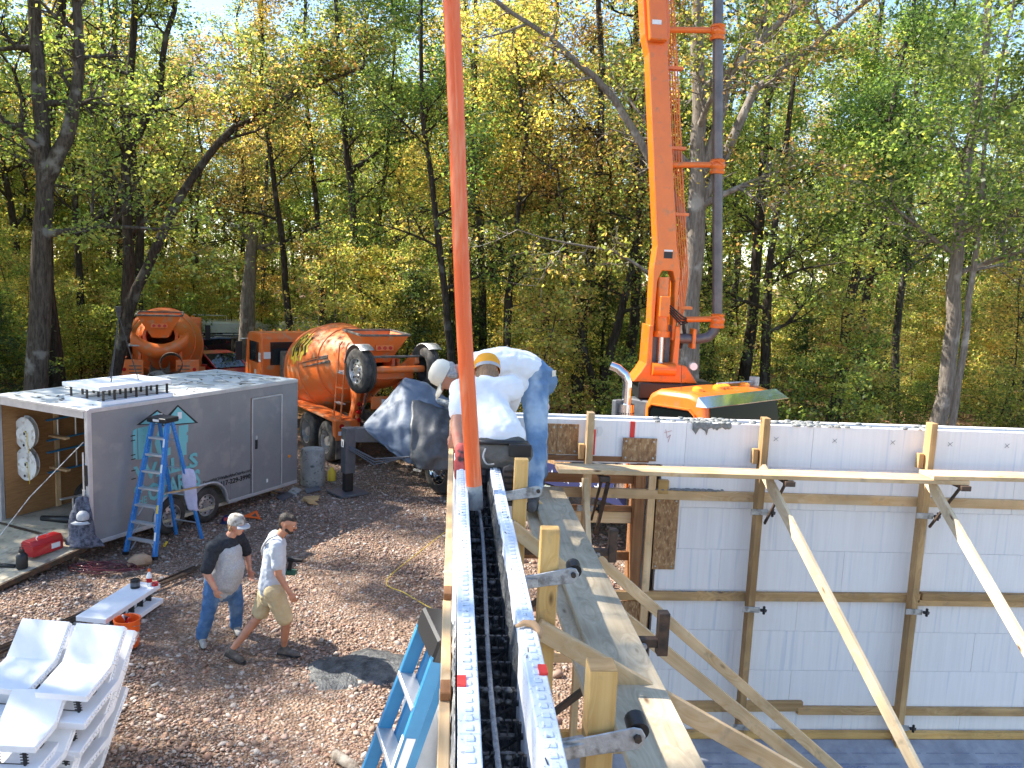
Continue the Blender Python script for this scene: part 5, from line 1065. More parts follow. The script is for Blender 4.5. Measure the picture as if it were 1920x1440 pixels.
# exhaust stack with perforated shield and curved tip
ex = MB().cyl((-1.42,.0,1.2),(-1.42,.0,2.72),.135,n=24).build('exhaust_shield','chrome',pt,smooth=True)
hm = MB()
for i in range(10):
    for k in range(14): a = math.pi*(1.05+.09*k+(.045 if i%2 else 0)); p_ = Vector((-1.42+.1355*math.cos(a+.6), .1355*math.sin(a+.6), 1.9+.075*i)); o_ = Vector((math.cos(a+.6),math.sin(a+.6),0)); hm.cyl(p_, p_+o_*.002, .014, n=6)
hm.build('shield_hole','black_plastic',ex)['kind'] = 'stuff'
MB().tube([(-1.42,0,2.6),(-1.42,0,3.08),(-1.46,-.03,3.2),(-1.56,-.10,3.30),(-1.66,-.17,3.34)],.075,14).build('exhaust_tip','chrome',ex,smooth=True)
MB().box(-1.60,-1.50,-.16,.02,1.9,2.78).build('side_bracket','grey_dark',pt,bevel=.02)
# slewing ring, deck with pipes and hoses, hopper frame
_td = MB().box(-.42,.95,-.35,.5,-.26,.015).build('turret_deck','black_plastic',pt,bevel=.02); _td.matrix_local = PTM.inverted() @ Matrix.Translation((3.62,14.2,3.0))
MB().box(-2.0,-1.4,.6,1.7,.98,2.72).build('pedestal','grey_dark',pt,bevel=.03)
MB().box(-8.3,-1.25,.02,2.28,1.12,1.32).build('deck','grey_dark',pt,bevel=.02)
for k, (y, z, r, m_) in enumerate(((.15,1.95,.075,'galv'),(.38,1.78,.05,'black_plastic'),(.55,1.72,.06,'pipe_grey'),(.8,1.7,.05,'black_plastic'),(1.1,1.75,.07,'galv'))):
    pp = MB().tube([(-7.3+.2*k,y,z),(-5,y,z+.01),(-2.7,y,z)],r,12).build('stowed_pipe',m_,pt,smooth=True)
    for x in (-6.3,-4.4): MB().cyl((x-.04,y,z+.005),(x+.04,y,z+.005),r*1.18,n=14).build('pipe_coupling','black_plastic',pp)
R = random.Random(9)
for k in range(5): MB().tube([(-6.6+.3*k,.3+.2*k,1.62),(-5.5,.2+.25*k,1.66+.06*math.sin(k)),(-4.4,.5+.15*k,1.60),(-3.2,.3+.22*k,1.64)],.032,8).build('hydraulic_hose','black_plastic',pt,smooth=True)
MB().box(-7.2,-2.7,.06,.10,1.32,1.62).build('side_board','osb',pt); 
fl = MB().box(-4.4,-1.3,-.02,.0,.98,1.36).build('flag_panel','flag_blue',pt)
def star(cx, cz, r): return [(cx+(r if k%2==0 else r*.4)*math.sin(k*math.pi/5), cz+(r if k%2==0 else r*.4)*math.cos(k*math.pi/5)) for k in range(10)]
for i in range(8): MB().prism(star(-4.2+.38*i,1.17,.10),(0,-.0225,0),(1,0,0),(0,0,1),(0,-1,0),.002).build('star','white_paint',fl)
# front post with roller seen above the wall
MB().box(-3.62,-3.5,.0,.1,1.3,2.28).build('roller_post','grey_dark',pt,bevel=.01); rr_ = MB().lathe([(.04,-.17),(.10,-.17),(.11,-.12),(.06,-.07),(.05,0),(.06,.07),(.11,.12),(.10,.17),(.04,.17)],20,Matrix.Translation((-3.56,.05,2.36)) @ Matrix.Rotation(rad(90),4,'Y')).build('hose_roller','white_paint',pt,smooth=True)
MB().tube([(-2.6,.3,.75),(-4.9,.3,.75)],.34,18).build('fuel_tank','steel_bright',pt,smooth=True)
# rear outrigger leg and beam on the camera side
og = Vector((-2.12,17.24,0)); ol = PTM.inverted() @ og
sx, sy = ol.x, ol.y
og_b = MB().bar((sx+.95,.6,1.22),(sx-.10,sy-.06,1.26),.24,.30).build('outrigger_beam','grey_dark',pt,bevel=.015)
MB().box(sx-.105,sx+.105,sy-.12,sy+.12,.45,1.42).build('outrigger_leg','grey_dark',pt,bevel=.012); MB().box(sx-.08,sx+.08,sy-.09,sy+.09,.06,.45).build('outrigger_inner','black_plastic',pt,bevel=.01); MB().box(sx-.33,sx+.33,sy-.33,sy+.33,.0,.05).build('foot_pad','grey_dark',pt,bevel=.01)
MB().prism([(0,0),(.11,0),(.11,.16),(0,.16)],(sx-.05,sy-.145,1.02),(1,0,0),(0,0,1),(0,-1,0),.003).build('number_sticker','sticker_white',pt); text('number','1',.14,'black_paint',pt,frame((sx-.02,sy-.149,1.04),(1,0,0),(0,0,1)),bold=.004)
MB().cyl((sx-.2,sy+.05,.62),(sx-.2,sy+.05,1.02),.035,.05,12).build('cup_tube','ladder_blue',pt,smooth=True)
for k in range(3): MB().tube([(sx+.1,sy-.05,1.05-.03*k),(sx+.55,sy+.3,.82-.06*k),(sx+1.1,sy+.8,.92)],.016,6).build('outrigger_hose','grey_dark',pt,smooth=True)
MB().box(-8.6,-7.2,.15,2.1,.55,1.5).build('hopper','dust_dark',pt,bevel=.04)
MB().tube([(-6.9,.1,.75),(-6.9,-.25,.72)],.03,8).bar((-6.9,-.28,.45),(-6.9,-.28,.82),.05,.03).bar((-7.1,-.28,.82),(-6.7,-.28,.80),.04,.04).bar((-7.08,-.28,.45),(-6.8,-.28,.47),.04,.04).build('hitch_lever','galv',pt)
# boom, built upright from its turntable
BP = Vector((3.62,14.2,3.0)); BM = PTM.inverted() @ Matrix.Translation(BP)
def bp(mb, name, mat, parent, **k):
    o = mb.build(name, mat, parent, **k)
    if parent is pt: o.matrix_local = BM
    return o
lean = lambda z: -.112*(z-2.0)
outl = [(-.25,.75),(-.265,1.95),(-.23,2.35),(-.17+lean(5.45)-.02,5.45),(-.26+lean(5.6),5.75),(-.27+lean(7.6),7.6),(.16+lean(7.6),7.6),(.17+lean(5.6),5.75),(.13+lean(5.45),5.45),(.11,2.4),(.20,1.95),(.20,.75),(.14,.75),(.13,1.75),(.07,1.93),(-.11,1.93),(-.18,1.75),(-.19,.75)]
boom = bp(MB().prism(outl,(0,-.2,0),(1,0,0),(0,0,1),(0,1,0),.36),'boom','orange',pt,bevel=.012)
MB().box(-.10,.05,-.206,-.2,2.14,2.25).build('boom_port','black_plastic',boom); MB().box(-.10,.05,-.207,-.2,2.255,2.285).build('boom_label','sticker_white',boom)
MB().prism([(-.20+lean(5.6),5.62),(.10+lean(5.6),5.62),(.07+lean(7.5),7.5),(-.21+lean(7.5),7.5)],(0,-.36,0),(1,0,0),(0,0,1),(0,1,0),.15).build('second_section','orange',boom,bevel=.03); MB().box(-.15+lean(5.9),.0+lean(5.9),-.366,-.36,5.86,5.93).build('boom_label','sticker_white',boom)
cyl = MB().cyl((-.03,-.12,.82),(-.06,-.10,1.82),.12,n=20).build('lift_cylinder','orange',boom,smooth=True); MB().box(-.13,.04,-.30,-.14,1.15,1.5).build('valve_block','orange',cyl,bevel=.01); MB().cyl((-.03,-.12,.80),(-.03,-.12,.90),.15,n=20).build('gland','orange',cyl,smooth=True)
MB().cyl((-.02,-.12,.22),(-.03,-.12,.82),.068,n=18).build('chrome_rod','chrome',cyl,smooth=True)
tur = bp(MB().prism([(-.52,.02),(.62,.02),(.55,.12),(.40,.32),(.26,.34),(.26,1.0),(.18,1.0),(.16,.36),(-.2,.36),(-.22,1.0),(-.29,1.0),(-.30,.34),(-.38,.20)],(0,-.28,0),(1,0,0),(0,0,1),(0,1,0),.56),'turntable','orange',pt,bevel=.012)
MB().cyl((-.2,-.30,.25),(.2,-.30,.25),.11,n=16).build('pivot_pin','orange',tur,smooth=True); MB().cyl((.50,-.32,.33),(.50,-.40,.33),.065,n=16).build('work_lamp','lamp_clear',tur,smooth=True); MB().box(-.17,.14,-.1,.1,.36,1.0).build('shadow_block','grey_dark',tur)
px = lambda z: .94 + (z-1.17)*(.54-.94)/(6.4-1.17)
pipe = bp(MB().tube([(.22,-.1,.78),(.62,-.1,.78),(.80,-.1,.82),(.90,-.1,.93),(px(1.17),-.1,1.15),(px(4),-.1,4),(px(7.5),-.1,7.5)],.088,16),'delivery_pipe','pipe_grey',pt,smooth=True)
for z in (1.12,3.72,5.88):
    c_ = MB().lathe([(.09,-.13),(.12,-.13),(.13,-.09),(.11,-.05),(.13,-.02),(.13,.03),(.11,.06),(.125,.1),(.09,.12)],18,Matrix.Translation((px(z),-.1,z))).build('pipe_clamp','orange',pipe,smooth=True)
    MB().tube([(.10+(lean(z) if z > 2 else .08),-.1,z-.02),(px(z)-.1,-.1,z+.02)],.05,10).build('clamp_arm','orange',pipe,smooth=True); MB().tube([(px(z)-.16,-.2,z+.05),(px(z)-.05,-.24,z+.08),(px(z)+.06,-.22,z)],.014,6).build('clamp_lever','orange',pipe)
MB().box(.50,.56,-.22,.02,.62,.96).build('flange','orange',pipe,bevel=.01)
for k in range(5):
    MB().tube([(.30+.025*k,.0+.03*k,.9+.08*k),(.27+.035*k,.05,1.9),(.20+.045*k+lean(3.6),.1,3.6),(.18+.045*k+lean(5.4),.1,5.4),(.16+.04*k+lean(7.2),.1,7.2)],.013,6).build('hydraulic_line','orange',boom,smooth=True)
for z in (1.3,2.9,4.0,5.3): MB().box(.15+lean(z),.45+lean(z),.03,.17,z-.02,z+.03).build('line_bracket','orange',boom)
for k in range(4): MB().tube([(.05,-.25,1.35-.04*k),(.25,-.3,1.18-.05*k),(.42,-.1,1.12-.02*k)],.014,6).build('hose','black_plastic',boom,smooth=True)
MB().tube([(.35,-.05,1.1),(.40,-.05,.85),(.33,-.05,.6)],.03,8).build('hose','black_plastic',boom,smooth=True)

# tarp thrown over the pump hopper
def tarp():
    K = {}
    # control grid (u across left to right, v top to bottom) in metres, seen from the site
    rows = [
     [(-1.80,17.45,1.50),(-1.35,17.8,2.00),(-1.02,18.0,2.42),(-.55,18.0,2.32),(-.1,18.1,1.98),(.45,18.3,1.92)],
     [(-1.82,17.32,1.46),(-1.38,17.45,1.72),(-1.00,17.55,2.05),(-.55,17.5,1.96),(-.12,17.55,1.82),(.45,17.7,1.78)],
     [(-1.80,17.22,1.42),(-1.36,17.15,1.42),(-.98,17.10,1.52),(-.56,16.95,1.42),(-.14,17.0,1.42),(.45,17.2,1.4)],
     [(-1.74,17.18,1.37),(-1.30,17.05,1.14),(-.95,16.95,1.02),(-.58,16.78,.95),(-.16,16.8,.95),(.45,17.0,.95)],
     [(-1.70,17.17,1.34),(-1.25,17.02,1.0),(-.90,16.92,.80),(-.57,16.78,.68),(-.18,16.8,.66),(.40,16.95,.66)]]
    P = np.array(rows); nu, nv = 44, 36; R = np.random.default_rng(5); V = []
    for j in range(nv+1):
        v = j/nv*4; a = min(3,int(v)); fv = v-a
        for i in range(nu+1):
            u = i/nu*5; b = min(4,int(u)); fu = u-b
            p = (P[a,b]*(1-fu)+P[a,b+1]*fu)*(1-fv)+(P[a+1,b]*(1-fu)+P[a+1,b+1]*fu)*fv
            fold = .022*math.sin(u*4.2+v*1.1)+.012*math.sin(u*9-v*2.3+1)+.007*math.sin(u*3+v*6); f = min(1,min(u,5-u)*1.5)*(.4+.6*min(1,v))
            V.append((p[0]+.01*math.sin(v*9), p[1]+fold*f, p[2]+.012*math.sin(u*11+v*3)*f))
    mb = MB(); mb.v = V; w1 = nu+1; mb.f = [(j*w1+i,j*w1+i+1,(j+1)*w1+i+1,(j+1)*w1+i) for j in range(nv) for i in range(nu)]
    t = thing('hopper_tarp','blue grey tarpaulin draped over the pump hopper','tarp',(0,0,0)); o = mb.build('sheet','tarp',t,smooth=2); s = o.modifiers.new('solid','SOLIDIFY'); s.thickness = .006
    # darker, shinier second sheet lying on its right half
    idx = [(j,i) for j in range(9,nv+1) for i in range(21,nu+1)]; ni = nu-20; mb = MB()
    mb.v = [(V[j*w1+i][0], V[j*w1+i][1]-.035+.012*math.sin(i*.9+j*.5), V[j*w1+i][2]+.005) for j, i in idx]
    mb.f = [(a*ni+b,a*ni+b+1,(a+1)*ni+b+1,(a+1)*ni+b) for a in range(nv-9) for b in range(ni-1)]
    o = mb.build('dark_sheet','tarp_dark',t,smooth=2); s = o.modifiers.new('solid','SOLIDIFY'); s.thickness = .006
tarp()

# orange rubber end hose hanging from the boom into the form
hp_ = [(.172,4.9,3.36),(.122,4.9,3.85),(.068,4.9,4.4),(.018,4.9,5.05),(-.028,4.9,5.72),(-.075,4.9,6.3),(-.15,4.9,7.2),(-.23,4.9,8.2)]
from mathutils.geometry import interpolate_bezier
def smoothpath(pts, k=8):
    pts = [Vector(p) for p in pts]; out = []
    for i in range(len(pts)-1):
        p0, p1, p2, p3 = pts[max(i-1,0)], pts[i], pts[i+1], pts[min(i+2,len(pts)-1)]
        for j in range(k):
            t = j/k; out.append(.5*((2*p1)+(p2-p0)*t+(2*p0-5*p1+4*p2-p3)*t*t+(3*p1-p0-3*p2+p3)*t**3))
    return out+[pts[-1]]
hs = thing('delivery_hose','thick orange rubber hose hanging down into the foam form','hose',(.17,4.9,3.36)); sp_ = smoothpath(hp_); n = len(sp_)
pts = [p-hs.location for p in sp_]
MB().tube(pts,[.048]*n,20).build('hose','orange_hose',hs,smooth=True)
MB().tube(pts[:4],[.0485]*4,20).build('grouted_end','conc_dry',hs,smooth=True)
# flattened seam running down its front
MB().tube([p+Vector((.004,-.047,0)) for p in pts[3:]],.006,6).build('seam','orange_hose',hs,smooth=True)

# ------------------------------------------------------------ parked vehicles behind
def car(label, loc, rz, mat, suv=False, kind='car'):
    t = thing('parked_'+kind, label, kind, loc, rz); L2 = 2.2 if not suv else 2.35; hw = .86 if not suv else .92
    if not suv: sec = [(-2.15,.55,.80),(-1.9,.40,.98),(-1.3,.35,1.02),(-.6,.32,1.02),(.6,.32,.98),(1.3,.34,.88),(1.9,.38,.76),(2.15,.5,.66)]; roof = [(-1.55,1.0),(-.95,1.38),(-.2,1.45),(.35,1.40),(1.15,.92)]
    else: sec = [(-2.3,.6,1.0),(-2.1,.45,1.1),(-1.3,.4,1.12),(.6,.4,1.1),(1.3,.42,1.06),(2.0,.45,.98),(2.3,.6,.85)]; roof = [(-2.2,1.05),(-1.95,1.68),(-1.0,1.76),(.1,1.74),(.6,1.62),(1.25,1.05)]
    mb = MB(); k = 10
    for x, lo, hi in sec:
        e = 1-.10*(abs(x)/L2)**3; w1 = hw*e
        mb.v += [(x,-w1*.9,lo),(x,-w1,lo+.15),(x,-w1,hi-.18),(x,-w1*.9,hi-.03),(x,-w1*.5,hi),(x,w1*.5,hi),(x,w1*.9,hi-.03),(x,w1,hi-.18),(x,w1,lo+.15),(x,w1*.9,lo)]
    n = len(sec); mb.f = [(i*k+j,i*k+(j+1)%k,(i+1)*k+(j+1)%k,(i+1)*k+j) for i in range(n-1) for j in range(k)]+[tuple(range(k)),tuple((n-1)*k+j for j in reversed(range(k)))]
    b = mb.build('body',mat,t,smooth=True,bevel=.02)
    mb = MB(); 
    for x, z in roof:
        low = z < 1.1; w1 = hw*.92 if low else hw*.74; mb.v += [(x,-w1,z),(x,w1,z)]
    zb = 1.0 if suv else .93
    n = len(roof); r0, r1 = roof[0], roof[-1]
    gl = MB().prism([(x,z) for x,z in roof]+[],(0,-hw*.80,0),(1,0,0),(0,0,1),(0,1,0),hw*1.6).build('glasshouse','glass',t,bevel=.05)
    rr = [(x,z) for x,z in roof if z > 1.3]
    MB().prism([(x,z+.012) for x,z in rr]+[(x,z-.05) for x,z in reversed(rr)],(0,-hw*.78,0),(1,0,0),(0,0,1),(0,1,0),hw*1.56).build('roof',mat,t,bevel=.02)
    for s in (-1,1):
        for (x0,z0_),(x1,z1_) in zip(roof[:-1],roof[1:]):
            if abs(z1_-z0_) > .2: MB().bar((x0,s*hw*.80,z0_),(x1,s*hw*.80,z1_),.05,.06).build('pillar',mat,t)
        MB().bar((-.25,s*hw*.80,.95),(-.3,s*hw*.80,1.45 if not suv else 1.72),.05,.06).build('pillar',mat,t)
        for x in (-1.35,1.38): wheel(t,(x,s*(hw-.1),.33),(0,s,0),.33,.2,.62,.2)
        MB().box(1.98,2.12,min(s*.45,s*.78),max(s*.45,s*.78),.62 if not suv else .78,.74 if not suv else .92).build('headlight','lamp_clear',t,bevel=.02); MB().box(.75,.9,min(s*.9,s*1.05),max(s*.9,s*1.05),.95,1.08).build('mirror',mat,t,bevel=.02)
        MB().box(-2.2,-2.05,min(s*.5,s*.8),max(s*.5,s*.8),.72,.85).build('tail_light','lamp_red',t,bevel=.02)
    if suv:
        for s in (-1,1): MB().tube([(-1.7,s*.6,1.82),(.0,s*.6,1.84)],.025,6).build('roof_bar','black_plastic',t)
    return t
car('bright red car parked between the two mixer trucks',(-9.35,33.2,-.26),rad(-42),'red_paint')
car('black estate car with roof bars parked behind the red car',(-9.6,38.2,-.38),rad(20),'car_black',True,'car')
car('dark maroon car nose behind the red car',(-11.4,36.2,-.34),rad(-20),'maroon',False,'car')
car('pale car half hidden left of the rear mixer truck',(-11.7,34.5,-.30),rad(100),'white_paint',True,'car')
cm = thing('camper_trailer','long white camper trailer parked at the edge of the wood','camper',(-9.6,42.0,-.46),rad(8)); cm.scale = (1.1,1,.82)
MB().prism([(-3.1,.55),(3.0,.55),(3.3,1.1),(3.1,2.6),(2.8,2.75),(-3.0,2.75),(-3.15,2.6)],(0,-1.15,0),(1,0,0),(0,0,1),(0,1,0),2.3).build('body','white_paint',cm,bevel=.08)
for x in (-1.9,.2,1.9): MB().box(x-.4,x+.4,-1.165,-1.15,1.5,2.1).build('window','glass',cm,bevel=.02)
MB().box(-3.0,3.0,-1.162,-1.15,1.12,1.2).build('stripe','grey_dark',cm)
for x in (-.5,.4): wheel(cm,(x,-1.0,.35),(0,-1,0),.35,.2)
for x in (-2.1,2.2): MB().tube([(x-.7,-.6,2.75),(x-.7,-.6,3.1),(x+.7,-.6,3.1),(x+.7,-.6,2.75)],.03,6).build('roof_rack','white_paint',cm)
# ------------------------------------------------------------ stack of angled foam form blocks at lower left
def angled_block(label, loc, rz, seat=.52, back=.47, slope=30, width=.47, tilt=0, ties=True, flip=False):
    t = thing('angled_foam_block', label, 'foam block', loc, rz, 'angled foam form blocks')
    a = rad(slope); th = .065; gap = .15
    def panel(name, z0, ext):
        # profile in Y,Z: seat then rising back
        n1 = Vector((0,-math.sin(a),math.cos(a))); d1 = Vector((0,math.cos(a),math.sin(a)))
        p0 = Vector((0,-ext,z0)); p1 = Vector((0,seat-z0*math.tan(a/2),z0)); p2 = Vector((0,seat,0))+d1*(back+ext*.3)+n1*z0
        q0 = Vector((0,-ext,z0-th)); q1 = Vector((0,seat-(z0-th)*math.tan(a/2),z0-th)); q2 = Vector((0,seat,0))+d1*(back+ext*.3)+n1*(z0-th)
        prof = [p0,p1,p2,q2,q1,q0]; mb = MB(); n = len(prof)
        mb.v = [(0,p.y,p.z) for p in prof]+[(width,p.y,p.z) for p in prof]
        mb.f = [(0,1,4,5),(1,2,3,4),(n+5,n+4,n+1,n),(n+4,n+3,n+2,n+1)]+[(i,i+n,(i+1)%n+n,(i+1)%n) for i in range(n)]
        # interlock teeth along both edges
        k = 9
        for e in (0, width):
            for i in range(k):
                y = -ext+.02+(seat+ext-.06)*i/k; mb.box(e-.012 if e == 0 else e-.002, e+.002 if e == 0 else e+.012, y, y+.028, z0-th*.72, z0-th*.28)
                s = .03+(back-.05)*i/k; c = Vector((0,seat,0))+d1*s+n1*(z0-th*.5); mb.bar(c+Vector((e-.012 if e==0 else e-.002,0,0)), c+Vector((e+.002 if e==0 else e+.012,0,0)), .028, .03, n1)
        return mb.build(name,'foam',t,bevel=.004)
    panel('upper_panel', 0, .0); panel('lower_panel', -th-gap, .09)
    if ties:
        for x in (.12, .35):
            tm = MB().box(x-.009,x+.009,.03,.06,-th-gap-.001,-th+.001)
            for k in range(5): tm.box(x-.035,x+.035,.034,.042,-th-.02-.027*k,-th-.014-.027*k)
            tm.build('plastic_tie','black_plastic',t)
        MB().bar((.12,.04,-th-.01),(.35,.04,-th-.01),.006,.006).bar((.12,.04,-th-gap+.01),(.35,.04,-th-gap+.01),.006,.006).build('tie_bar','black_plastic',t)
        for y in (.28,.46):
            for x in (.12,.35): MB().box(x-.009,x+.009,y-.03,y+.03,-th-gap,-th).build('plastic_tie','black_plastic',t)
    t.rotation_euler = (rad(tilt),0,rz); return t
yaw = rad(-8); ux = Vector((math.cos(yaw),math.sin(yaw),0)); uy = Vector((-math.sin(yaw),math.cos(yaw),0)); B0 = Vector((-3.53,7.02,0))
lab = {(0,0):'top angled foam block of the right column, with a pencil and offcut on it',(0,1):'second angled foam block down in the right column',(0,2):'third angled foam block down in the right column',(0,3):'bottom angled foam block of the right column',
       (1,0):'top angled foam block of the left column at the photo edge',(1,1):'second angled foam block down in the left column',(1,2):'third angled foam block down in the left column',(1,3):'bottom angled foam block of the left column'}
for c in range(2):
    for k in range(4):
        p = B0 - ux*(.57*c) + uy*(-.02*k+.05*c) - ux*(.045*k if c == 0 else 0); z = 1.0-.265*k - .02*c
        angled_block(lab[(c,k)], (p.x,p.y,z), yaw+rad((0,2.5,-1.5,3)[k]), tilt=(12,11,10,9)[k], slope=37, back=.36, seat=.41)
for k in range(3):
    p = B0 - uy*(.44-.04*k) - ux*(.20-.05*k); angled_block(('uppermost','middle','lowest')[k]+' angled foam block of the low pile nearest the camera', (p.x,p.y,.76-.265*k), yaw+rad((4,0,6)[k]), seat=.30, back=.28, slope=40, width=.47, tilt=6)
pc = B0+ux*.24+uy*.30; MB().tube([(pc.x-.06,pc.y+.03,1.042),(pc.x+.10,pc.y+.015,1.042)],.006,6).build('carpenter_pencil','black_plastic',label='dark pencil lying on the top right foam block',cat='pencil')
o = MB().prism([(0,0),(.19,.0),(.17,.05),(.04,.035)],(pc.x-.07,pc.y-.03,1.033),(1,-.1,0),(.1,1,0),(0,0,1),.018).build('foam_offcut','foam',label='small white offcut lying on the top right foam block',cat='offcut')

# straight form block lying on its side with things on it
fy = math.atan2(1.13,.24)-math.pi/2; fb = thing('straight_foam_block','long white foam form lying on the gravel with a bottle and can on top','foam block',(-4.24,10.78,0),fy)
MB().box(-.205,.205,-.61,.61,.01,.075).build('lower_panel','foam',fb,bevel=.005); MB().box(-.235,.175,-.63,.59,.225,.29).build('upper_panel','foam',fb,bevel=.005)
for k in range(6):
    y = -.52+.2*k; MB().box(.02,.10,y-.01,y+.01,.076,.224).bar((.06,y-.09,.10),(.06,y+.09,.10),.007,.007).bar((.06,y-.09,.20),(.06,y+.09,.20),.007,.007).build('plastic_tie','black_plastic',fb)
FM = Matrix.Translation((-4.24,10.78,0)) @ Matrix.Rotation(fy,4,'Z')
c_ = thing('tape_can','black tin can standing on the long foam form','can',FM @ Vector((-.07,.38,.2905))); MB().lathe([(0,0),(.06,0),(.062,.005),(.062,.115),(.056,.12),(.054,.11),(0,.108)],20).build('body','black_plastic',c_,smooth=True); MB().lathe([(.0625,.035),(.0625,.085)],20).build('label_band','grey_dark',c_,smooth=2)
b_ = thing('drink_bottle','clear drink bottle with orange cap standing on the long foam form','bottle',FM @ Vector((.07,.49,.2905))); MB().lathe([(0,0),(.036,0),(.038,.01),(.036,.06),(.038,.12),(.036,.15),(.018,.19),(.016,.205)],18).build('body','lamp_clear',b_,smooth=True); MB().lathe([(.0385,.055),(.0385,.115)],18).build('wrapper','lamp_red',b_,smooth=2); MB().lathe([(0,.24),(.019,.24),(.02,.205),(.0,.205)],14).build('cap','orange_plastic',b_,smooth=True)
MB().lathe([(0,0),(.045,0),(.047,.04),(0,.042)],14,FM @ Matrix.Translation((.135,.52,.2905))).build('tape_roll','red_paint',smooth=True,label='small red roll beside the bottle on the foam form',cat='roll')
# orange bucket
bk = thing('bucket','orange plastic bucket with white stencilled print beside the foam form','bucket',(-3.90,10.02,.0),rad(15))
MB().lathe([(0,.0),(.125,.0),(.13,.01),(.138,.18),(.145,.26),(.152,.262),(.152,.275),(.147,.28),(.149,.33),(.158,.335),(.158,.355),(.15,.357),(.142,.35),(.13,.02),(0,.018)],32).build('body','orange_plastic',bk,smooth=True)
def wrap(s, h_, a0, z0, rot):
    o = text('lettering', s, h_, 'sticker_white', bk, Matrix(), bold=.003, extrude=.0006); me = o.data; co = np.empty(len(me.vertices)*3, np.float32); me.vertices.foreach_get('co', co); co = co.reshape(-1,3)
    u = co[:,0]*math.cos(rot)-co[:,1]*math.sin(rot); v = co[:,0]*math.sin(rot)+co[:,1]*math.cos(rot); z = z0+v; r = .1345+(z-.1)*.045+.0035+co[:,2]; a = a0+u/.138
    me.vertices.foreach_set('co', np.stack([r*np.cos(a), r*np.sin(a), z],1).astype(np.float32).ravel()); me.update()
for i, wd in enumerate(('THE','HOME','DEPOT')): wrap(wd, .052, rad(-78)+.05*i+.16*i, .09-.030*i+.015, rad(48))
MB().tube([(.15*math.cos(a),.15*math.sin(a),.30-.12*math.sin((a-rad(-60))/2.6)) for a in np.linspace(rad(-60),rad(100),14)],.004,5).build('bail_handle','galv',bk)
for k in range(4): MB().bar((-.05+.03*k,.02*k,.2),(.03-.03*k,-.03+.03*k,.38),.035,.02).build('tool',('red_paint','maroon','grey_dark','white_paint')[k],bk,bevel=.004)
# puddle of spilled concrete
mb = MB(); n, rings = 40, 9; R = random.Random(3)
edge = [1+.16*math.sin(2*k*6.28/n+.5)+.1*math.sin(5*k*6.28/n)+R.uniform(-.06,.06) for k in range(n)]
for i in range(rings+1):
    f = i/rings
    for k in range(n): a = 6.283*k/n; mb.v.append((-.95+.62*f*edge[k]*math.cos(a), 9.5+.52*f*edge[k]*math.sin(a), .045*(1-f**2)+R.uniform(0,.012)*(1-f)+.004-.03*(f>.99)))
mb.f = [(i*n+k,i*n+(k+1)%n,(i+1)*n+(k+1)%n,(i+1)*n+k) for i in range(rings) for k in range(n)]
mb.build('concrete_spill','conc_spill',smooth=2,label='dark patch of wet concrete spilled on the gravel',cat='spill')
# bundle of dark rods
for k in range(12):
    o_ = .028*(k%6)-.08; z = .02+.018*(k//6); R = random.Random(k)
    MB().tube([(-5.75+o_*.9+R.uniform(-.02,.02),8.9-o_*.4+R.uniform(-.2,.1),z+.01),(-4.75+o_*.9,10.9-o_*.4,z),(-3.85+o_*.9,12.7-o_*.4+R.uniform(-.3,.1),z+.01)],.009,6).build('rebar_rod','steel_rod',label='dark steel rod in the bundle lying past the foam form',cat='rod',group='bundle of dark rods')
for k in range(9):
    o_ = .03*(k%5); R = random.Random(50+k); MB().tube([(-7.0+o_,8.0-o_*.6,.02+.018*(k//5)),(-5.85+o_,10.0-o_*.6+R.uniform(-.2,.2),.02+.018*(k//5))],.009,6).build('rebar_rod','steel_rod',label='dark steel rod in the short bundle at the left edge',cat='rod',group='short bundle of dark rods')
# red air hose heaped on the gravel
pts = []; R = random.Random(7)
for k in range(150): a = k*.33; r = .30+.13*math.sin(k*.21); pts.append((-5.18+r*1.25*math.cos(a)+.05*math.sin(k*.7), 12.52+r*.5*math.sin(a), .035+.02*math.sin(k*.9)+.0004*k))
MB().tube(pts,.0085,6).build('air_hose','maroon',smooth=2,label='red air hose heaped on the gravel near the ramp',cat='hose')
# leather pouch, handled tool, speed square, debris
tg = thing('tool_pouch','tan leather tool pouch lying at the foot of the step ladder','pouch',(-4.80,12.82,.0),rad(20))
cloth_blob('bag',[(0,0,.0,.17,.10),(0,0,.06,.18,.11),(.02,0,.12,.15,.08),(.03,0,.165,.08,.04)],'tan_leather',tg,seed=3,amp=.015); MB().prism([(-.15,0),(.12,.02),(.10,.10),(-.12,.09)],(-.02,-.115,.02),(1,0,0),(0,.25,1),(0,-1,0),.012).build('flap','tan_leather',tg,bevel=.004)
MB().tube([(-.2,-.05,.01),(-.32,-.02,.03),(-.4,.05,.015)],.012,6).build('strap','tan_leather',tg)
bl = thing('bolt_cutter','tool with a bright yellow handle lying under the step ladder','tool',(-4.70,13.80,.0)); MB().tube([(0,0,.035),(-.05,.30,.05),(-.07,.5,.06)],.013,8).build('shaft','steel_rod',bl); MB().tube([(0,0,.035),(.02,-.17,.03)],.022,8).build('handle','yellow_plastic',bl,smooth=True)
sq = thing('speed_square','orange triangular square lying on the gravel behind the walking men','square',(-3.62,15.25,.03),rad(-20)); MB().prism([(-.22,0),(.2,.0),(.14,.03),(-.02,.2),(-.05,.2)],(0,0,0),(1,0,0),(0,.9,.42),(0,-.42,.9),.012).build('plate','orange_plastic',sq); MB().prism([(-.05,.035),(.08,.035),(-.02,.13)],(0,0,.013),(1,0,0),(0,.9,.42),(0,-.42,.9),.004).build('window','dust_dark',sq)
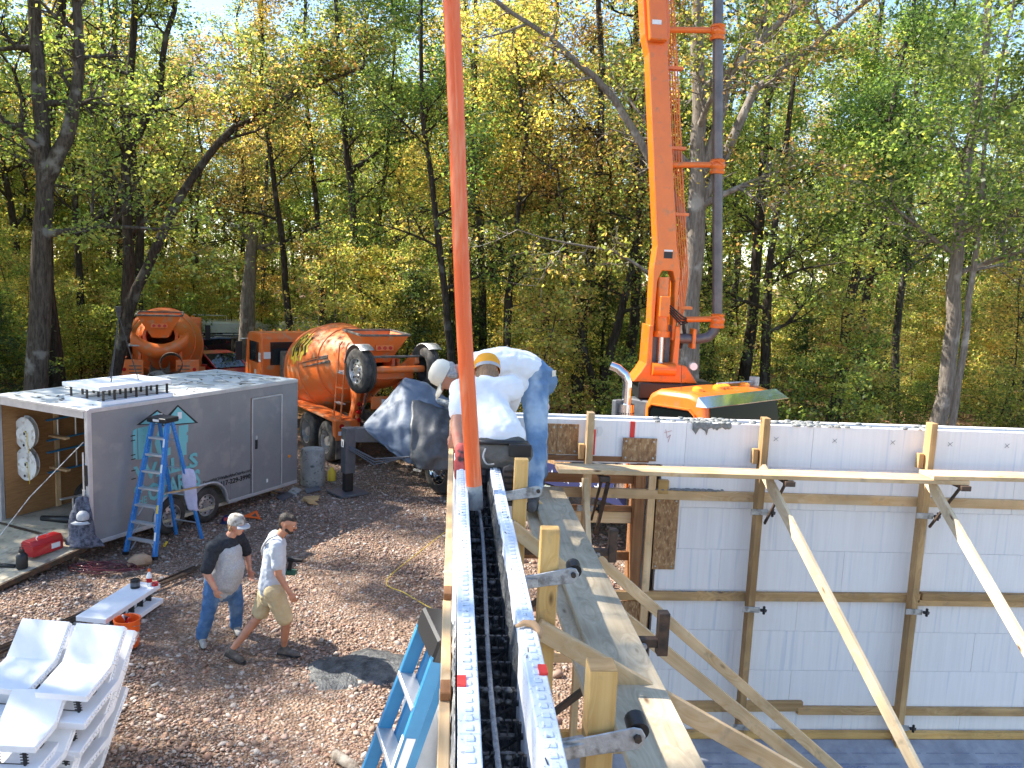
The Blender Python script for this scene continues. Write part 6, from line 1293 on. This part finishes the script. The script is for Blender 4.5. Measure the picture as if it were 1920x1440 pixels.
cb_ = thing('cap_on_ground','dark cap with a red and white badge lying near the trailer wheel','cap',(-4.05,15.15,.0)); MB().lathe([(0,.12),(.07,.10),(.11,.04),(.115,0)],16).build('crown','flag_blue',cb_,smooth=2); MB().lathe([(.10,.015),(.19,.0),(.19,-.008),(.10,.0)],10,None,rad(-140),rad(-40)).build('brim','flag_blue',cb_,smooth=2); MB().prism([(-.04,-.03),(.04,-.03),(.04,.03),(-.04,.03)],(0,-.105,.065),(1,0,0),(0,.3,1),(0,-1,0),.004).build('badge','lamp_red',cb_)
R = random.Random(15)
for k in range(7):
    x, y = R.uniform(-3.9,-2.7), R.uniform(16.4,17.3); a = R.uniform(0,3); m_ = R.choice(['tan_leather','wood_dark','grey_dark','conc_dry'])
    MB().prism([(-.18,-.08),(.16,-.10),(.20,.08),(-.12,.11)],(x,y,.03),(math.cos(a),math.sin(a),.1),(-math.sin(a),math.cos(a),.2),(0,0,1),.02).build('scrap_piece',m_,label='flat scrap lying in the shade behind the trailer wheels',cat='scrap',group='scraps behind the trailer')
# concrete cylinder at the trailer's front corner
cc = thing('concrete_cylinder','grey mottled concrete cylinder standing at the trailer nose','cylinder',(-2.98,18.0,-.02)); MB().lathe([(0,0),(.26,0),(.265,.03),(.255,.77),(.235,.80),(0,.80)],28).build('shell','conc_dry',cc,smooth=True); MB().lathe([(.268,.10),(.272,.12),(.268,.14)],28).build('rib','conc_dry',cc,smooth=True)
yb = thing('yellow_jug','small yellow jug half hidden behind the concrete cylinder','jug',(-2.62,18.35,-.02)); MB().lathe([(0,0),(.09,0),(.09,.2),(.04,.27),(.03,.3),(0,.3)],16).build('body','yellow_plastic',yb,smooth=True)
# yellow string on the ground
MB().tube(smoothpath([(-.03,14.6,.05),(-.45,13.5,.05),(-.89,12.21,.04),(-.57,11.7,.05),(-.2,11.2,.05),(-.0,11.0,.06)],8),.006,5).build('string_line','yellow_plastic',label='thin yellow string lying across the gravel beside the wall',cat='string')
# roll of membrane and wood piece by the wall foot
rl_ = thing('membrane_roll','grey white roll of membrane standing against the foam form','roll',(-.115,4.05,0)); MB().tube([(0,0,.02),(.0,0,1.3),(.01,.0,2.52),(.01,0,2.60)],[.09,.10,.10,.085],20).build('roll','membrane',rl_,smooth=True); MB().tube([(.01,0,2.55),(.012,0,2.604)],.035,12).build('core','wood_dark',rl_)
MB().tube([(-1.02,7.62,.05),(-.82,7.42,.05),(-.7,7.15,.04)],[.05,.055,.045],8).build('log_piece','bark_pale',smooth=2,label='short pale piece of branch lying at the bottom of the frame',cat='branch')
# folded step ladder leaning against the outside of the form
lt, lb2 = Vector((-.055,3.72,3.06)), Vector((-1.00,3.95,.0)); d_ = (lb2-lt).normalized()
ld = thing('leaning_ladder','folded blue step ladder leaning against the left side of the foam form','ladder',lt); sdv = Vector((-.34,.94,0)); sdv = (sdv-d_*sdv.dot(d_)).normalized(); nv = d_.cross(sdv).normalized()
if nv.z < 0: nv = -nv
Ln = (lb2-lt).length
for s, wd in ((-1,.13),(1,.13)):
    MB().bar(sdv*s*wd, d_*Ln+sdv*s*(wd+.12), .028, .07, nv).build('front_rail','ladder_teal',ld,bevel=.003); MB().bar(sdv*s*(wd-.035)-nv*.07, d_*(Ln*.96)+sdv*s*(wd+.06)-nv*.07, .03, .05, nv).build('rear_rail','ladder_teal',ld,bevel=.003)
for k in range(8): q_ = d_*(.28+.33*k); w1 = .13+.12*(.28+.33*k)/Ln; MB().bar(q_-sdv*w1, q_+sdv*w1, .085, .025, d_).build('step','alum',ld,bevel=.003)
MB().bar(-d_*.03+sdv*-.15-nv*.03, -d_*.03+sdv*.15-nv*.03, .12, .13, nv).build('top_cap','black_plastic',ld,bevel=.012)
for a, l, m_ in ((.42,.28,'sticker_white'),(.75,.13,'sticker_white'),(1.5,.2,'yellow_plastic')):
    p_ = -sdv*(.14+.14*a/Ln)+nv*.0435; q_ = -sdv*(.14+.14*(a+l)/Ln)+nv*.0435
    MB().bar(d_*a+sdv*(.13+.12*a/Ln-.0)*-1+nv*.037, d_*(a+l)+sdv*(.13+.12*(a+l)/Ln)*-1+nv*.037, .028, .002, nv).build('sticker',m_,ld)
    MB().bar(d_*a+sdv*-(.1455+.12*a/Ln), d_*(a+l)+sdv*-(.1455+.12*(a+l)/Ln), .003, .045, nv).build('sticker',m_,ld)
MB().bar(d_*.95+sdv*-.19+nv*.0,d_*1.35+sdv*-.21-nv*.06,.006,.03,nv).bar(d_*.95+sdv*-.19,d_*1.3+sdv*-.215+nv*.03,.006,.03,nv).build('spreader','bracket',ld)
# thin sticks of scrub poking up by the left trunk
# ------------------------------------------------------------ people
def cap_mesh(mb, p0, r0, p1, r1, sq=None, n=14):
    """tapered capsule; sq=(axis, factor) flattens the section along axis"""
    p0, p1 = Vector(p0), Vector(p1); d = p1-p0; L = d.length
    d = d/L if L > 1e-6 else Vector((0,0,1)); a = d.orthogonal().normalized(); b = d.cross(a)
    rings = []
    for k in range(1,5): t = math.pi/2*(1-k/4.0); rings.append((p0-d*r0*math.sin(t), r0*math.cos(t)))
    for k in range(0,4): t = math.pi/2*k/4.0; rings.append((p1+d*r1*math.sin(t), r1*math.cos(t)))
    vs = [p0-d*r0]; 
    for c, r in rings:
        for j in range(n): q = 2*math.pi*j/n; vs.append(c+(a*math.cos(q)+b*math.sin(q))*r)
    vs.append(p1+d*r1); m = len(rings)
    if sq:
        ax = Vector(sq[0]).normalized(); mid = p0
        out = []
        for v in vs:
            t = max(0,min(1,(v-p0).dot(d)/L if L > 1e-6 else 0)); c = p0+d*(L*t); o = v-c; out.append(c+o+ax*(o.dot(ax)*(sq[1]-1)))
        vs = out
    fs = [(0,1+(j+1)%n,1+j) for j in range(n)]+[(1+i*n+j,1+i*n+(j+1)%n,1+(i+1)*n+(j+1)%n,1+(i+1)*n+j) for i in range(m-1) for j in range(n)]+[(1+(m-1)*n+j,1+(m-1)*n+(j+1)%n,1+m*n) for j in range(n)]
    mb.add(vs, fs)
TEX = bpy.data.textures.new('folds','CLOUDS'); TEX.noise_scale = .09; TEX.noise_depth = 2
def blob(name, prims, mat, parent, voxel=.011, smooth=5, fold=0, off=None):
    mb = MB(); 
    for p in prims: cap_mesh(mb, *p)
    me = bpy.data.meshes.new(name+'_tmp'); me.from_pydata(mb.v, [], mb.f); o = bpy.data.objects.new(name+'_tmp', me); C.objects.link(o)
    m = o.modifiers.new('r','REMESH'); m.mode = 'VOXEL'; m.voxel_size = voxel
    m = o.modifiers.new('s','SMOOTH'); m.factor = .5; m.iterations = smooth
    if fold: m = o.modifiers.new('d','DISPLACE'); m.texture = TEX; m.strength = fold; m.mid_level = .5; m.texture_coords = 'LOCAL'; m2 = o.modifiers.new('s2','SMOOTH'); m2.factor = .5; m2.iterations = 2
    bpy.context.view_layer.update(); em = bpy.data.meshes.new_from_object(o.evaluated_get(bpy.context.evaluated_depsgraph_get())); bpy.data.objects.remove(o)
    em.name = name; em.materials.clear(); em.materials.append(MATS[mat]); em.polygons.foreach_set('use_smooth',[True]*len(em.polygons))
    if off is not None: em.transform(Matrix.Translation(-Vector(off)))
    ob = bpy.data.objects.new(name, em); C.objects.link(ob); ob.parent = parent; return ob
V3 = lambda p: Vector(p)
def hand_prims(wrist, d, s, nrm, curl=.6, size=1.0, thumb=1):
    """d along the hand, s toward the thumb side, nrm palm normal (fingers curl toward it)"""
    d, s, nrm = Vector(d).normalized(), Vector(s).normalized(), Vector(nrm).normalized(); w_ = Vector(wrist); P = []
    kn = w_+d*.085*size; P.append((w_, .026*size, w_+d*.05*size, .030*size, (nrm,.7))); P.append((w_+d*.04*size+s*.018*size, .024*size, kn+s*.022*size, .017*size, (nrm,.75))); P.append((w_+d*.04*size-s*.016*size, .024*size, kn-s*.024*size, .016*size, (nrm,.75)))
    for i, (o_, l) in enumerate(((.030,.072),(.010,.082),(-.010,.077),(-.029,.060))):
        b = kn+s*o_*size; d1 = (d*math.cos(curl*.6)+nrm*math.sin(curl*.6)); d2 = d*math.cos(curl*1.5)+nrm*math.sin(curl*1.5); m_ = b+d1*l*.5*size; e = m_+d2*l*.5*size
        P.append((b,.0098*size,m_,.0092*size)); P.append((m_,.0092*size,e,.008*size))
    t0 = w_+d*.03*size+s*.03*size; t1 = t0+(d*.6+s*.7+nrm*.25).normalized()*.045*size; t2 = t1+(d*.9+s*.1+nrm*.4).normalized()*.032*size
    P += [(t0,.013*size,t1,.011*size),(t1,.011*size,t2,.0088*size)]; return P
def head_prims(c, f, u, s=1.0):
    c, f, u = V3(c), V3(f).normalized(), V3(u).normalized(); r = f.cross(u).normalized(); u = r.cross(f).normalized(); P = []
    P.append((c-f*.022*s+u*.022*s,.088*s,c+f*.022*s+u*.018*s,.080*s,(r,.88)))       # skull
    P.append((c+f*.035*s-u*.03*s,.066*s,c+f*.045*s-u*.078*s,.042*s,(r,.92)))        # face to chin
    P.append((c-u*.03*s,.062*s,c+f*.03*s-u*.075*s,.046*s))                           # jaw
    P.append((c+f*.098*s+u*.012*s,.010*s,c+f*.116*s-u*.022*s,.014*s))                # nose
    P.append((c+f*.086*s+u*.028*s+r*.035*s,.014*s,c+f*.086*s+u*.028*s-r*.035*s,.014*s)) # brow
    P.append((c+f*.088*s-u*.052*s+r*.014*s,.013*s,c+f*.088*s-u*.052*s-r*.014*s,.013*s)) # lips
    for q in (-1,1): P.append((c+r*q*.077*s+u*.012*s,.018*s,c+r*q*.078*s-u*.022*s-f*.004*s,.013*s,(r,.5)))  # ears
    return P
def face_bits(t, c, f, u, off, s=1.0):
    c, f, u = V3(c)-V3(off), V3(f).normalized(), V3(u).normalized(); r = f.cross(u).normalized(); u = r.cross(f).normalized()
    for q in (-1,1):
        p = c+f*.086*s+u*.008*s+r*q*.031*s; MB().lathe([(0,-.011),(.008,-.008),(.011,0),(.008,.008),(0,.011)],10,Matrix.Translation(p)).build('eye','lamp_clear',t,smooth=2); MB().lathe([(0,-.006),(.005,-.004),(.006,0),(.005,.004),(0,.006)],8,Matrix.Translation(p+f*.0075)).build('pupil','hair_dark',t,smooth=2)
    MB().tube([c+f*.1005*s-u*.053*s+r*.02*s,c+f*.104*s-u*.051*s,c+f*.1005*s-u*.053*s-r*.02*s],.0035,6).build('mouth_line','glove_red',t,smooth=2)
def arm(sh, el, wr, k=1.0): return [(sh,.058*k,el,.042*k),(el,.042*k,wr,.028*k)]
def leg(hip, kn, an, k=1.0): return [(hip,.088*k,kn,.058*k),(kn,.056*k,V3(kn).lerp(V3(an),.35),.056*k),(V3(kn).lerp(V3(an),.35),.056*k,an,.036*k)]
def shoe(name, an, toe, heel, mat, t, off, k=1.0, sole='black_plastic'):
    an, toe, heel = V3(an), V3(toe), V3(heel); fd = (toe-heel).normalized()
    o = blob(name,[(heel+Vector((0,0,.035)),.040*k,toe-fd*.05+Vector((0,0,.028)),.036*k),(an+Vector((0,0,.02)),.046*k,heel.lerp(toe,.35)+Vector((0,0,.05)),.044*k),(toe-fd*.09+Vector((0,0,.03)),.044*k,toe-fd*.04+Vector((0,0,.022)),.034*k)],mat,t,.009,3,0,off)
    d = fd; s = Vector((-d.y,d.x,0)).normalized(); pts = [(-.045,0),(-.03,.036),(.1,.04),(.19,.046),(.25,.035),(.275,0),(.25,-.04),(.19,-.047),(.1,-.04),(.0,-.036),(-.03,-.034)]
    MB().prism([(u,v*k) for u,v in pts],heel-V3(off)+Vector((0,0,-.004)),d,s,Vector((0,0,1)),.018).build('sole',sole,o,bevel=.004); return o

# --- man walking, charcoal and grey shirt, camo cap
G = V3((-2.85,10.28,0)); t = thing('person','man in charcoal and grey shirt, jeans and camouflage cap walking across the gravel','person',G)
hd, fw_, up_ = (-2.615,10.17,1.53), (.93,-.36,-.10), (.08,0,1)
shN, shF = (-2.86,10.02,1.27),(-2.66,10.42,1.28); elN, wrN = (-2.915,9.93,1.0),(-2.80,9.90,.80); elF, wrF = (-2.58,10.56,1.03),(-2.53,10.48,.83)
body = head_prims(hd,fw_,up_,1.04)+[((-2.73,10.21,1.32),.066,(-2.66,10.19,1.43),.060)]+arm(shN,elN,wrN,1.15)+arm(shF,elF,wrF,1.15)+[((-2.75,10.22,1.2),.12,(-2.81,10.25,.85),.13)]+leg((-2.86,10.15,.80),(-2.93,10.12,.45),(-3.03,10.13,.09))+leg((-2.75,10.36,.80),(-2.67,10.38,.45),(-2.70,10.49,.09))
body += hand_prims(wrN,(.25,-.02,-.95),(.9,-.3,.2),(.2,.9,0),.8)+hand_prims(wrF,(.3,-.1,-.9),(.9,.2,.2),(.2,-.9,0),.8)
blob('body',body,'skin',t,.0095,4,0,G); face_bits(t,hd,fw_,up_,G,1.04)
blob('shirt_lower',[((-2.745,10.20,1.15),.185,(-2.80,10.24,.86),.225,((.9,-.4,0),1.06)),((-2.70,10.20,.98),.185,(-2.76,10.22,.80),.20),((-2.83,10.26,.86),.20,(-2.83,10.26,.70),.205)],'tshirt_heather',t,.011,5,.03,G)
blob('shirt_yoke',[((-2.76,10.21,1.25),.165,(-2.755,10.21,1.12),.192,((.9,-.4,0),1.02)),(shN,.10,shF,.10),(shN,.092,V3(shN).lerp(V3(elN),.85),.082),(shF,.092,V3(shF).lerp(V3(elF),.85),.082),((-2.74,10.21,1.3),.10,(-2.72,10.21,1.345),.082)],'tshirt_charcoal',t,.010,5,.02,G)
blob('jeans',[((-2.85,10.25,.80),.175,(-2.80,10.25,.66),.165)]+[((-2.88,10.15,.78),.125,(-2.935,10.11,.45),.095),((-2.935,10.11,.45),.092,(-3.03,10.13,.10),.078),((-2.74,10.38,.78),.125,(-2.675,10.38,.45),.095),((-2.675,10.38,.45),.092,(-2.70,10.49,.08),.078)],'denim',t,.011,4,.03,G)
shoe('shoe',(-3.03,10.13,.07),(-2.94,9.93,.0),(-3.06,10.18,.0),'boot_grey',t,G); shoe('shoe',(-2.70,10.49,.07),(-2.60,10.28,.0),(-2.72,10.53,.0),'boot_grey',t,G)
hl = V3(hd)-G; f1 = V3(fw_).normalized(); r1 = f1.cross(V3(up_)).normalized(); u1 = r1.cross(f1).normalized(); HM = Matrix((f1,-r1,u1)).transposed().to_4x4()
cp = MB().lathe([(.098,.012),(.10,.04),(.096,.085),(.075,.125),(.04,.142),(0,.146)],22,Matrix.Translation(hl-f1*.004) @ HM @ Matrix.Diagonal((1.12,.95,1,1))).build('cap','cap_camo',t,smooth=2)
MB().lathe([(.085,.022),(.145,.012),(.158,.002),(.158,-.005),(.14,.004),(.085,.012)],14,Matrix.Translation(hl-f1*.0) @ HM @ Matrix.Diagonal((1.12,.95,1,1)),rad(-55),rad(55)).build('brim','cap_grey',cp,smooth=2)
blob('hair',[(V3(hd)-f1*.045+u1*.015,.075,V3(hd)-f1*.062-u1*.055,.048,(r1,1.05))]+[(V3(hd)-f1*.01+r1*q*.072+u1*.01,.022,V3(hd)-f1*.035+r1*q*.07-u1*.06,.022) for q in (-1,1)],'hair_brown',t,.009,3,.02,G)

# --- man walking, light grey shirt and khaki shorts
G = V3((-2.1,9.75,0)); t = thing('person','bearded man in light grey shirt and khaki shorts striding over the gravel','person',G)
hd, fw_, up_ = (-1.90,9.73,1.70), (.95,-.10,-.30), (.25,0,1)
shN, elN, wrN = (-1.99,9.56,1.47),(-1.965,9.53,1.14),(-1.825,9.51,.92); shF, elF, wrF = (-2.09,9.94,1.46),(-2.24,10.05,1.16),(-2.10,10.05,.97)
kN, aN = (-1.90,9.68,.50),(-1.955,9.83,.10); kF, aF = (-2.25,9.82,.50),(-2.55,9.68,.11); hN, hF = (-2.05,9.66,.88),(-2.14,9.86,.88)
body = head_prims(hd,fw_,up_)+[((-2.03,9.75,1.51),.062,(-1.95,9.74,1.60),.056)]+arm(shN,elN,wrN,1.05)+arm(shF,elF,wrF,1.05)+[((-2.055,9.755,1.38),.10,(-2.09,9.76,.98),.10)]+leg(hN,kN,aN,1.0)+leg(hF,kF,aF,1.0)
body += hand_prims(wrN,(.45,-.05,-.88),(.85,.2,.4),(.1,.95,0),.9)+hand_prims(wrF,(.6,0,-.8),(.8,-.2,.5),(.1,-.95,0),.9)
blob('body',body,'skin_tan',t,.0095,4,0,G); face_bits(t,hd,fw_,up_,G)
blob('shirt',[((-2.045,9.75,1.42),.145,(-2.07,9.755,1.12),.165,((1,0,0),.86)),((-2.07,9.755,1.12),.165,(-2.09,9.76,.90),.178,((1,0,0),.9)),(shN,.088,shF,.088),(shN,.084,V3(shN).lerp(V3(elN),.62),.080),(shF,.084,V3(shF).lerp(V3(elF),.62),.080),((-2.04,9.75,1.5),.08,(-2.02,9.75,1.535),.07)],'tshirt_grey',t,.010,5,.03,G)
blob('shorts',[((-2.09,9.76,.93),.150,(-2.09,9.76,.80),.155),(hN,.125,V3(hN).lerp(V3(kN),.86),.105),(hF,.125,V3(hF).lerp(V3(kF),.86),.105)],'khaki',t,.010,4,.028,G)
shoe('shoe',(-1.955,9.83,.08),(-1.74,9.77,.0),(-2.00,9.84,.0),'boot',t,G); shoe('shoe',(-2.55,9.68,.09),(-2.37,9.59,.0),(-2.60,9.70,.04),'boot',t,G)
f1 = V3(fw_).normalized(); r1 = f1.cross(V3(up_)).normalized(); u1 = r1.cross(f1).normalized(); H0 = V3(hd)
blob('hair',[(H0-f1*.034+u1*.046,.084,H0+f1*.026+u1*.066,.062,(r1,.92)),(H0-f1*.055+u1*.01,.062,H0-f1*.055-u1*.04,.045,(r1,1.1))],'hair_dark',t,.008,3,.006,G)
blob('beard',[(H0+f1*.05-u1*.078,.044,H0+f1*.062-u1*.085,.036,(r1,1.0)),(H0+f1*.02-u1*.06+r1*.052,.022,H0+f1*.055-u1*.088,.026),(H0+f1*.02-u1*.06-r1*.052,.022,H0+f1*.055-u1*.088,.026),(H0+f1*.092-u1*.040+r1*.016,.011,H0+f1*.092-u1*.040-r1*.016,.011)],'hair_dark',t,.007,3,.004,G)
mb = MB().tube([p-G for p in smoothpath([(-2.00,9.585,1.60),(-2.10,9.62,1.54),(-2.18,9.70,1.42),(-2.215,9.80,1.30),(-2.2,9.92,1.2)],6)],.014,6); mb.build('strap','cap_grey',t,smooth=2)
drl = thing('cordless_drill','black and green cordless drill carried in front of the striding man','drill',(-1.88,9.98,1.10),rad(-10)); M('green_tool',(.02,.10,.07),rough=.5); MB().cyl((-.06,0,.06),(.12,0,.06),.032,.024,14).build('motor_body','black_plastic',drl,smooth=True); MB().bar((-.02,0,.05),(-.05,0,-.08),.04,.05,(1,0,0)).build('grip','black_plastic',drl,bevel=.006); MB().box(-.12,.04,-.04,.04,-.13,-.075).build('battery','green_tool',drl,bevel=.006); MB().cyl((.12,0,.06),(.18,0,.06),.014,.008,8).build('chuck','steel_rod',drl)

# --- worker kneeling on the form, seen from behind
G = V3((.33,5.5,3.48)); t = thing('person','kneeling worker in white shirt and backward yellow cap guiding the orange hose','person',G)
hd, fw_, up_ = (.255,6.00,4.06), (-.05,.80,-.60), (-.02,.60,.80)
shL, elL, wrL = (.075,5.78,3.95),(.045,5.58,3.73),(.075,5.43,3.56); shR, elR, wrR = (.43,5.84,3.97),(.42,6.08,3.74),(.27,6.12,3.56)
pelv = (.345,5.52,3.60)
body = head_prims(hd,fw_,up_,1.04)+[((.25,5.88,3.98),.062,(.25,5.96,4.03),.058)]+arm(shL,elL,wrL,1.12)+arm(shR,elR,wrR,1.1)+[((.25,5.80,3.86),.09,(.335,5.57,3.64),.09)]+leg((.26,5.56,3.58),(.13,5.88,3.55),(.10,5.60,3.54),.95)+leg((.44,5.56,3.57),(.52,5.90,3.50),(.40,5.46,3.45),.95)
body += hand_prims(wrL,(.0,-.25,-.75),(1,.1,-.1),(.1,.9,-.5),.55,1.0)+hand_prims(wrR,(-.7,.1,-.5),(.1,-.3,.9),(-.5,-.7,0),.9)
blob('body',body,'skin',t,.0095,4,0,G)
blob('shirt',[((.25,5.80,3.89),.150,(.285,5.68,3.77),.165,((0,.55,-.8),.80)),((.285,5.68,3.77),.168,(.335,5.575,3.705),.172,((0,.6,-.8),.82)),((.31,5.57,3.71),.12,(.42,5.565,3.69),.10),(shL,.095,shR,.095),(shL,.086,V3(shL).lerp(V3(elL),.58),.074),(shR,.086,V3(shR).lerp(V3(elR),.6),.074),((.25,5.86,3.96),.085,(.25,5.90,3.99),.072)],'tshirt_white',t,.010,4,.028,G)
blob('trousers',[((.30,5.52,3.60),.135,(.40,5.51,3.59),.135),((.25,5.54,3.56),.115,(.13,5.86,3.56),.09),((.44,5.54,3.56),.115,(.52,5.88,3.50),.09),((.52,5.88,3.50),.08,(.41,5.50,3.45),.062),((.13,5.86,3.56),.075,(.10,5.64,3.545),.06)],'trouser_grey',t,.010,4,.02,G)
mb = MB(); pts = []
for k in range(25): a = 2*math.pi*k/24; pts.append(V3((.345,5.525,3.625))-G+Vector((.178*math.cos(a),.135*math.sin(a),.02-.025*math.sin(a))))
mb.tube(pts,.018,6,False).build('belt','black_plastic',t,smooth=2)
MB().box(-.075,.075,-.014,.014,-.042,.042).build('phone_case','black_plastic',t,bevel=.006).matrix_local = Matrix.Translation(V3((.47,5.37,3.625))-G) @ Matrix.Rotation(rad(-6),4,'Z')
MB().tube([p-G for p in smoothpath([(.24,5.385,3.63),(.225,5.37,3.58),(.25,5.36,3.53),(.30,5.37,3.53)],5)],.006,6).build('key_chain','galv',t)
# boot of the folded leg, sole toward us
bo = blob('boot',[((.40,5.44,3.47),.05,(.405,5.40,3.34),.045),((.405,5.41,3.40),.047,(.41,5.40,3.30),.042)],'boot',t,.009,3,0,G)
MB().prism([(-.045,.13),(.0,.15),(.045,.13),(.052,.02),(.045,-.08),(.03,-.13),(-.03,-.13),(-.045,-.08),(-.05,.02)],V3((.405,5.352,3.385))-G,(1,0,0),(0,.05,1),(0,-1,0),.02).build('sole','boot',bo,bevel=.005)
mb = MB()
for k in range(6): mb.bar(V3((.365,5.328,3.29+.04*k))-G,V3((.445,5.328,3.29+.04*k))-G,.01,.014)
mb.build('tread','black_plastic',bo)
f1 = V3(fw_).normalized(); r1 = f1.cross(V3(up_)).normalized(); u1 = r1.cross(f1).normalized(); H0 = V3(hd); HM = Matrix((f1,-r1,u1)).transposed().to_4x4()
blob('hair',[(H0-f1*.042+u1*.0,.080,H0-f1*.052-u1*.055,.056,(r1,.95)),(H0-f1*.01-u1*.0+r1*.06,.03,H0-f1*.03-u1*.05+r1*.055,.026),(H0-f1*.01-r1*.06,.03,H0-f1*.03-u1*.05-r1*.055,.026)],'hair_brown',t,.008,3,.012,G)
cp = MB().lathe([(.104,.010),(.106,.04),(.102,.085),(.080,.122),(.04,.138),(0,.142)],24,Matrix.Translation(H0-G) @ HM @ Matrix.Diagonal((1.08,.95,1,1))).build('cap','cap_yellow',t,smooth=2)
MB().lathe([(.1085,.008),(.1095,.022),(.1085,.034)],14,Matrix.Translation(H0-G) @ HM @ Matrix.Diagonal((1.08,.95,1,1)),rad(120),rad(240)).build('strap','cap_grey',cp,smooth=2)
blob('glove',[(p[0],p[1]*1.16,p[2],p[3]*1.16)+tuple(p[4:]) for p in hand_prims(wrL,(.0,-.25,-.75),(1,.1,-.1),(.1,.9,-.5),.55,1.05)]+[(V3(wrL)+Vector((0,.03,.05)),.040,wrL,.038)],'glove_red',t,.0075,2,0,G)

# --- worker bending over the form
G = V3((.75,7.0,2.90)); t = thing('person','grey haired worker in white shirt, jeans and cream cap bending over the form','person',G)
hd, fw_, up_ = (-.045,6.78,3.93), (-.42,-.10,-.90), (-.90,-.05,.42)
sN, eN, wN = (.16,6.62,3.98),(.07,6.52,3.72),(.02,6.40,3.52); sF, eF, wF = (.15,7.0,3.96),(.10,7.05,3.70),(.12,6.95,3.50)
hipN, knN, anN = (.70,6.95,3.84),(.73,6.78,3.42),(.70,6.62,3.02); hipF, knF, anF = (.74,7.14,3.85),(.76,7.18,3.42),(.82,7.22,3.02)
body = head_prims(hd,fw_,up_,1.02)+[((.09,6.80,3.98),.062,(.02,6.79,3.96),.058)]+arm(sN,eN,wN,1.05)+arm(sF,eF,wF,1.05)+[((.22,6.83,3.98),.09,(.60,7.0,3.95),.09)]+leg(hipN,knN,anN)+leg(hipF,knF,anF)
body += hand_prims(wN,(0,-.2,-.95),(.9,0,.1),(.1,.9,0),.7)+hand_prims(wF,(0,-.2,-.95),(.9,0,.1),(.1,.9,0),.7)
blob('body',body,'skin',t,.0095,4,0,G); face_bits(t,hd,fw_,up_,G,1.02)
blob('shirt',[((.22,6.82,4.01),.150,(.42,6.90,4.04),.160,((0,0,1),.85)),((.42,6.90,4.04),.160,(.61,6.98,3.99),.170,((0,0,1),.88)),((.46,6.84,3.90),.10,(.58,6.90,3.87),.09),(sN,.092,sF,.092),(sN,.086,V3(sN).lerp(V3(eN),.6),.074),(sF,.086,V3(sF).lerp(V3(eF),.6),.074)],'tshirt_white',t,.011,4,.03,G)
blob('jeans',[((.66,6.98,3.95),.150,(.76,7.05,3.88),.155),(hipN,.125,knN,.09),(knN,.09,(.71,6.66,3.06),.078),(hipF,.125,knF,.092),(knF,.092,(.81,7.2,3.03),.08)],'denim_light',t,.011,4,.03,G)
shoe('boot',(.70,6.62,3.0),(.66,6.36,2.905),(.72,6.66,2.905),'boot',t,G,1.1); shoe('boot',(.82,7.22,3.0),(.72,6.97,2.905),(.83,7.25,2.905),'boot',t,G,1.1)
MB().box(-.03,.03,-.003,.003,-.025,.025).build('patch','cap_cream',t).matrix_local = Matrix.Translation(V3((.865,6.93,3.96))-G) @ Matrix.Rotation(rad(55),4,'Z')
f1 = V3(fw_).normalized(); r1 = f1.cross(V3(up_)).normalized(); u1 = r1.cross(f1).normalized(); H0 = V3(hd); HM = Matrix((f1,-r1,u1)).transposed().to_4x4()
blob('hair',[(H0-f1*.045-u1*.005,.080,H0-f1*.055-u1*.05,.058,(r1,1.0)),(H0-f1*.012+r1*.066-u1*.01,.030,H0-f1*.03+r1*.06-u1*.055,.026),(H0-f1*.012-r1*.066-u1*.01,.030,H0-f1*.03-r1*.06-u1*.055,.026)],'hair_grey',t,.008,3,.02,G)
cp = MB().lathe([(.102,.012),(.104,.04),(.100,.088),(.078,.126),(.04,.143),(0,.147)],24,Matrix.Translation(H0-G) @ HM @ Matrix.Diagonal((1.1,.95,1,1))).build('cap','cap_cream',t,smooth=2)
MB().lathe([(.088,.022),(.17,.006),(.188,-.010),(.188,-.017),(.165,-.002),(.088,.012)],14,Matrix.Translation(H0-G) @ HM @ Matrix.Diagonal((1.1,.95,1,1)),rad(-52),rad(52)).build('brim','cap_cream',cp,smooth=2)
# cap bill glasses arm
